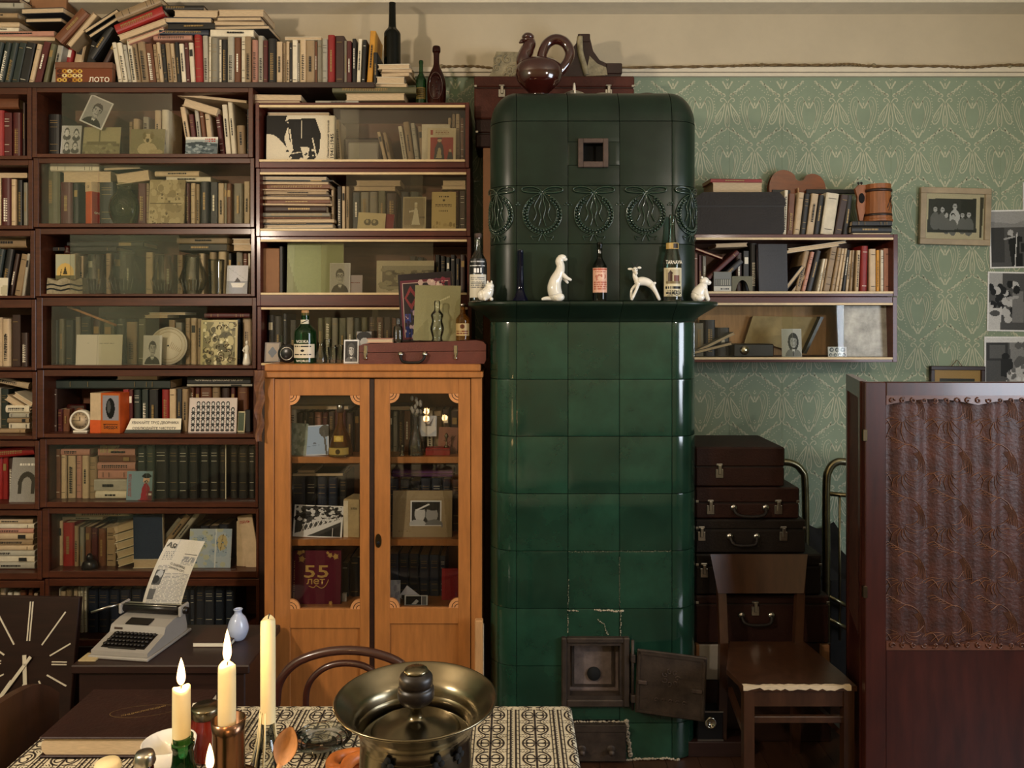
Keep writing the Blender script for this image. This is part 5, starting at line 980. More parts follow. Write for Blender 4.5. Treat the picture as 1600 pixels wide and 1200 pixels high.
card('loose_photo', 'loose photo at far left of lower right compartment, snowy view', 'photograph', 606, 908, 625, 952, Y1, zc2, [('bg', 'c4c4cc'), ('b', 20, 0, 0, 1, 1, .12, '9a9aa8', 'b5b5c0')], n=(16, 24)); card('loose_photo', 'loose pale photo propped diagonally in the lower right compartment', 'photograph', 620, 920, 648, 952, Y1+.012, zc2+.004, [('bg', 'c9c9d2'), ('e', .4, .8, .3, .2, .2), ('e', .5, .7, .12, .12, .7)], tilt=38, n=(24, 24)); card('loose_photo', 'loose dark photograph in front in the lower right compartment', 'photograph', 632, 931, 668, 952, Y1-.012, zc2, [('bg', .82), ('r', .06, .1, .72, .95, .12), ('p', [(.3, .9), (.5, .4), (.62, .6), (.5, .9)], .75), ('r', .76, .1, .95, .95, .45)], n=(36, 22))
# things on the cabinet
ZCB = ctop; YT = CY+.09
bottle('vodka_bottle', 'green glass spirits bottle with white label and cork on the cabinet', 477, YT, ZCB, 485, 34, [(0, 0), (.95, 0), (1, .03), (1, .5), (.92, .62), (.5, .72), (.36, .78), (.34, .9), (.34, .95)], 'green_glass', [('cap', .9, 1.0, .34, 'raw_wood', 'cork'), ('label', .1, .36, [('bg', 'd4c8b0'), ('t', .15, .08, .85, .25, 1, .15), ('p', [(.5, .35), (.58, .47), (.5, .6), (.42, .47)], .1), ('t', .15, .68, .85, .85, 1, .15)], 1.2, 1.01), ('label', .74, .82, [('bg', 'cfc6b0'), ('l', .2, .8, .8, .2, .15, .15)], 1.1, .42)])
vbt = [o for o in COL.objects if o.get('label', '').startswith('green glass spirits')][0]; text('WORLD', .05, .009, 'ink_white', vbt, (0, -.0445, .010)); text('VODKA', .05, .012, 'ink_white', vbt, (0, -.0445, .088))
t = E('round_tin', 'dark round tin standing on edge left of the green bottle', 'tin', (sx(448, YT), YT, ZCB)); MB().lathe([(0, 0), (.036, 0), (.038, .004), (.038, .03), (0, .03)], 24, ax='y', c=(0, 0, .038)).build('tin_body', 'plastic_black', t); MB().tube([(.026*math.cos(a), -.001, .038+.026*math.sin(a)) for a in [i*math.pi/10 for i in range(20)]], .002, 4, closed=True).build('rim', 'steel', t)
bottle('clear_bottle', 'small clear bottle right of the green spirits bottle', 501, YT, ZCB, 535, 20, [(0, 0), (.95, 0), (1, .05), (.9, .4), (.45, .75), (.4, .92), (.45, 1)], 'clear_glass')
for i, (px, yt, w) in enumerate(((520, 543, 16), (530, 540, 14), (512, 531, 11))): lathe_thing('shot_glass', ['short tumbler between clear bottle and portrait on the cabinet', 'ribbed glass nearest the small portrait on the cabinet', 'slender glass behind the small clear bottle on cabinet'][i], 'glass', px, YT+(.04 if i == 2 else .01*i), ZCB, yt, w, [(0, 0), (.7, 0), (.75, .08), (1, .95), (1, 1)], 'clear_glass', 'glass_body', n=12)
card('woman_photo', 'small white bordered photograph of a smiling woman on the cabinet', 'photograph', 537, 531, 560, 568, YT-.02, ZCB, portrait(.18, .4, .75, .3, .85, long=True, fr=.07), n=(36, 50), lean=5)
card('emblem_card', 'dark framed card with a blue diamond at left on the cabinet', 'card', 413, 535, 437, 566, YT+.05, ZCB, [('bg', '4a3c30'), ('r', .08, .06, .92, .94, '8a7a66'), ('p', [(.5, .2), (.8, .5), (.5, .8), (.2, .5)], '3a4450')], n=(32, 40)); lathe_thing('scent_vial', 'tiny glass vial in front of the dark diamond card', 'bottle', 440, YT+.07, ZCB, 525, 10, [(0, 0), (1, 0), (1, .6), (.5, .75), (.6, 1)], 'clear_glass', 'glass_body', 12)
vc = E('violin_case', 'reddish brown violin case with chrome clasps lying on the cabinet', 'case', (sx(657, CY), CY+.03, ZCB)); k = CY/F
P = spline([(-96, 0), (-97, 4), (-96, 26), (-90, 31), (-40, 33), (40, 36), (85, 37), (97, 34), (101, 28), (102, 8), (100, 0)], 2)
P2 = [(a*k, b*k) for a, b in P]; lo = [(a, b) for a, b in P2]
mb = MB(); mb.prism([(-98*k, .0), (-98*k, 17*k), (102*k, 20*k), (102*k, 6*k), (99*k, 0)], 0, .2); mb.build('case_body', 'case_brown', vc)
mb = MB(); mb.prism([(-98*k, 17.8*k), (-98*k, 28*k), (-92*k, 31*k), (40*k, 35*k), (85*k, 37*k), (97*k, 35*k), (102*k, 30*k), (102*k, 20.8*k)], -.001, .201); mb.build('case_lid', 'case_brown', vc)
for px in (-88, 54): MB().bbox(px*k-.008, -.004, 13*k, px*k+.008, .003, 29*k, .002).bbox(px*k-.005, -.008, 9*k, px*k+.005, -.002, 17*k, .002).lathe([(0, -.006), (.007, -.006), (.007, .0), (0, 0)], 12, (px*k, 0, 9*k), ax='y').build('clasp', 'chrome', vc)
hd = MB(); hd.tube([(a*k, -.018, b*k) for a, b in spline([(-32, 15), (-31, 8), (-26, 3), (-8, 2), (0, 4), (5, 9), (6, 15)], 4)], .0055, 8); hd.build('handle', 'leather_black', vc)
for px in (-32, 6): MB().lathe([(0, -.02), (.010, -.018), (.012, -.002), (0, 0)], 12, (px*k, 0, 15*k), ax='y').build('handle_mount', 'chrome', vc)
zv = ZCB+36*k; zv0 = lambda p: ZCB+(31+(p+90)/175*6)*k+.001
pb = card('ornament_book', 'large dark book with red and blue ornamental cover standing on violin case', 'book', 627, 425, 712, 533, CY+.12, zv0(10)+.004, [('bg', '1e1618'), ('r', .04, .1, .96, .97, '5c2430'), ('r', .08, .14, .92, .94, '231a1e'), ('p', [(.22, .18), (.36, .36), (.22, .54), (.1, .36)], '7a2c30'), ('p', [(.22, .26), (.3, .36), (.22, .46), (.14, .36)], '1a1214'), ('b', 26, .4, .12, .9, .3, .04, '7a2a38', 'b59a90'), ('r', .1, .6, .2, .72, '2c3a7a'), ('r', .1, .78, .22, .94, '1f2c6a'), ('l', .08, .14, .92, .14, .012, 'b0988c'), ('l', .08, .14, .08, .94, .012, 'b0988c'), ('l', .25, .6, .25, .94, .01, 'b0988c'), ('e', .3, .94, .1, .06, '8a8078'), ('b', 18, .08, .55, .28, .95, .02, 'a08a90', '3a2a50'), ('b', 10, .5, .1, .9, .24, .02, 'c9b0a0', '5a2a3a')], th=.022, n=(84, 104), tilt=-4, lean=6, edge='pages_v')
card('olive_picture', 'plain olive picture board leaning on the ornamental book', 'picture', 646, 445, 718, 533, CY+.085, zv0(30), [('bg', '85805c'), ('p', [(0, .9), (.3, .6), (.35, 1), (0, 1)], '7a7552'), ('p', [(.9, .3), (1, .2), (1, .8), (.8, .9)], '79744f'), ('l', .5, .3, .75, .2, .02, 'b0aa84'), ('e', .52, .38, .1, .06, '9a946c'), ('n', .04)], th=.006, n=(50, 60), tilt=1, lean=7)
bottle('figure_bottle', 'clear figure shaped glass bottle in front of the olive picture', 683, CY+.055, zv0(36), 470, 22, [(0, 0), (.8, 0), (.7, .08), (1, .3), (.75, .5), (.9, .65), (.4, .78), (.45, .92), (.35, 1)], 'clear_glass')
bottle('brandy_bottle', 'brown liquor bottle with cream label at the right end of violin case', 723, CY+.08, zv0(66), 475, 22, WINE, 'amber', [('label', .12, .46, [('bg', 'b59a68'), ('e', .5, .25, .15, .18, '5a3018'), ('t', .1, .55, .9, .9, 2, '6a2c1c')], 1.2, 1.01), ('cap', .93, 1.0, .42, 'steel')])
bottle('flat_vial', 'small clear vial left of the ornamental book on violin case', 622, CY+.08, zv0(-35), 497, 14, [(0, 0), (1, 0), (1, .6), (.5, .7), (.5, .95), (.55, 1)], 'clear_glass')
card('cap_photo', 'cut out photograph of a head in a dark cap behind the violin case', 'photograph', 557, 518, 580, 537, CY+.26, sz(540, CY+.26), [('bg', .55), ('e', .5, .35, .5, .35, .1), ('e', .55, .75, .3, .3, .7)], n=(24, 20))
pile('lying on the left end of the violin case', CY+.06, zv0(-60), '573,614,7,p,p,3', .1)
pb = MB(); pb.grid(lambda u, v: (.004*math.sin(v*19)+(u-.5)*.04*(1-.4*v), -.012-.006*math.sin(u*6+v*14), -.28*v), 6, 20); pb2 = pb.build('paper_bag', 'shelf_inner', None, (sx(405, CY-.03), CY-.035+.02, z(578))); tag(pb2, 'crumpled beige paper strip hanging at the left corner of the cabinet', 'paper')
ld = MB().bbox(-.016, 0, 0, .016, .03, z(960), .003).build('wooden_lath', 'raw_wood', None, (sx(748, 2.98), 2.985, 0)); tag(ld, 'raw wooden lath standing between the cabinet and the stove', 'lath'); MB().box(.0165, .002, .0, .019, .028, z(968)).build('white_edge', 'plaster', ld)
# ---------------------------------------------------------------- behind and on the stove
bc = MB().bbox(-.40, 0, 0, .40, .235, sz(231, 3.5), .003).build('plywood_cupboard', 'plywood', None, (sx(760, 3.5)+.385, 3.50, 0)); tag(bc, 'narrow plain plywood cupboard filling the gap behind the stove', 'cupboard')
def suitcase(label, x0, x1, y0, y1, Y, d, lm, split=.42, latch=(), handle=None, zb=None, group=None, corners=True, lmat='steel', rz=0):
    k = Y/F; zb = sz(y1, Y) if zb is None else zb; H = sz(y0, Y)-zb; xa, xb = sx(x0, Y), sx(x1, Y); cx = (xa+xb)/2; w = (xb-xa)/2
    r = E('suitcase', label, 'suitcase', (cx, Y, zb+.0005), rz, group); zl = H*(1-split)
    MB().bbox(-w, 0, 0, w, d, zl-.001, .006).build('case_body', lm, r); MB().bbox(-w-.001, -.002, zl+.001, w+.001, d+.001, H, .006).build('case_lid', lm, r); MB().box(-w+.004, .004, zl-.002, w-.004, d-.004, zl+.002).build('seam', 'ink', r)
    for px in latch:
        lx_ = sx(px, Y)-cx; l = MB().bbox(lx_-.016, -.005, zl-.045, lx_+.016, .001, zl-.008, .002).bbox(lx_-.006, -.010, zl-.03, lx_+.008, -.004, zl+.008, .002).bbox(lx_-.014, -.006, zl+.004, lx_+.014, .0, zl+.014, .003); l.build('latch', lmat, r)
    if handle:
        a, b = sx(handle[0], Y)-cx, sx(handle[1], Y)-cx; zh = zl*.72
        MB().tube(spline([(a, -.006, zh), (a+.006, -.02, zh-.02), ((a+b)/2-.03, -.026, zh-.03), ((a+b)/2+.03, -.026, zh-.03), (b-.006, -.02, zh-.02), (b, -.006, zh)], 4), .007, 8).build('handle', 'leather_black', r)
        for q in (a, b): MB().lathe([(0, -.01), (.012, -.008), (.015, 0), (0, 0)], 10, (q, -.0, zh), ax='y').build('handle_mount', 'steel', r)
    if corners:
        for q in (-1, 1): MB().bbox(q*w-(.012 if q > 0 else -.0), -.003, zl+.002, q*w+(.0 if q > 0 else .012)+.0, .01, zl+.012, .001).build('corner_stud', 'steel', r)
    return r
z0 = sz(231, 3.5)+.0003
suitcase('dark brown lower suitcase on the plywood cupboard behind the stove', 743, 985, 186, 231, 3.5, .22, 'leather_dark', .5, zb=z0)
s1 = suitcase('reddish brown suitcase with two steel locks behind the stove top', 741, 991, 119, 186, 3.5, .225, 'leather_red', .27, (784, 951), zb=sz(186, 3.5)+.0008)
zsu = sz(119, 3.5)+.001
# broken stucco pieces and the ceramic rooster jug
mb = MB(); P = [(-46, 0), (44, 0), (40, 10), (44, 48), (-24, 49), (-28, 38), (-30, 22), (-40, 6)]; k = 3.58/F
mb.prism([(a*k*.86, b*k) for a, b in P], 0, .06); so = mb.build('stucco_fragment', 'stone', None, (sx(796, 3.58), 3.60, zsu)); tag(so, 'pale broken stucco fragment with scrolls on the suitcase behind jug', 'stucco fragment')
mb = MB(); rg = random.Random(2)
for i in range(11):
    cx, cz, r = rg.uniform(-22, 28)*k, rg.uniform(8, 40)*k, rg.uniform(5, 10)*k
    mb.tube([(cx+r*(1-t/11)*math.cos(t*.8+i), -.002, cz+r*(1-t/11)*math.sin(t*.8+i)) for t in range(9)], .004, 5)
mb.build('scroll_relief', 'stone', so, stuff=True)
k = 3.53/F; P = spline([(-48, 0), (-20, 0), (10, 0), (45, 0), (46, 22), (25, 22), (12, 28), (2, 42), (-4, 66), (-20, 68), (-22, 58), (-34, 42)], 1)
mb = MB().prism([(a*k, b*k) for a, b in P], 0, .09); br = mb.build('plaster_bracket', 'dark_wood', None, (sx(925, 3.53), 3.53, zsu)); tag(br, 'dark curved cornice bracket fragment standing on the suitcase right end', 'bracket')
mb = MB(); mb.tube([(a*k, -.004, b*k) for a, b in spline([(-19, 64), (-18, 40), (-12, 18), (-8, 4)], 5)], .014, 7); mb.prism([(a*k, b*k) for a, b in [(-10, 2), (24, 4), (22, 16), (8, 22), (-4, 34)]], -.006, .001); mb.build('moulding', 'stone', br)
mb = MB(); mb.bbox(22*k, -.006, 6*k, 47*k, .092, 23*k, .004).build('block_end', 'dark_wood', br); MB().bbox(-22*k, -.004, 56*k, -3*k, .094, 69*k, .003).build('block_end', 'dark_wood', br)
# rooster jug (stands on the stove top)
ST = zs(189)+.1335
J = E('rooster_jug', 'glossy dark brown ceramic rooster shaped jug with looped handles on the stove', 'jug', (sx(842, 3.22), 3.22, ST+.001)); k = 3.22/F
MB().lathe([(a*k, b*k) for a, b in spline([(0, 0), (20, 0), (22, 4), (15, 9), (15, 14), (32, 30), (37, 46), (33, 60), (18, 68), (0, 70)], 5)], 24, sy=.75).build('body', 'ceramic_brown', J)
nk = MB(); nk.tube([(a*k, 0, b*k) for a, b in spline([(-22, 50), (-24, 68), (-18, 82), (-14, 92), (-16, 96)], 4)], [q*k for q in ([12]*5+[11]*4+[10]*4+[9, 9, 9, 8])], 10); nk.build('neck', 'ceramic_brown', J)
hd = MB(); hd.ball((-17*k, 0, 98*k), (10*k, 9*k, 7*k), 12).lathe([(0, 98*k), (9*k, 98*k), (10*k, 103*k), (7*k, 107*k), (0, 108*k)], 12, (-17*k, 0, 0)).tube([(-26*k, 0, 96*k), (-31*k, 0, 93*k)], [4*k, 1*k], 6); hd.build('spout_head', 'ceramic_brown', J)
tl = MB(); tl.tube([(a*k, 0, b*k) for a, b in spline([(24, 42), (36, 52), (46, 66), (48, 80), (40, 94), (26, 99), (13, 92), (6, 78), (2, 62), (-4, 52)], 5)], 8*k, 10); tl.build('tail_handle', 'ceramic_brown', J)
tp = E('enamel_kettle', 'small white metal kettle half hidden on top of the stove', 'kettle', (sx(897, 3.24), 3.24, ST+.001)); MB().lathe([(0, 0), (.04, 0), (.05, .02), (.045, .04), (.02, .052), (0, .054)], 20).build('body', 'steel', tp); MB().tube([(0, -.05+.1*t/8, .03+.055*math.sin(t*math.pi/8)) for t in range(9)], .004, 6).build('handle', 'porcelain', tp)
for i, (px, m) in enumerate(((940, 'steel'), (1008, 'iron'))): q = MB().lathe([(0, 0), (.035, 0), (.045, .018), (.04, .024), (0, .02)], 18).build('small_dish', m, None, (sx(px, 3.22), 3.2, ST+.001)); tag(q, ['small steel dish on the stove top beside the kettle', 'dark dish on the right of the stove top'][i], 'dish')
# ---------------------------------------------------------------- cornice of the stove
ZK = cz1+.0002; YK = 2.965
bottle('rum_bottle', 'clear spirits bottle with a black and white label on the cornice left end', 747, YK+.04, ZK, 365, 28, [(0, 0), (.95, 0), (1, .03), (1, .5), (.9, .6), (.45, .72), (.36, .8), (.36, .97)], 'clear_glass', [('label', .4, .62, [('bg', .12), ('t', .1, .1, .9, .3, 1, .7), ('t', .05, .4, .95, .55, 1, .8), ('r', .3, .65, .42, .95, .9), ('r', .48, .65, .58, .95, .9), ('r', .64, .62, .7, .95, .9)], 1.1, 1.01), ('label', .05, .39, [('bg', 'cfc9ba'), ('t', .1, .1, .9, .6, 6, .5)], 1.1, 1.01), ('cap', .93, 1.0, .4, 'iron_rust')])
def blob(name, label, cat, px, Y, zb, parts, m='porcelain', rz=0):
    r = E(name, label, cat, (sx(px, Y), Y, zb), rz); k = Y/F
    for pn, kind, a in parts:
        b = MB()
        if kind == 'tube': pts = spline([(q[0]*k, q[2]*k if len(q) > 3 else 0, q[1]*k) for q in a], 4); rr = spline([(q[-1]*k,) for q in a], 4); b.tube(pts, [c[0] for c in rr], 12); b.ball(pts[0], rr[0][0]*.98, 10); b.ball(pts[-1], rr[-1][0]*.98, 10)
        elif kind == 'ball':
            for c in a: b.ball((c[0]*k, c[2]*k, c[1]*k), tuple(q*k for q in c[3:6]), 12)
        mm = m
        if pn.endswith('*'): pn = pn[:-1]; mm = 'ink'
        b.build(pn, mm, r)
    return r
blob('cat_figurine', 'small white porcelain animal in front of the black labelled bottle', 'figurine', 760, YK-.015, ZK, [('body', 'tube', [(-6, 9, 9), (0, 11, 10), (4, 18, 8)]), ('head', 'ball', [(5, 23, 0, 7, 6, 6), (2, 29, 0, 1.6, 1.5, 3), (8, 29, 0, 1.6, 1.5, 3)]), ('paw', 'ball', [(8, 3, -4, 3, 4, 3), (-2, 3, -6, 3, 4, 3)])])
va, R, H = lathe_thing('blue_vase', 'slender dark cobalt glass vase with flared foot on the stove cornice', 'vase', 813, YK+.0, ZK, 392, 24, [(0, 0), (1, 0), (.95, .04), (.6, .15), (.45, .3), (.4, .95), (.42, 1)], 'blue_glass', 'glass_body', 16)
blob('stoat_figurine', 'white porcelain stoat standing upright on the stove cornice', 'figurine', 868, YK-.01, ZK, [('body', 'tube', [(0, 10, 11), (-2, 20, 11), (0, 32, 9.5), (6, 44, 8), (8, 54, 6.5), (6, 62, 6.5), (9, 67, 6)]), ('head', 'ball', [(10, 67.5, 0, 7.5, 5.5, 5.5), (15, 65, 0, 4, 3.5, 3)]), ('foreleg', 'tube', [(9, 43, -3, 4), (17, 36, -5, 3), (23, 33, -5, 2.2)]), ('foreleg', 'tube', [(9, 41, 3, 4), (15, 34, 4, 3), (19, 29, 4, 2)]), ('hind_leg', 'ball', [(5, 6, -6, 9, 6, 7), (5, 6, 6, 9, 6, 7)]), ('tail', 'tube', [(-4, 4, 3.5), (-14, 4, 3.2), (-20, 3, 2.4)])])
bottle('wine_bottle', 'dark wine bottle with a pale pink label on the stove cornice', 937, YK, ZK, 379, 23, WINE, 'dark_green_glass', [('label', .14, .56, [('bg', 'd8a890'), ('r', .04, .03, .96, .1, 'b0503c'), ('t', .2, .14, .8, .2, 1, 'a04838'), ('b', 20, .2, .25, .8, .5, .06, 'b8705c', 'e0b8a0'), ('t', .1, .55, .9, .9, 4, 'b06450')], 1.25, 1.01)])
blob('deer_figurine', 'white porcelain fawn with small antlers striding on the stove cornice', 'figurine', 1004, YK-.01, ZK, [('body', 'tube', [(-7, 30, 6.5), (0, 31, 7), (8, 29, 6.5), (15, 24, 5.5)]), ('neck', 'tube', [(-8, 31, 5), (-12, 38, 3.6), (-12, 45, 3.2)]), ('head', 'ball', [(-12, 48, -1, 4.6, 6, 5.2), (-11, 43, -5, 3, 4, 3), (-19, 50, 0, 4.4, 1.2, 2), (-5, 52, 0, 3.4, 1.2, 2)]), ('antler*', 'tube', [(-13, 53, 1), (-15, 58, .8), (-18, 60, .6)]), ('antler*', 'tube', [(-10, 53, 1), (-8, 58, .8), (-5, 60, .6)]), ('eye*', 'ball', [(-14, 48.5, -6.3, .8, .6, .8), (-10, 48.5, -6.3, .8, .6, .8)]), ('front_leg', 'tube', [(-7, 28, -3, 3.4), (-10, 18, -3, 2.4), (-17, 3, -3, 2.4)]), ('front_leg', 'tube', [(-5, 28, 3, 3.4), (-16, 18, 3, 2.4), (-17, 4, 3, 2.2)]), ('hind_leg', 'tube', [(14, 24, -3, 4.6), (20, 14, -3, 3.2), (25, 3, -3, 2.4)]), ('hind_leg', 'tube', [(14, 24, 3, 4.6), (21, 15, 3, 3), (27, 3, 3, 2.4)]), ('tail', 'ball', [(19, 28, 0, 2.5, 1.5, 2)])])
bottle('castle_wine_bottle', 'tall green wine bottle labelled with a castle on the stove cornice', 1050, YK, ZK, 336, 29, [(0, 0), (.95, 0), (1, .02), (1, .4), (.95, .46), (.6, .62), (.38, .75), (.3, .9), (.33, .95), (.3, 1)], 'teal_glass', [('label', .05, .38, [('bg', 'd0c6a6'), ('r', .15, .06, .85, .55, 'b5a888'), ('r', .25, .2, .45, .5, '4a3428'), ('r', .5, .26, .78, .5, '6a3c2c'), ('p', [(.22, .2), (.35, .08), (.48, .2)], '3a2820'), ('r', .15, .46, .85, .55, '7a6a4a'), ('t', .1, .62, .9, .76, 1, .1), ('t', .15, .82, .9, .95, 1, .1)], 1.2, 1.01), ('label', .6, .67, [('bg', 'b89a5c'), ('r', .5, .1, .85, .9, '2a2018')], 1.3, .7), ('fill', [(0, .01), (.98, .02), (.98, .36), (0, .36)], 'book_k')])
cw = [o for o in COL.objects if o.get('label', '').startswith('tall green wine bottle')][0]
text('TARNAVA', .062, .014, 'ink_white', cw, (0, -.0372, .147)); text('СТАРЫЙ', .052, .011, 'ink', cw, (0, -.0375, .038)); text('ЗАМОК', .05, .011, 'ink', cw, (0, -.0375, .024))
blob('bear_figurine', 'white porcelain bear cub sitting at the right end of the cornice', 'figurine', 1094, YK+.02, ZK, [('body', 'tube', [(-5, 9, 10), (-1, 15, 10), (4, 22, 8)]), ('head', 'ball', [(7, 31, 0, 7.5, 6.5, 7), (13, 29, 0, 4.5, 4, 4), (2, 37, -3, 2, 2, 2)]), ('paw', 'tube', [(6, 18, -4, 4.5), (9, 8, -5, 3.6), (11, 3, -5, 3.4)]), ('paw', 'tube', [(6, 18, 4, 4.5), (9, 8, 4, 3.6), (11, 3, 4, 3.4)]), ('haunch', 'ball', [(-2, 6, -6, 8, 5, 6)]), ('nose*', 'ball', [(17, 29.5, 0, 1.4, 1.6, 1.4)])])
# ---------------------------------------------------------------- wall shelf beside the stove
YW = YR+.045; k = YW/F
kc = E('instrument_case', 'black lidded case with rounded front on top of the wall shelf', 'case', (sx(1157, YR+.02), YR+.02, ZR)); 
MB().prism([(-68*k, 0), (64*k, 0), (68*k, 5*k), (68*k, 44*k), (-72*k, 44*k), (-72*k, 5*k)], 0, .2).build('case_body', 'leather_black', kc); MB().prism([(-74*k, 45*k), (69*k, 45*k), (69*k, 56*k), (60*k, 66*k), (-58*k, 66*k), (-74*k, 55*k)], -.004, .204).build('case_lid', 'leather_black', kc); MB().box(-73*k, -.002, 43*k, 68.5*k, .02, 46*k).build('seam', 'ink', kc)
for q in (-70, -68): MB().ball((q*k, -.002, (20 if q == -70 else 36)*k), .004, 8).build('stud', 'steel', kc)
pile('on the black instrument case', YR+.06, ZR+66*k+.0005, '1113,1192,17,c,p,2 1110,1191,6,r,s,2', .14)
row('on the wall shelf top beside the mug', YW, ZR, '1223,1229,297,w,3 1230,1240,302,b,4 1240,1250,300,c,8 1250,1259,302,k,8 1260,1271,302,c,9 1272,1281,304,k,9 1283,1303,300,w,10 1304,1316,303,B,12 1317,1326,304,k,8', .15)
zk = pile('under the wooden mug on the wall shelf', YR+.03, ZR, '1332,1392,3,w,p 1330,1393,11,k,s,1 1332,1394,8,k,s,-1', .14)
mg = E('wooden_mug', 'carved brown wooden mug with a cut out handle on the wall shelf', 'mug', (sx(1371, YR+.08), YR+.08, zk)); k = (YR+.08)/F
MB().lathe([(0, 0), (22*k, 0), (22*k, 3*k), (21*k, 4*k), (20*k, 28*k), (19*k, 50*k), (19.5*k, 51*k), (19.5*k, 58*k), (17*k, 58*k), (17*k, 10*k), (0, 10*k)], 22, sm=False).build('mug_body', 'mug_wood', mg)
for zz_ in (8, 46): MB().lathe([(20.6*k, zz_*k), (21.4*k, (zz_+1)*k), (21*k, (zz_+4)*k), (19*k, (zz_+4)*k)], 22).build('hoop', 'dark_wood', mg)
hm = MB(); out = [(-17, 58), (-30, 58), (-36, 52), (-32, 38), (-33, 26), (-29, 2), (-24, 2), (-22, 12), (-17, 20)]; hm.prism([(a*k, b*k) for a, b in out], -.008, .008); hm.build('handle', 'mug_wood', mg); MB().lathe([(0, -.0095), (.014, -.0095), (.014, -.0085), (0, -.0084)], 14, (-26*k, 0, 37*k), ax='y', sy=1.7).build('handle_hole', 'soot_shade', mg)
cv = MB(); 
for p in ([(6, 20), (12, 34), (17, 40)], [(8, 16), (14, 26), (12, 32), (16, 36)], [(14, 14), (18, 26)]): cv.tube([(a*k, -math.sqrt(max(0, (20.6*k)**2-(a*k)**2)), b*k) for a, b in p], .0018, 4)
cv.build('carving', 'dark_wood', mg)
pile('hidden under the violin on the wall shelf', 3.655, ZR, '1215,1290,36,B,s', .085)
vi = E('violin', 'brown violin lying on its side behind the shelf-top books', 'violin', (sx(1247, 3.685), 3.685, ZR+.112), rot=(math.radians(-4), 0, 0)); k = 3.68/F
half = [(-44, 0), (-43, 16), (-36, 30), (-24, 36), (-12, 34), (-4, 28), (-2, 22), (2, 19), (8, 19), (12, 22), (14, 27), (24, 30), (36, 26), (43, 15), (45, 0)]
hs_ = spline(half, 3); body = [(a*k, (b+36)*k) for a, b in hs_]+[(a*k, (36-b)*k) for a, b in hs_[::-1]][1:-1]
MB().prism(body, 0, .004).build('top_plate', 'violin_wood', vi); MB().prism([(a*.96, (b-36*k)*.96+36*k) for a, b in body], .004, .03).build('ribs', 'violin_wood', vi); MB().prism(body, .03, .034).build('back_plate', 'violin_wood', vi)
MB().bbox(12*k, -.016, 33*k, 92*k, -.008, 40*k, .002).build('fingerboard', 'plastic_black', vi); MB().bbox(45*k, -.008, 34*k, 96*k, .012, 39*k, .003).build('neck', 'violin_wood', vi); MB().lathe([(0, -.008), (.012, -.008), (.012, .012), (0, .012)], 14, (102*k, 0, 38*k), ax='y').bbox(94*k, -.006, 34*k, 104*k, .01, 42*k, .002).build('scroll', 'violin_wood', vi)
for i in range(2): MB().tube([(96*k+i*.014, 0, 30*k), (96*k+i*.014, 0, 50*k)], .003, 6).ball((96*k+i*.014, 0, 51*k), (.007, .003, .006), 8).build('peg', 'plastic_black', vi)
MB().prism([(-40*k, 32*k), (-12*k, 33*k), (-12*k, 39*k), (-40*k, 40*k)], -.008, -.002).build('tailpiece', 'plastic_black', vi); MB().box(-2*k, -.02, 30*k, 0, -.0, 42*k).build('bridge', 'raw_wood', vi)
Z = ZB['r', 0]; k = YW/F
row('in the upper wall shelf, standing', YW, Z, '1243,1252,391,t,15 1253,1259,393,p,15 1260,1268,391,d,16 1277,1281,404,w,10 1282,1286,404,c,9 1287,1297,383,t,13 1298,1304,387,t,12 1305,1310,388,c,11 1311,1315,388,c,10 1316,1321,390,k,8 1322,1327,391,c,7 1328,1332,391,t,4 1337,1343,391,c,3 1345,1356,384,r,2 1359,1369,389,c 1370,1375,391,y 1376,1381,391,w 1382,1393,388,p', .15)
row('in the upper wall shelf behind the arch card', YW+.02, Z, '1084,1091,396,b 1092,1097,398,m 1098,1104,400,G 1150,1160,395,B 1161,1171,392,k 1172,1184,380,k', .15, back=True)
card('navy_notebook', 'dark navy cloth notebook facing out in the upper wall shelf', 'notebook', 1186, 381, 1231, 456, YR+.03, Z, [('bg', '2f323a'), ('n', .1), ('t', .2, .12, .85, .17, 1, '262930'), ('t', .3, .22, .6, .25, 1, '262930')], th=.014, n=(30, 44), lean=3, edge='book_u')
slant(1277, 384, 8, 92, 4, .12, 'w', YW, 'white thin folder, upper of the two lying over the wall shelf books'); slant(1270, 388, 8, 84, 4, .12, 'w', YW-.005, 'white thin folder, lower of the two lying over the wall shelf books')
slant(1240, 436, 52, 50, 6, .13, 'k', YW, 'thin black book slumped right of the navy notebook'); slant(1248, 444, 52, 38, 5, .13, 'B', YW+.01, 'thin dark brown book slumped under the leaning tan book')
slant(1143, 383, 2, 50, 6, .13, 'c', YW, 'cream thin book lying at the top left of upper wall shelf'); slant(1108, 396, -20, 46, 3, .05, 'r', YW-.02, 'thin red ruler-like booklet slanting at the left of upper wall shelf'); slant(1130, 414, 42, 62, 8, .13, 'm', YW, 'maroon book slumped left of the navy notebook', 's'); slant(1140, 424, 42, 50, 9, .13, 'd', YW+.01, 'charcoal book slumped below the maroon book in wall shelf', 's')
gb = E('building_box', 'small grey box picturing a colonnade in the upper wall shelf', 'box', (sx(1129, YR+.03), YR+.03, Z)); MB().bbox(-14*k, 0, 0, 14*k, .04, 31*k, .001).build('box_body', 'book_G', gb); paint('box_print', gb, [('bg', '6f7270'), ('r', .05, .35, .95, .7, '4a4c46')]+[('r', .1+i*.11, .38, .15+i*.11, .68, 'a8a898') for i in range(8)]+[('r', 0, .75, 1, 1, 'c9c6b8'), ('t', .4, .8, .9, .95, 1, .3)], 27*k, 30*k, (0, -.0008, .001), n=(36, 34))
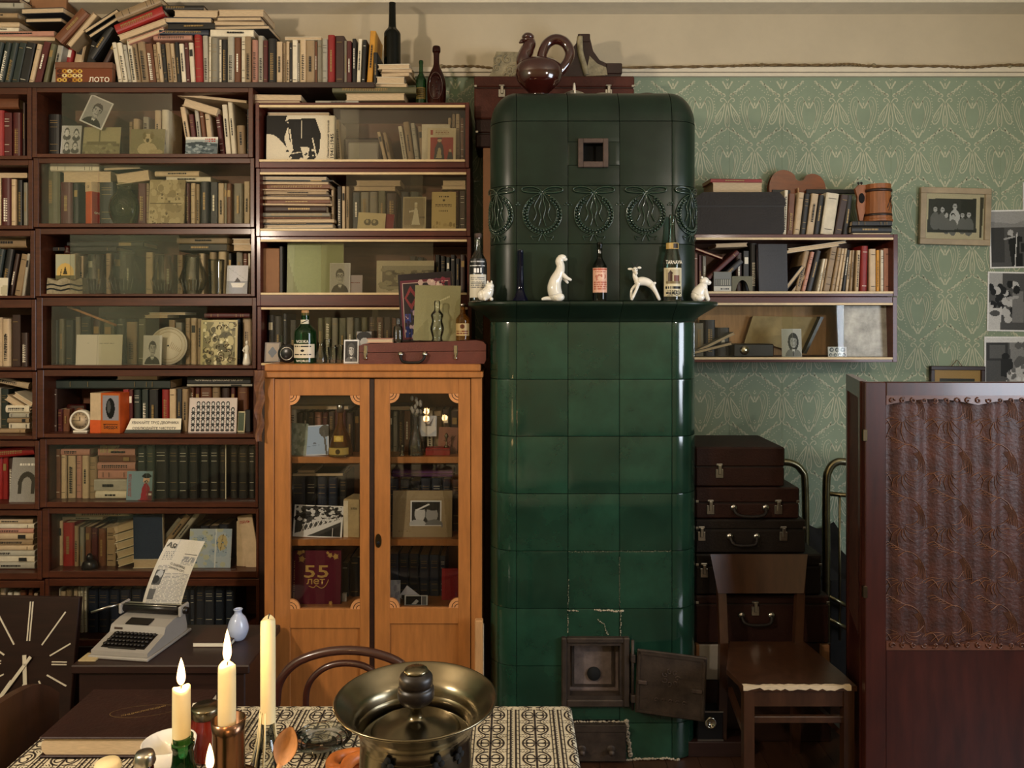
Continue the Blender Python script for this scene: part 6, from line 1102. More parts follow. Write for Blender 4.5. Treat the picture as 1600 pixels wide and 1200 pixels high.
ac = MB(); ac.prism([(16*k, 24*k), (-16*k, 24*k), (-16*k, 0), (-11*k, 0)]+[(-10*k*math.cos(a), 18*k*math.sin(a)) for a in [i*math.pi/10 for i in range(1, 10)]]+[(11*k, 0), (16*k, 0)], 0, .012); tag(ac.build('arch_card', 'book_e', None, (sx(1160, YR+.03), YR+.03, Z)), 'small olive arch shaped stand beside the colonnade box', 'stand')
Z = ZB['r', 1]
rp = E('record_player', 'portable record player with its pale lid open in lower wall shelf', 'record player', (sx(1230, YW+.02), YW+.01, Z)); MB().bbox(-85*k, 0, 0, -22*k, .14, 20*k, .004).build('player_body', 'plastic_black', rp); MB().lathe([(0, -.004), (7*k, -.004), (7.5*k, 0), (0, .001)], 18, (-68*k, 0, 10*k), ax='y').build('knob', 'chrome', rp); MB().prism([(-55*k, 18*k), (-22*k, 20*k), (38*k, 2*k), (62*k, 56*k), (66*k, 62*k), (-40*k, 64*k)], .14, .15).build('lid', 'paper_old', rp); MB().prism([(38*k, 4*k), (42*k, 3*k), (70*k, 62*k), (65*k, 63*k)], .10, .151).build('lid_edge', 'plastic_black', rp)
wbk = MB().box(-.45, 0, 0, .45, .004, .235).build('light_backing', 'raw_wood', None, (sx(1236, YR+.225), YR+.23, Z)); tag(wbk, 'pale wooden board lining the back of the lower wall shelf', 'board')
card('girl_photo', 'black and white photograph of a girl standing in lower wall shelf', 'photograph', 1222, 514, 1253, 559, YR+.035, Z, portrait(.78, .5, .7, .08, .82, long=True, cx=.58, fr=.03), n=(40, 56), lean=4)
card('spiral_card', 'white card with blue spirals at the front of lower wall shelf', 'card', 1294, 542, 1323, 559, YR+.03, Z, [('bg', 'd0d2d4')]+[q for i in range(3) for q in (('e', .2+i*.3, .3, .12, .22, '33404e'), ('e', .22+i*.3, .32, .07, .13, 'd0d2d4'), ('e', .22+i*.3, .34, .03, .06, '33404e'))]+[q for i in range(4) for q in (('e', .14+i*.24, .8, .09, .15, '33404e'), ('e', .15+i*.24, .82, .05, .08, 'd0d2d4'))], n=(60, 36), lean=4)
mat('mirror', '9d988c', .5, metal=.35, var=.5, scale=11, bump=.1); mr = MB().box(-37*k, 0, 0, 37*k, .004, 80*k).build('spotted_mirror', 'mirror', None, (sx(1356, YR+.05), YR+.05, Z), (math.radians(-3), 0, 0)); tag(mr, 'silvery spotted old mirror at the right end of lower wall shelf', 'mirror')
slant(1110, 545, 14, 70, 5, .14, 'k', YW, 'black folder slanting at the left of the lower wall shelf'); slant(1116, 536, 26, 70, 4, .14, 's', YW+.01, 'silvery folder slanting over the black one in lower wall shelf'); row('at the far left back of the lower wall shelf', YW+.06, Z, '1086,1100,505,G 1101,1118,500,u 1119,1140,512,d', .1, back=True)
# ---------------------------------------------------------------- pictures on the wall
YP = WALL-.014
def framed(label, x0, y0, x1, y1, fw, fm, ops, tilt=0, mount='paper', Y=YP):
    k = Y/F; w, h = (x1-x0)*k/2, (y1-y0)*k; r = E('picture_frame', label, 'picture', ((sx(x0, Y)+sx(x1, Y))/2, Y, sz(y1, Y)), rot=(0, math.radians(tilt), 0)); f = fw*k
    for a, b, c, d in ((-w, 0, w, f), (-w, h-f, w, h), (-w, f, -w+f, h-f), (w-f, f, w, h-f)): MB().bbox(a, -.014, b, c, .006, d, .002).build('frame_bar', fm, r)
    paint('picture_sheet', r, ops, 2*w-2*f, h-2*f, (0, -.003, f), n=(80, 64)); MB().box(-w+f, -.0025, f, w-f, .0, h-f).build('backing', mount, r); MB().box(-w+f, -.007, f, w-f, -.006, h-f).build('glass_pane', 'pane_clear', r); return r
ops = [('bg', 'c0b698'), ('p', [(.93, .06), (.99, .06), (.96, .95), (.92, .95)], '3a3426'), ('p', [(.05, .12), (.86, .1), (.87, .84), (.04, .86)], .16), ('r', .6, .12, .86, .5, .1)]
for cx, cy, s in ((.17, .34, 1), (.29, .35, 1), (.5, .27, 1.1), (.36, .47, .9), (.47, .5, .9), (.63, .46, .9), (.74, .45, 1)): ops += [('e', cx, cy+.27*s, .085*s, .2*s, .4 if cx != .5 else .75), ('e', cx, cy-.02, .042*s, .07*s, .1), ('e', cx, cy+.01, .034*s, .06*s, .72), ('l', cx-.015, cy, cx+.015, cy, .012, .3)]
ops += [('p', [(.04, .8), (.87, .78), (.87, .84), (.04, .86)], .1), ('n', .06)]
framed('pale wooden frame with a group photograph hanging slightly tilted on wallpaper', 1435, 294, 1545, 383, 9, 'frame_pale', ops, 1.5)
fb = framed('dark framed picture with gold mount half hidden behind the folding screen', 1452, 572, 1537, 650, 6, 'dark_wood', [('bg', 'b08a4c'), ('r', .12, .2, .88, .9, .12)], .5)
MB().tube([(-.03, 0, 78*YP/F-.006), (0, 0, 78*YP/F+.03), (.03, 0, 78*YP/F-.006)], .002, 5).build('hanging_cord', 'rope', fb)
def pinned(label, x0, y0, x1, y1, ops, tilt): 
    return card('pinned_photo', label, 'photograph', x0, y0, x1, y1, WALL-.004, None, [('bg', .86), ('r', .035, .025, .965, .975, .3)]+ops+[('r', 0, 0, .035, 1, .86), ('r', .965, 0, 1, 1, .86), ('r', 0, 0, 1, .025, .86), ('r', 0, .975, 1, 1, .86), ('n', .08)], .001, tilt, 0, (64, 80))
pinned('pinned photo of a person by a wall telephone, topmost at right', 1547, 328, 1625, 419, [('r', .03, .02, .97, .3, .5), ('p', [(.03, .2), (.5, .24), (.97, .1), (.97, .02), (.03, .02)], .58), ('r', .03, .3, .3, .9, .22), ('e', .42, .4, .06, .06, .65), ('e', .56, .42, .09, .1, .3), ('p', [(.36, .44), (.66, .46), (.66, .97), (.44, .97)], .12), ('l', .55, .4, .5, .97, .02, .75), ('r', .6, .55, .8, .75, .3), ('r', .62, .57, .78, .73, .14), ('l', .3, .5, .5, .46, .03, .6)], -1)
pinned('pinned photo of a woman cooking in a cluttered kitchen, middle of three', 1542, 425, 1620, 518, [('r', .03, .02, .3, .3, .62), ('b', 40, .05, .2, .6, .7, .05, .7, .1), ('p', [(.5, .35), (.72, .32), (.74, .85), (.5, .85)], .45), ('e', .58, .3, .07, .07, .1), ('l', .4, .45, .6, .42, .05, .6), ('p', [(.03, .6), (.3, .62), (.26, .97), (.03, .97)], .75), ('e', .15, .7, .1, .05, .3), ('p', [(.78, .02), (.97, .02), (.97, .97), (.86, .97)], .18), ('e', .42, .8, .08, .06, .7)], 1)
pinned('pinned photo of a seated person sewing, lowest of three at right', 1538, 526, 1625, 620, [('r', .03, .02, .97, .1, .8), ('r', .05, .1, .42, .4, .2), ('r', .1, .14, .38, .36, .35), ('p', [(.45, .1), (.97, .1), (.97, .6), (.5, .6)], .5), ('b', 26, .6, .1, .95, .5, .05, .7, .35), ('e', .38, .33, .07, .06, .12), ('p', [(.3, .38), (.5, .38), (.55, .7), (.3, .66)], .15), ('p', [(.4, .6), (.75, .45), (.8, .7), (.45, .9)], .7), ('b', 20, .4, .5, .8, .85, .03, .8, .4)], 0)
card('pinned_photo', 'pinned photo cut off at the right picture edge above the others', 'photograph', 1598, 285, 1670, 380, WALL-.003, None, [('bg', .8), ('r', .05, .04, .95, .96, .4)], .001, 0, 0, (20, 20))
# ---------------------------------------------------------------- suitcases, bed ends, things beside the stove
YS_ = 3.12; zf = 0
base = E('low_cabinet', 'dark low cabinet with metal panels under the stack of suitcases', 'cabinet', (sx(1190, YS_), YS_, 0)); kx = lambda p: sx(p, YS_)-sx(1190, YS_); zz = lambda p: sz(p, YS_)
MB().bbox(kx(1088), .01, 0, kx(1300), .42, zz(1006), .004).build('body', 'dark_wood', base); MB().bbox(kx(1087), -.01, zz(1065), kx(1092), .02, zz(1006), .002).build('front_post', 'plywood', base); MB().bbox(kx(1092), .0, zz(1062), kx(1128), .02, zz(1008), .002).build('grey_drawer', 'case_grey', base); MB().bbox(kx(1282), -.01, zz(1040), kx(1295), .02, zz(1007), .002).build('front_post', 'plywood', base)
cm = E('box_camera', 'black box camera with a ring lens under the suitcases', 'camera', (sx(1110, 3.03), 3.03, .06)); k = 3.05/F; MB().bbox(-20*k, 0, 0, 20*k, .07, 46*k, .004).build('camera_body', 'plastic_black', cm); MB().lathe([(0, -.004), (6*k, -.004), (6*k, -.01), (9*k, -.01), (9.5*k, 0), (0, .001)], 22, (0, 0, 29*k), ax='y').build('lens', 'chrome', cm); MB().box(-20*k, -.003, .0, 20*k, .0, 2.5*k).build('metal_trim', 'steel', cm); MB().box(-20*k, -.002, 44*k, 20*k, .0, 46*k).build('metal_trim', 'steel', cm)
stl = MB().bbox(-.09, 0, 0, .16, .09, .0595, .003).build('low_box', 'dark_wood', None, (sx(1110, 3.03), 3.02, 0)); tag(stl, 'low dark wooden box under the box camera', 'box')
zs_ = zz(1006)+.001
G = 'old suitcases stacked beside the stove'
suitcase('bottom suitcase of the stack, dark brown with a central lock plate', 1087, 1296, 931, 1006, YS_, .38, 'leather_dark', .18, (1180,), (1158, 1205), zs_, G)
suitcase('fourth suitcase from the top, black, mostly behind the chair back', 1087, 1284, 866, 930, YS_, .37, 'leather_black', .3, (1100,), None, zz(930)+.001, G)
suitcase('third suitcase from the top, black with a curved handle', 1087, 1259, 812, 865, YS_, .35, 'leather_black', .3, (1096, 1224), (1140, 1182), zz(865)+.001, G)
suitcase('second suitcase from the top, dark brown with two bright locks', 1087, 1249, 762, 811, YS_, .34, 'leather_dark', .5, (1110, 1216), (1146, 1196), zz(811)+.001, G)
suitcase('top suitcase of the stack, plain dark brown with small steel corners', 1087, 1226, 699, 761, YS_, .33, 'leather_dark', .5, (1124,), None, zz(761)+.001, G, False)
def bedend(label, pts, rods, rails, Y):
    r = E('bed_end', label, 'bed frame', (sx(pts[0][0], Y), Y, 0)); X = sx(pts[0][0], Y); q = lambda p: (sx(p[0], Y)-X, 0, max(.0, sz(p[1], Y)))
    MB().tube([q(p) for p in spline(pts, 5)], .017, 10).build('bent_tube', 'bed_steel', r)
    for p in rods: MB().tube([q(a) for a in p], .006, 8).ball(q(p[0]), .010, 8).build('rod', 'bed_steel', r)
    for p in rails: MB().tube([q(a) for a in p], .010, 8).build('cross_rail', 'bed_steel', r)
bedend('bent chrome tube of a bed end beside the suitcase stack', [(1259, 1050), (1259, 900), (1258, 760), (1252, 735), (1238, 724), (1215, 722), (1150, 722), (1120, 724)], [], [], 3.62)
bedend('iron bed end with thin rods between suitcases and screen', [(1291, 1060), (1291, 900), (1291, 765), (1295, 735), (1308, 722), (1330, 722), (1420, 724), (1500, 724)], [((1312, 774), (1312, 1000)), ((1345, 776), (1345, 1000)), ((1380, 780), (1380, 1000))], [((1291, 771), (1420, 782)), ((1291, 930), (1330, 950)), ((1291, 965), (1330, 985))], 3.42)
bd = MB(); bd.grid(lambda u, v: (1.44+(u-.5)*.22+.02*math.sin(v*9), 3.46+v*.26, .55+.02*math.sin(u*7)+.18*v), 8, 6); bd.box(1.33, 3.46, .0, 1.55, 3.72, .545); tag(bd.build('dark_bedding', 'bedding', None), 'dark folded bedding behind the iron bed end', 'bedding')
# ---------------------------------------------------------------- wooden chair
ch = E('wooden_chair', 'worn dark wooden chair with a curved backrest and torn seat edge', 'chair', (sx(1232, 2.85), 2.85, 0)); CXX = sx(1232, 2.85)
def C(px, py, Y): return (sx(px, Y)-CXX, Y-2.85, sz(py, Y))
fy, by = 2.67, 3.03
FL, FR, BL, BR = C(1170, 1080, fy), C(1328, 1080, fy), C(1140, 1010, by), C(1247, 1010, by)
seat = MB(); sp = [(C(1160, 0, fy)[0], fy-2.85-.01), (C(1337, 0, fy)[0], fy-2.85-.01), (C(1338, 0, fy)[0]-.01, fy-2.85+.1), (C(1256, 0, by)[0], by-2.85), (C(1140, 0, by)[0], by-2.85), (C(1150, 0, fy)[0]+.0, fy-2.85+.12)]
seat.prism(sp, .434, .452, ax='z'); so = seat.build('seat', 'chair_wood', ch)
tw = MB(); rg = random.Random(6); N = 26
top = [(sp[0][0]+(sp[1][0]-.02-sp[0][0])*i/N, .4525, rg.uniform(.006, .02)) for i in range(N+1)]
tw.prism([(a, b) for a, b, c in top]+[(a, b-c*.9) for a, b, c in top[::-1]], sp[0][1]-.0025, sp[0][1]-.0005); tw.prism([(a, sp[0][1]-.002) for a, b, c in top]+[(a, sp[0][1]+c*.8) for a, b, c in top[::-1]], .4522, .4535, ax='z'); tw.build('torn_edge', 'pages', so)
def leg(p, z1, s=.017, lean=(0, 0)): MB().prism([(p[0]-s, p[1]-s), (p[0]+s, p[1]-s), (p[0]+s, p[1]+s), (p[0]-s, p[1]+s)], 0, z1, ax='z').build('leg', 'chair_wood', ch)
leg((FL[0], fy-2.85+.012), .433, .018); leg((FR[0]-.005, fy-2.85+.012), .433, .018)
for bx, tp_, bp in ((BL, (1117, 1262), (1130, 1010)), (BR, (1252, 870), (1246, 1010))):
    a = C(tp_[0], 866, by+.05); b = C(bp[0], 1012, by)
    mb = MB(); s = .016
    ps = [(b[0], b[1]+.03, 0), (b[0], b[1]-.0, .45), (a[0]+(.02 if bx is BL else -.0), a[1], a[2]-.005)]
    for (p, q) in zip(ps, ps[1:]): mb.add([(p[0]-s, p[1]-s, p[2]), (p[0]+s, p[1]-s, p[2]), (p[0]+s, p[1]+s, p[2]), (p[0]-s, p[1]+s, p[2]), (q[0]-s, q[1]-s, q[2]), (q[0]+s, q[1]-s, q[2]), (q[0]+s, q[1]+s, q[2]), (q[0]-s, q[1]+s, q[2])], [(3, 2, 1, 0), (4, 5, 6, 7), (0, 1, 5, 4), (1, 2, 6, 5), (2, 3, 7, 6), (3, 0, 4, 7)])
    mb.build('back_leg', 'chair_wood', ch)
br_ = MB()
def bf(u, v, o=0):
    xl = 1110+12*v; xr = 1262-6*v; px = xl+(xr-xl)*u; py = 866+61*v; Y = by+.025+.03*math.sin(u*math.pi)+o-.02*v
    return C(px, py, Y)
br_.grid(lambda u, v: bf(u, v, -.008), 14, 4, flip=True); br_.grid(lambda u, v: bf(u, v, .008), 14, 4)
for e in (0, 1):
    br_.grid(lambda u, v, e=e: bf(u, e, -.008+.016*v), 14, 1, sm=False); br_.grid(lambda u, v, e=e: bf(e, u, -.008+.016*v), 4, 1, sm=False)
br_.build('backrest', 'chair_wood', ch)
MB().bbox(FL[0]-.002, fy-2.85, .375, FR[0], fy-2.85+.02, .432, .002).build('apron', 'chair_wood', ch); MB().bbox(FL[0], fy-2.85+.005, .315, FR[0], fy-2.85+.022, .338, .002).build('stretcher', 'chair_wood', ch)
for a, b in ((FL, BL), (FR, BR)):
    for z0_, z1_ in ((.385, .43), (.25, .272)): MB().prism([(a[0]-.01, fy-2.85+.02), (a[0]+.01, fy-2.85+.02), (b[0]+.01, by-2.85), (b[0]-.01, by-2.85)], z0_, z1_, ax='z').build('side_rail', 'chair_wood', ch)
# ---------------------------------------------------------------- folding screen
scr = E('folding_screen', 'dark red wooden folding screen with pleated brocade panel', 'folding screen', (1.196, 2.6, 0)); k = 2.6/F
x = lambda p: sx(p, 2.6)-1.196; z = lambda p: sz(p, 2.6); ztop = z(597)
fr = E
MB().bbox(x(1352), 0, 0, x(1385), .028, ztop, .003).build('post', 'screen_wood', scr); MB().bbox(x(1385), 0.001, z(620), x(1672), .027, ztop, .003).build('top_rail', 'screen_wood', scr); MB().bbox(x(1672), 0, 0, x(1704), .028, ztop, .003).build('post', 'screen_wood', scr)
MB().bbox(x(1385), .006, .03, x(1672), .022, z(1016), .003).build('lower_panel', 'screen_wood', scr); MB().bbox(x(1385), .001, .03, x(1672), .027, .1, .003).build('bottom_rail', 'screen_wood', scr)
w0, w1 = x(1385), x(1672)
def pleat(u): return .016+.006*math.sin(u*2*math.pi*4.6+.6)+.003*math.sin(u*2*math.pi*9.7)
MB().grid(lambda u, v: (w0+(w1-w0)*u, pleat(u), z(1014)+(z(616)-z(1014))*v), 90, 2).build('brocade_panel', 'brocade', scr)
th = MB(); rg = random.Random(12)
def onp(px, py):
    X = x(px); u = (X-w0)/(w1-w0); return (X, pleat(u)-.0015, z(py))
def thr(p, r=.0012): 
    q = [a for a in spline(p, 4) if 1386 < a[0] < 1671 and 622 < a[1] < 1008]
    if len(q) > 1: th.tube([onp(*a) for a in q], r, 3, caps=False)
for ry in range(-1, 5):
    for cx_ in range(-1, 5):
        ox = 1412+cx_*72+(0 if ry % 2 == 0 else 0); oy = 655+ry*84
        for i in range(9):
            a = math.radians(-20+i*24+rg.uniform(-6, 6)); L = rg.uniform(22, 40); c_, s_ = math.cos(a), math.sin(a)
            thr([(ox+c_*6, oy+s_*5), (ox+c_*L*.55-s_*4, oy+s_*L*.55+c_*4), (ox+c_*L, oy+s_*L*1.0)], .0013)
        for i in range(7):
            t = i/6; thr([(ox+18+t*10, oy-30-t*3), (ox+26+t*12, oy-18+t*2), (ox+24+t*16, oy-4+t*8)], .0012)
        for i in range(5): thr([(ox-30+i*5, oy+30+i*2), (ox-20+i*5, oy+26+i*3), (ox-12+i*6, oy+34+i*2)], .0014)
        thr([(ox-6, oy-36), (ox+8, oy-44), (ox+24, oy-36), (ox+30, oy-24)], .0018); thr([(ox-34, oy+8), (ox-22, oy+2), (ox-14, oy+14)], .0018)
tho = th.build('brocade_thread', 'thread', scr, stuff=True)
for zz0, sg_ in ((z(618), -1), (z(1016), 1)):
    cr = MB(); P = [(w0+(w1-w0)*i/24, zz0+sg_*(.024*abs(math.sin(i/24*math.pi*2+.0))**1.0*.0+.012+.02*(1-abs(math.sin(i/24*math.pi*2))))) for i in range(25)]
    cr.prism([(w0, zz0)]+P+[(w1, zz0)], .0, .012); c = cr.build('carved_rail', 'carved_wood', scr)
    sc_ = MB()
    for i in range(17):
        cx = w0+(w1-w0)*(i+.5)/17; sc_.tube([(cx+.011*(1-t/9)*math.cos(t*.9+i), -.002, zz0+sg_*.017+.011*(1-t/9)*math.sin(t*.9+i)) for t in range(8)], .0025, 5)
    sc_.build('scroll_carving', 'carved_wood', c, stuff=True)
lf = MB(); 
e = Vector((.105, .35)); n_ = Vector((e.y, -e.x)).normalized()*.012; P0 = Vector((.012, .04))
def leafbox(a, b, z0_, z1_, name, m, t=1.0):
    p, q = P0+e*a, P0+e*b; nn = n_*t; MB().prism([(p.x-nn.x, p.y-nn.y), (p.x+nn.x, p.y+nn.y), (q.x+nn.x, q.y+nn.y), (q.x-nn.x, q.y-nn.y)], z0_, z1_, ax='z').build(name, m, scr)
leafbox(0, .09, 0, ztop, 'post', 'screen_wood'); leafbox(.91, 1, 0, ztop, 'post', 'screen_wood'); leafbox(.09, .91, ztop-.06, ztop, 'top_rail', 'screen_wood'); leafbox(.09, .91, .03, z(1014), 'lower_panel', 'screen_wood', .5); leafbox(.09, .91, z(1014), ztop-.06, 'brocade_panel', 'brocade', .3)
for py in (680, 925): MB().bbox(-.008, -.004, z(py+9), .006, .012, z(py-9), .001).build('hinge', 'brass_dark', scr)
# ---------------------------------------------------------------- clock, typewriter corner
wc_ = E('wall_clock', 'square dark wood clock with white bar hour marks leaning on the bookcase', 'clock', (sx(32, 3.2), 3.2, .012), rot=(math.radians(-7), math.radians(1), 0)); W = .4
k = 3.2/F; ZC_ = .268
MB().bbox(-W/2, 0, 0, W/2, .028, .535, .003).build('clock_board', 'dark_wood', wc_)
marks = [((22, 27), (55, 78)), ((36, 11), (67, 30)), ((34, -18), (66, -34)), ((22, -27), (55, -78))]
segs = [(a, b, 2.2) for m_ in marks for q in (-1, 1) for a, b in [((m_[0][0]*q, m_[0][1]), (m_[1][0]*q, m_[1][1]))]]
segs += [((x_, z_*s_), (x_, 93*s_), 2) for x_ in (-2, 2) for z_ in (33,) for s_ in (1, -1)]+[((40*s_, z_), (64*s_, z_), 1.6) for z_ in (-2, 2) for s_ in (1, -1)]
def bar(a, b, w, y, name):
    dx, dz = b[0]-a[0], b[1]-a[1]; L = math.hypot(dx, dz); nx, nz = -dz/L*w/2, dx/L*w/2
    MB().prism([((x_)*k, ZC_+z_*k) for x_, z_ in ((a[0]+nx, a[1]+nz), (b[0]+nx, b[1]+nz), (b[0]-nx, b[1]-nz), (a[0]-nx, a[1]-nz))], y, y+.003).build(name, 'paper', wc_)
for a, b, w in segs: bar(a, b, w, -.0025, 'hour_mark')
bar((-3, 12), (4, -46), 6, -.008, 'clock_hand'); bar((8, 10), (-34, -52), 5, -.013, 'clock_hand')
MB().lathe([(0, -.014), (.007, -.014), (.007, 0), (0, 0)], 14, (0, 0, ZC_), ax='y').build('spindle', 'paper', wc_)
TY = 2.66; TZ = sz(1040, TY); k = TY/F
tb = E('side_table', 'dark wooden side table carrying the typewriter and white vase', 'table', (-1.2, TY, 0))
MB().bbox(-.33, 0, TZ-.03, .29, .36, TZ, .004).build('table_top', 'dark_wood', tb); MB().bbox(-.31, .015, .06, .27, .34, TZ-.031, .004).build('cabinet_body', 'dark_wood', tb)
for a in (-.3, .25):
    for b in (.03, .3): MB().box(a, b, 0, a+.03, b+.03, .06).build('leg', 'dark_wood', tb)
tp = E('typewriter', 'pale grey portable typewriter with a newspaper sheet in its carriage', 'typewriter', (sx(186, TY+.05), TY+.05, TZ), rz=math.radians(-8)); w = .108
def quadbox(P0, P1, name, m, parent=tp): # lofted box between two y-profiles (polygon in yz, extruded along x)
    return None
MB().prism([(0, .012), (.0, .026), (.10, .052), (.11, .075), (.16, .085), (.235, .085), (.25, .03), (.25, .0), (.02, .0)], -w, w, ax='x').build('shell', 'case_grey', tp)
MB().bbox(-w-.008, -.01, -.0, w+.008, .27, .011, .003).build('base_tray', 'case_grey', tp)
kb = MB().prism([(.018, .032), (.098, .054), (.098, .05), (.018, .026)], -w*.78, w*.78, ax='x').build('key_bed', 'key_black', tp)
km = MB().lathe([(0, 0), (.006, 0), (.0072, .003), (.0065, .007), (0, .0062)], 8); kme = None
for r in range(4):
    for c in range(11):
        p = (-w*.7+c*w*.135+r*.003, .03+r*.0185, .037+r*.0052)
        if kme is None: q = km.build('key', 'key_black', tp, p); kme = q.data
        else: link('key', kme, tp, p)
MB().bbox(-w*.5, .012, .03, w*.5, .02, .036, .002).build('space_bar', 'key_black', tp)
MB().prism([(.112, .0775), (.15, .0855), (.15, .088), (.112, .08)], -w*.5, w*.35, ax='x').build('type_slot', 'key_black', tp)
MB().box(-w*.85, .1035, .06, -w*.55, .1045, .068).build('name_plate', 'iron_rust', tp)
MB().lathe([(0, -w*1.12), (.017, -w*1.12), (.017, w*1.12), (0, w*1.12)], 16, (0, .2, .105), ax='x').build('platen', 'key_black', tp)
for q in (-1, 1): MB().bbox(q*w*1.12-.006, .175, .085, q*w*1.12+.006, .235, .125, .004).build('carriage_end', 'case_grey', tp); MB().lathe([(0, 0), (.012, 0), (.014, q*.006), (.012, q*.018), (0, q*.019)], 14, (q*w*1.13, .2, .105), ax='x').build('platen_knob', 'key_black', tp)
MB().tube([(-w*1.1, .2, .118), (-w*1.5, .16, .115), (-w*1.9, .13, .105)], .005, 6, flat=.5).build('return_lever', 'steel', tp); MB().tube([(-w, .18, .124), (w, .18, .124)], .002, 6).build('paper_bail', 'steel', tp); MB().bbox(-w*1.05, .212, .09, w*1.05, .222, .12, .002).build('carriage_rail', 'steel', tp)
def newsf(u, v): # v=0 top
    t = 1-v; a = t*1.0; return ((u-.5)*.155+.05*t+.012*t*t+.02, .215+.03*t+.05*t*t-.006*math.sin(u*5+t*3), .105+.235*t-.0*t*t)
np_ = paint('newspaper_sheet', tp, [('bg', 'c2bcb0'), ('t', .08, .24, .96, .97, 36, .52), ('r', .05, .2, .97, .215, .3), ('r', .05, .2, .6, .36, 'c2bcb0'), ('t', .08, .16, .35, .3, 5, .5), ('r', .08, .44, .3, .66, .3), ('e', .2, .5, .08, .06, .65), ('e', .16, .58, .08, .06, .15), ('r', .08, .72, .26, .88, .35), ('r', .34, .36, .98, .48, 'c2bcb0'), ('r', .3, .0, .31, .2, .6), ('n', .06)], 1, 1, fn=newsf, n=(70, 100), m='print_matt')
# lettering bent onto the sheet
def on_sheet(s, u, v, w, h, m='ink'):
    p = newsf(u, v); p2 = newsf(u, v-.05); an = math.atan2(p2[0]-p[0], p2[2]-p[2]); bk = math.atan2(p2[1]-p[1], p2[2]-p[2]); text(s, w, h, m, tp, (p[0], p[1]-.004, p[2]), (-bk, an, 0))
on_sheet('АЯ', .17, .08, .036, .02); on_sheet('О ЗАВТРАШНЕМ', .66, .385, .088, .009); on_sheet('ДУМАТЬ СЕГОДНЯ', .66, .44, .09, .009)
vb = E('white_vase', 'small pale blue white round vase with narrow neck on the side table', 'vase', (sx(372, TY+.22), TY+.22, TZ)); k = (TY+.22)/F; MB().lathe([(a*k, b*k) for a, b in spline([(0, 0), (9, 0), (14, 8), (16, 18), (12, 32), (6, 40), (5.5, 44), (7, 47), (5, 47), (4, 40)], 4)], 24).build('body', 'vase_blue', vb)
fb_ = E('flat_book', 'dark covered book lying under the white vase on the side table', 'book', (sx(338, TY+.15), TY+.15, TZ)); MB().box(-.085, 0, .002, .05, .13, .016).build('page_block', 'paper', fb_); MB().box(-.088, -.002, .016, .052, .132, .019).box(-.088, -.002, 0, .052, .132, .002).build('cover', 'book_B', fb_)
bp_ = MB().bbox(-.03, 0, 0, .03, .06, .006, .001).build('paper_sheaf', 'paper_old', None, (sx(133, TY+.02), TY+.03, TZ+.0)); tag(bp_, 'yellowed papers lying left of the typewriter on the side table', 'papers')
# ---------------------------------------------------------------- table in the foreground
TT = .75
tab = E('dining_table', 'table covered by a patterned cloth in the foreground', 'table', (-.47, 1.45, 0))
tx0, tx1, ty0, ty1 = -.62, .608, -.47, .475
MB().bbox(tx0+.01, ty0+.01, TT-.03, tx1-.01, ty1-.01, TT-.004, .004).build('table_top', 'dark_wood', tab)
for a in (tx0+.05, tx1-.1):
    for b in (ty0+.05, ty1-.1): MB().box(a, b, 0, a+.05, b+.05, TT-.03).build('leg', 'dark_wood', tab)
cl = E('tablecloth', 'beige tablecloth with dark geometric scroll pattern over the table', 'tablecloth', (-.47, 1.45, 0))
R_ = .012
def hang(px_, py_):   # point on the cloth: beyond the edge it falls down
    x_, y_, z_ = px_, py_, TT
    for lo, hi, ax in ((tx0, tx1, 0), (ty0, ty1, 1)):
        v = x_ if ax == 0 else y_; over = max(0, v-hi) or min(0, v-lo)
        if over:
            s = 1 if over > 0 else -1; o = abs(over); e = hi if s > 0 else lo
            if o < R_*1.57: a = o/R_; nv, dz = e+s*R_*math.sin(a), R_*(1-math.cos(a))
            else: nv, dz = e+s*R_, R_+(o-R_*1.57)
            if ax == 0: x_ = nv
            else: y_ = nv
            z_ -= dz
    return (x_, y_, z_)
def axis(a, b, e): return [a-e+e*i/6 for i in range(6)]+[a-.02, a-.012, a-.005]+[a+(b-a)*i/8 for i in range(9)]+[b+.005, b+.012, b+.02]+[b+e*i/6 for i in range(1, 7)]
ax_, ay_ = axis(tx0, tx1, .18), axis(ty0, ty1, .18); mb = MB(); vs_ = [hang(a, b) for b in ay_ for a in ax_]; W_ = len(ax_)
mb.add(vs_, [(j*W_+i, j*W_+i+1, (j+1)*W_+i+1, (j+1)*W_+i) for j in range(len(ay_)-1) for i in range(W_-1)], 0, True); mb.build('cloth_sheet', 'cloth', cl)
ck = MB()
def cf(a, b):
    x_, y_, z_ = hang(a, b); ox = .0006 if a > tx1 else 0; oy = .0006 if b > ty1 else 0; return (x_+ox, y_+oy, z_+.0006)
def cs(p, w, closed=False): ck.ribbon(p, w, fn=cf, closed=closed)
col = tx1+.16; c0 = tx0-.1; pitch = .104; nc = int((col-c0)/pitch)+1
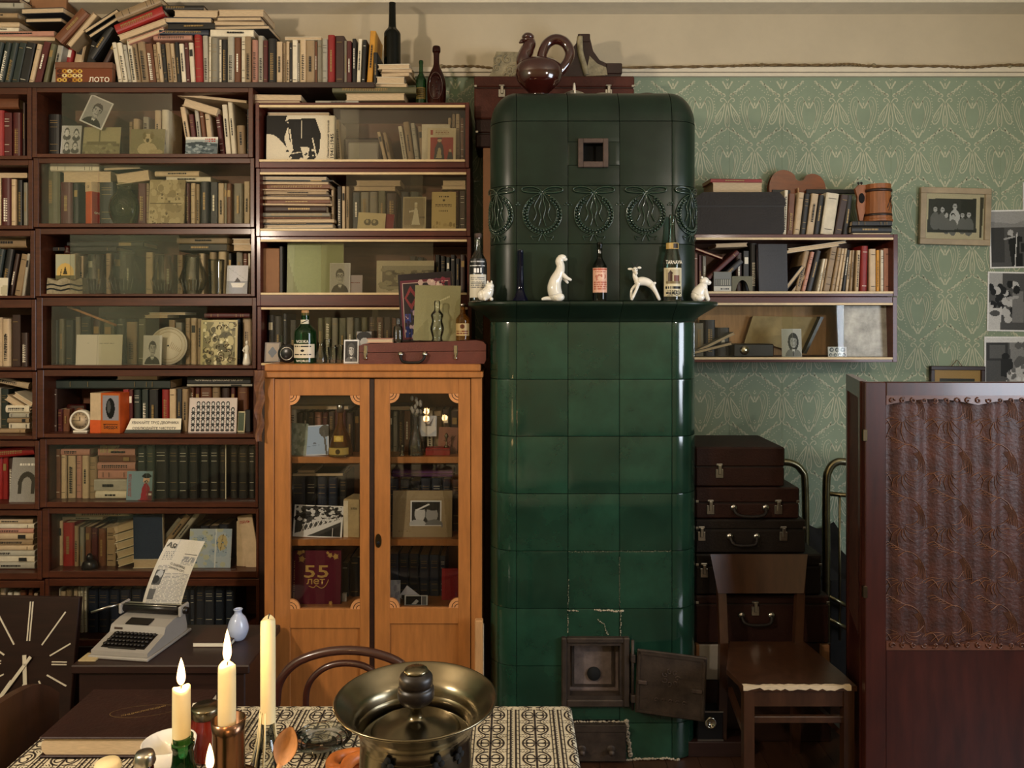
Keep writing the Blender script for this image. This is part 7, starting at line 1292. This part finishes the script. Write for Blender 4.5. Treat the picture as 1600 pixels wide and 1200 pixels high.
for i in range(nc):
    cx = col-.035-i*pitch; y_a, y_b = .0, ty1+.1
    for o, w in ((-.046, .0045), (-.038, .0026), (.046, .0045), (.038, .0026)): cs([(cx+o, y_a+(y_b-y_a)*j/20) for j in range(21)], w)
    cs([(cx, y_a+(y_b-y_a)*j/20) for j in range(21)], .005)
    for j in range(30): cs([(cx+.0385, y_a+j*.019), (cx+.0455, y_a+j*.019+.004)], .002); cs([(cx-.0385, y_a+j*.019), (cx-.0455, y_a+j*.019+.004)], .002)
    j = 0
    while y_a+j*.062 < y_b:
        cy = y_a+j*.062
        for q in (-1, 1):
            cs([(cx+q*(.0045+.026*math.sin(t*math.pi/10)), cy+.026*math.cos(t*math.pi/10)) for t in range(11)], .0044)
            for s in (-1, 1): cs([(cx+q*(.004+.009*(1-math.cos(t*.55))), cy+s*(.004+.010*math.sin(t*.55)+.004*t/8)) for t in range(9)], .0034)
        cs([(cx-.028, cy), (cx+.028, cy)], .004)
        for q in (-1, 1):
            for t in range(4): cs([(cx+q*(.012+t*.007), cy+.031-t*.001), (cx+q*(.020+t*.006), cy+.031-.011+t*.002)], .0018); cs([(cx+q*(.012+t*.007), cy-.031+t*.001), (cx+q*(.020+t*.006), cy-.031+.011-t*.002)], .0018)
        j += 1
    for j in range(34):
        for t in range(1): cs([(cx-.052+.0, y_a+j*.017), (cx-.058, y_a+j*.017+.006), (cx-.052, y_a+j*.017+.012)], .002)
ck.build('cloth_pattern', 'cloth_ink', cl, stuff=True)
# bentwood chair behind the table
bw = E('bentwood_chair', 'dark bentwood chair with double arched back behind the table', 'chair', (sx(543, 2.02), 2.02, 0)); k = 2.02/F; q = lambda p: (sx(p[0], 2.02)-sx(543, 2.02), .0, sz(p[1], 2.02))
MB().tube([q(p) for p in spline([(436, 1235), (430, 1160), (432, 1100), (438, 1064), (462, 1036), (500, 1021), (543, 1016), (586, 1021), (626, 1037), (649, 1066), (655, 1100), (656, 1160), (650, 1235)], 5)], .0115, 10).build('back_hoop', 'bent_wood', bw)
MB().tube([q(p) for p in spline([(500, 1235), (484, 1150), (478, 1100), (484, 1066), (508, 1043), (541, 1036), (574, 1043), (598, 1066), (604, 1100), (598, 1150), (584, 1235)], 5)], .0085, 10).build('inner_hoop', 'bent_wood', bw)
sz0 = .46; MB().lathe([(0, sz0-.012), (.19, sz0-.014), (.2, sz0), (.19, sz0+.008), (0, sz0+.004)], 28, (0, .19, 0)).build('seat', 'bent_wood', bw)
for a in (-1, 1): MB().tube([(a*.14, .32, sz0-.01), (a*.17, .38, 0)], [.016, .011], 8).build('leg', 'bent_wood', bw); MB().tube([(a*.17, .01, sz0), (a*.19, -.02, 0)], [.014, .011], 8).build('leg', 'bent_wood', bw)
# chair at the end of the table, left
sc = E('plywood_chair', 'brown chair with curved backrest at the left end of the table', 'chair', (-1.17, 1.78, 0))
mb = MB()
def bfn(u, v, o): y_ = -.22+.44*u; top = .80+.015*math.sin(u*math.pi)-.05*max(0, (u-.8)/.2)**2; return (-.02+o+.03*(1-(2*u-1)**2)*-1, y_, top-v*.26)
mb.grid(lambda u, v: bfn(u, v, .011), 16, 4); mb.grid(lambda u, v: bfn(u, v, -.011), 16, 4, flip=True)
for e in (0, 1): mb.grid(lambda u, v, e=e: bfn(u, e, -.011+.022*v), 16, 1, flip=(e == 1)); mb.grid(lambda u, v, e=e: bfn(e, u, -.011+.022*v), 4, 1)
mb.build('backrest', 'chair_wood', sc); MB().bbox(-.02, -.2, .42, .0, .2, .45, .004).bbox(-.4, -.2, .42, .0, .2, .45, .01).build('seat', 'chair_wood', sc)
for a in (-.38, -.02):
    for b in (-.19, .16): MB().box(a, b, 0, a+.03, b+.03, .42 if a < -.1 else .6).build('leg', 'chair_wood', sc)
# big book
bb = E('large_closed_book', 'large closed dark brown book with gilt title on the table', 'book', (sx(172, 1.72), 1.70, TT+.002), rz=math.radians(0)); k = 1.72/F; w, d, t = .315, .215, .046
bb.location.x = sx(62, 1.70)+w/2
MB().bbox(-w/2, -.004, t-.005, w/2, d+.004, t, .002).build('front_cover', 'leather_dark', bb); MB().bbox(-w/2, -.004, 0, w/2, d+.004, .005, .002).build('back_cover', 'leather_dark', bb)
MB().prism([(-w/2+.012, .005), (-w/2+.004, .012), (-w/2+.002, t/2), (-w/2+.004, t-.012), (-w/2+.012, t-.005), (w/2-.006, t-.005), (w/2-.006, .005)], .002, d-.002).build('page_block', 'pages', bb); MB().prism([(d, 0), (d+.012, t*.3), (d+.012, t*.7), (d, t)], -w/2, w/2, ax='x').build('spine', 'leather_dark', bb)
tr_ = MB(); tr_.ribbon([(.02+.068*math.cos(a), .11+.03*math.sin(a)) for a in [i*math.pi/16 for i in range(32)]], .0007, closed=True, fn=lambda a, b: (a+(b-.11)*.9, b, t+.0006)); tr_.build('gilt_oval', 'ink_gold', bb)
text('ЭНЦИКЛОПЕДИЯ', .095, .009, 'ink_gold', bb, (.02, .11, t+.0008), (-math.pi/2, 0, math.radians(30)))
# candles
def candle(name, label, px, Y, zb, ytop, wpx, flame=None, lit=6):
    k = Y/F; R = wpx*k/2; H = sz(ytop, Y)-zb; r = E(name, label, 'candle', (sx(px, Y), Y, zb)); rg = random.Random(int(px))
    mb = MB(); n = 16; pr = [(1.04, 0), (1, .1), (1, .5), (.99, .93), (.96, .985), (.78, 1.0), (.5, .985), (0, .982)]; vs = []
    for a, b in pr:
        for i in range(n): t = 2*math.pi*i/n; q = R*a*(1+.03*math.sin(3*t+px)); vs.append((q*math.cos(t), q*math.sin(t), b*H+(.003*math.sin(t*2+px) if .9 < b < 1.001 and a > .6 else 0)))
    mb.add(vs, [(i*n+j, i*n+(j+1) % n, (i+1)*n+(j+1) % n, (i+1)*n+j) for i in range(len(pr)-1) for j in range(n)], 0, True); mb.build('wax', 'wax', r); MB().tube([(0, 0, H*.98), (.001, 0, H*.98+.008), (.003, 0, H*.98+.013)], .0012, 5).build('wick', 'ink', r)
    if flame:
        h = flame*k; MB().lathe([(q*k*1.0, H+.003+b*h) for q, b in spline([(0, 0), (4.5, .1), (6.5, .28), (5.2, .55), (2.6, .82), (0, 1)], 4)], 14).build('flame', 'flame', r)
        lamp('candle_light', 'POINT', (sx(px, Y), Y, zb+H+.003+h*.45), lit, (1.0, .58, .24), .018)
    return r
GB = 1.26
g1, R, H = bottle('candle_bottle', 'green glass bottle holding the left burning candle', 286, GB, TT+.001, 1150, 74, [(0, 0), (.95, 0), (1, .03), (1, .55), (.85, .7), (.5, .82), (.42, .9), (.42, .93), (.46, .94), (.46, .965), (.42, .97), (.42, 1)], 'green_glass', n=24)
candle('candle', 'burning candle in the green bottle neck', 283, GB, TT+H-.012, 1074, 27, 44, 1.1)
MY = 1.42; zm = sz(1196, MY)
mu = E('copper_mug', 'copper pot holding the tallest burning candle', 'mug', (sx(357, MY), MY, TT+.001)); k = MY/F; hm_ = sz(1124, MY)-TT
MB().lathe([(0, 0), (.03, 0), (.032, hm_*.3), (.026, hm_*.42), (.026, hm_*.5), (.03, hm_*.55), (.0285, hm_*.9), (.031, hm_), (.028, hm_), (.0265, hm_*.6), (0, hm_*.58)], 26).build('pot_body', 'copper', mu); MB().lathe([(0, hm_*.48), (.05, hm_*.485), (.054, hm_*.51), (.05, hm_*.5), (.03, hm_*.5)], 28).build('saucer_rim', 'copper', mu)
candle('candle', 'tallest burning candle standing in the copper pot', 355, MY, TT+hm_*.6, 1037, 27, 52, 1.3)
CY_ = 1.5
c3, R, H = bottle('glass_candle_bottle', 'clear glass bottle with wax drips holding the unlit candle', 417, CY_, TT+.001, 1110, 46, [(0, 0), (.95, 0), (1, .05), (1, .4), (.85, .6), (.45, .78), (.4, .9), (.46, 1)], 'clear_glass', n=24)
candle('candle', 'tall unlit cream candle in the clear glass bottle', 419, CY_, TT+H-.02, 966, 23)
mb = MB(); rg = random.Random(1)
for i in range(5): a = rg.uniform(0, 6.28); mb.tube([(R*.45*math.cos(a), R*.45*math.sin(a), H), (R*.6*math.cos(a), R*.6*math.sin(a), H*.75), (R*1.02*math.cos(a), R*1.02*math.sin(a), H*(.6-.2*rg.random()))], [.0015, .0022, .002], 6)
mb.build('wax_drips', 'wax', c3, stuff=True)
DY = 1.12; dz = sz(1204, DY)
d4 = E('low_candlestick', 'low brass candlestick of the nearest candle at the bottom edge', 'candlestick', (sx(328, DY), DY, TT+.001)); MB().lathe([(0, 0), (.045, 0), (.045, .006), (.012, .014), (.010, .14), (.02, .15), (.02, .16), (0, .16)], 20).build('stem', 'brass', d4)
candle('candle', 'nearest candle, only its flame visible at the bottom edge', 328, DY, TT+.161, 1206, 25, 42, .8)
# jar, bowl, caps, packet, spoon, plates, bread rings
jr = E('jam_jar', 'jam jar of dark red preserve with a gold lid', 'jar', (sx(322, 1.70), 1.70, TT+.001)); k = 1.70/F; hj = sz(1103, 1.70)-TT
MB().lathe([(0, 0), (.03, 0), (.034, .008), (.034, hj*.62), (.028, hj*.8), (.027, hj*.85), (0, hj*.85)], 24).build('jar_body', 'jam', jr); MB().lathe([(.029, hj*.8), (.031, hj*.82), (.031, hj*.97), (.029, hj), (0, hj)], 24).build('lid', 'brass', jr)
bo_ = E('white_bowl', 'shallow white porcelain bowl beside the large book', 'bowl', (sx(264, 1.60), 1.60, TT+.001)); MB().lathe([(0, 0), (.025, 0), (.026, .006), (.044, .045), (.054, .092), (.0515, .092), (.041, .045), (.022, .012), (0, .01)], 28).build('bowl_body', 'porcelain', bo_)
for i, (px, py, Y, m, w) in enumerate(((226, 1176, 1.36, 'steel', 30), (168, 1190, 1.40, 'wax', 38))):
    r = E(['foil_bottle', 'cork_jar'][i], ['small bottle with crimped silver cap at the bottom edge', 'jar with a yellowed crumpled top at the bottom left edge'][i], 'bottle', (sx(px, Y), Y, TT+.001)); h = sz(py, Y)-TT; R = w*Y/F/2
    MB().lathe([(0, 0), (R*1.5, 0), (R*1.5, h*.6), (R*.9, h*.85), (R*.85, h*.93)], 18).build('glass_body', 'brown_glass' if i == 0 else 'clear_glass', r)
    vs = []; n = 28
    cp_ = MB(); pr = [(1.0, .90), (1.05, .92), (.98, .975), (.85, 1.0), (0, 1.003)]
    for a, b in pr:
        for j in range(n): t = 2*math.pi*j/n; q = R*a*(1+(.05 if b < .97 else 0)*math.cos(t*14)); vs.append((q*math.cos(t), q*math.sin(t), b*h))
    cp_.add(vs, [(a*n+j, a*n+(j+1) % n, (a+1)*n+(j+1) % n, (a+1)*n+j) for a in range(len(pr)-1) for j in range(n)], 0, True); cp_.build('cap', m, r)
pk = E('blue_packet', 'small blue and white paper packet behind the jam jar', 'packet', (sx(322, 1.78), 1.78, TT+.001), rz=.3); MB().bbox(-.03, 0, 0, .03, .02, .075, .003).build('packet_body', 'blue_wrap', pk); MB().box(-.0305, -.001, .05, .0305, .021, .0755).build('white_top', 'paper', pk)
pk2 = MB().bbox(-.012, 0, 0, .012, .07, .075, .004).build('paper_packet', 'paper_old', None, (sx(302, 1.72), 1.71, TT+.001), (0, .12, -.3)); tag(pk2, 'beige paper packet between the jar and the large book', 'packet')
sp_ = E('wooden_spoon', 'carved wooden spoon leaning on the glass candle bottle', 'spoon', (sx(388, 1.36), 1.38, TT+.003), rot=(math.radians(-6), math.radians(16), 0)); hh = .2
MB().tube([(0, 0, 0), (0, 0, hh*.4), (0, 0, hh*.84)], [.005, .0045, .0055], 8).build('handle', 'spoon_wood', sp_)
mb = MB(); mb.grid(lambda u, v: ((u-.5)*2*.021*math.sin(math.pi*min(1, max(0, v*.96+.02)))**.7, .012*(1-(2*u-1)**2)*math.sin(math.pi*v)-.004, hh*.82+.07*v), 10, 12); mb.grid(lambda u, v: ((u-.5)*2*.022*math.sin(math.pi*min(1, max(0, v*.96+.02)))**.7, .015*(1-(2*u-1)**2)*math.sin(math.pi*v)-.002, hh*.82+.07*v), 10, 12, flip=True); mb.build('spoon_bowl', 'spoon_wood', sp_)
gp = E('glass_plate', 'clear ribbed glass plate left of the bread rings', 'plate', (sx(498, 1.72), 1.745, TT+.0015)); MB().lathe([(0, .002), (.03, .003), (.034, .008), (.05, .012), (.066, .02), (.068, .022), (.064, .02), (.05, .01), (0, .0015)], 32).build('plate_body', 'clear_glass', gp)
mb = MB()
for r in (.034, .044, .056, .066): mb.tube([(r*math.cos(a), r*math.sin(a), .006+.0155*max(0, (r-.03)/.036)) for a in [i*math.pi/16 for i in range(32)]], .0014, 5, closed=True)
mb.build('ribs', 'clear_glass', gp)
for i, (px, Y, zz_, R, rz, tl) in enumerate(((545, 1.66, .012, .036, .2, 0), (520, 1.60, .010, .03, 1, .0), (566, 1.60, .034, .034, .6, .25))):
    b = MB().tube([(R*math.cos(a), R*.9*math.sin(a), 0) for a in [j*math.pi/14 for j in range(28)]], [.0125*(1+.12*math.sin(j*.6+i)) for j in range(28)], 10, closed=True).build('bread_ring', 'bread', None, (sx(px, Y), Y, TT+zz_+.003), (tl, 0, rz)); tag(b, ['glossy brown bread ring beside the glass plate', 'small bread ring at the bottom edge left of samovar', 'bread ring propped against the samovar foot'][i], 'bread ring')
# samovar
mat('knob_wood', '1c130d', .4, var=.3)
SM = E('samovar', 'brass samovar with a flared crown and dark knobbed lid', 'samovar', (sx(650, 1.2), 1.2, TT+.001)); h0 = 1.127-TT
prof = [(0, -.376), (.075, -.376), (.08, -.365), (.06, -.34), (.04, -.33), (.04, -.315), (.07, -.30), (.112, -.26), (.12, -.21), (.112, -.17), (.09, -.155), (.087, -.09), (.086, -.05), (.092, -.035), (.1, -.022), (.118, -.006), (.126, 0), (.1255, .0035), (.12, .001), (.105, -.014), (.094, -.026), (.086, -.05), (.078, -.06), (.0, -.062)]
MB().lathe([(r, z_+h0) for r, z_ in spline(prof, 4)], 48).build('body', 'brass', SM)
MB().lathe([(r, z_+h0) for r, z_ in spline([(.068, -.055), (.07, -.048), (.064, -.043), (.05, -.04), (.03, -.034), (.012, -.028), (.009, -.012), (.014, -.006)], 4)], 36).build('lid', 'brass', SM)
kn = MB().lathe([(r, z_+h0) for r, z_ in spline([(.010, -.008), (.023, -.004), (.0285, .005), (.0285, .016), (.0255, .021), (.0265, .026), (.0255, .036), (.019, .043)], 4)], 28); kn = kn.build('knob', 'knob_wood', SM); MB().lathe([(.0195, .0425+h0), (.0175, .047+h0), (.012, .0495+h0), (0, .05+h0)], 24).build('knob_cap', 'brass', kn)
for a in (-62, -38, -110): 
    a = math.radians(a); c, s = math.cos(a), math.sin(a); r = .0915
    mb = MB(); mb.T = Matrix.Translation((r*c, r*s, h0-.056)) @ Matrix.Rotation(a+math.pi/2, 4, 'Z')
    for dx, dz_ in ((-.005, 0), (.005, 0), (0, .008)): mb.lathe([(0, -.0004), (.0048, -.0004), (.0048, .002), (0, .002)], 10, (dx, 0, dz_), ax='y')
    mb.prism([(-.0015, 0), (.0015, 0), (.004, -.012), (-.004, -.012)], -.0004, .002); mb.build('club_cutout', 'soot_shade', SM)
for q in (-1, 1): MB().tube(spline([(q*.11, 0, h0-.18), (q*.155, 0, h0-.18), (q*.165, 0, h0-.22), (q*.115, 0, h0-.26)], 5), .008, 8).build('side_handle', 'plastic_black', SM)
MB().tube([(-.037, .13, h0-.04), (-.037, .136, h0-.014)], .0085, 10).ball((-.037, .137, h0-.013), .0096, 10).tube([(-.037, .13, h0-.04), (-.03, .09, h0-.06)], .007, 8).build('rear_handle', 'bent_wood', SM)
MB().tube([(0, -.115, h0-.25), (0, -.16, h0-.25), (0, -.168, h0-.275)], .008, 8).build('tap', 'brass', SM)
# unseen light blocker, added as an opaque bowl around the right-hand bulb, out of the picture: it keeps light off the floor corner
pd = E('light_blocker', 'unseen added light blocker with an opaque bowl at the right of the viewer', 'light blocker', (1.75, .40, 2.35))
pr = [(.16*math.cos(math.radians(a)), .16*math.sin(math.radians(a))) for a in range(-90, -17, 6)]
MB().lathe([(max(r, .0), z_) for r, z_ in pr]+[(r*.97, z_*.97) for r, z_ in pr[::-1]], 32).build('blocker_bowl', 'iron', pd); MB().tube([(0, 0, -.155), (0, 0, -.1)], .008, 8).build('lower_stem', 'brass', pd)
for a in range(3): MB().tube([(.15*math.cos(a*2.09), .15*math.sin(a*2.09), -.05), (0, 0, .35)], .0025, 6).build('chain', 'brass', pd)
MB().tube([(0, 0, .35), (0, 0, ZC-2.35)], .004, 6).build('cord', 'ink', pd)
flush_text()
flush_back()
for l, os_ in SEEN.items():
    if len(l.split()) > 16 or len(l.split()) < 4: print('LABEL LEN', l)
    if len(os_) > 1 and len({o.get('group') for o in os_}) > 1: print('DUP LABEL', l)
print('OBJECTS', len(bpy.data.objects))
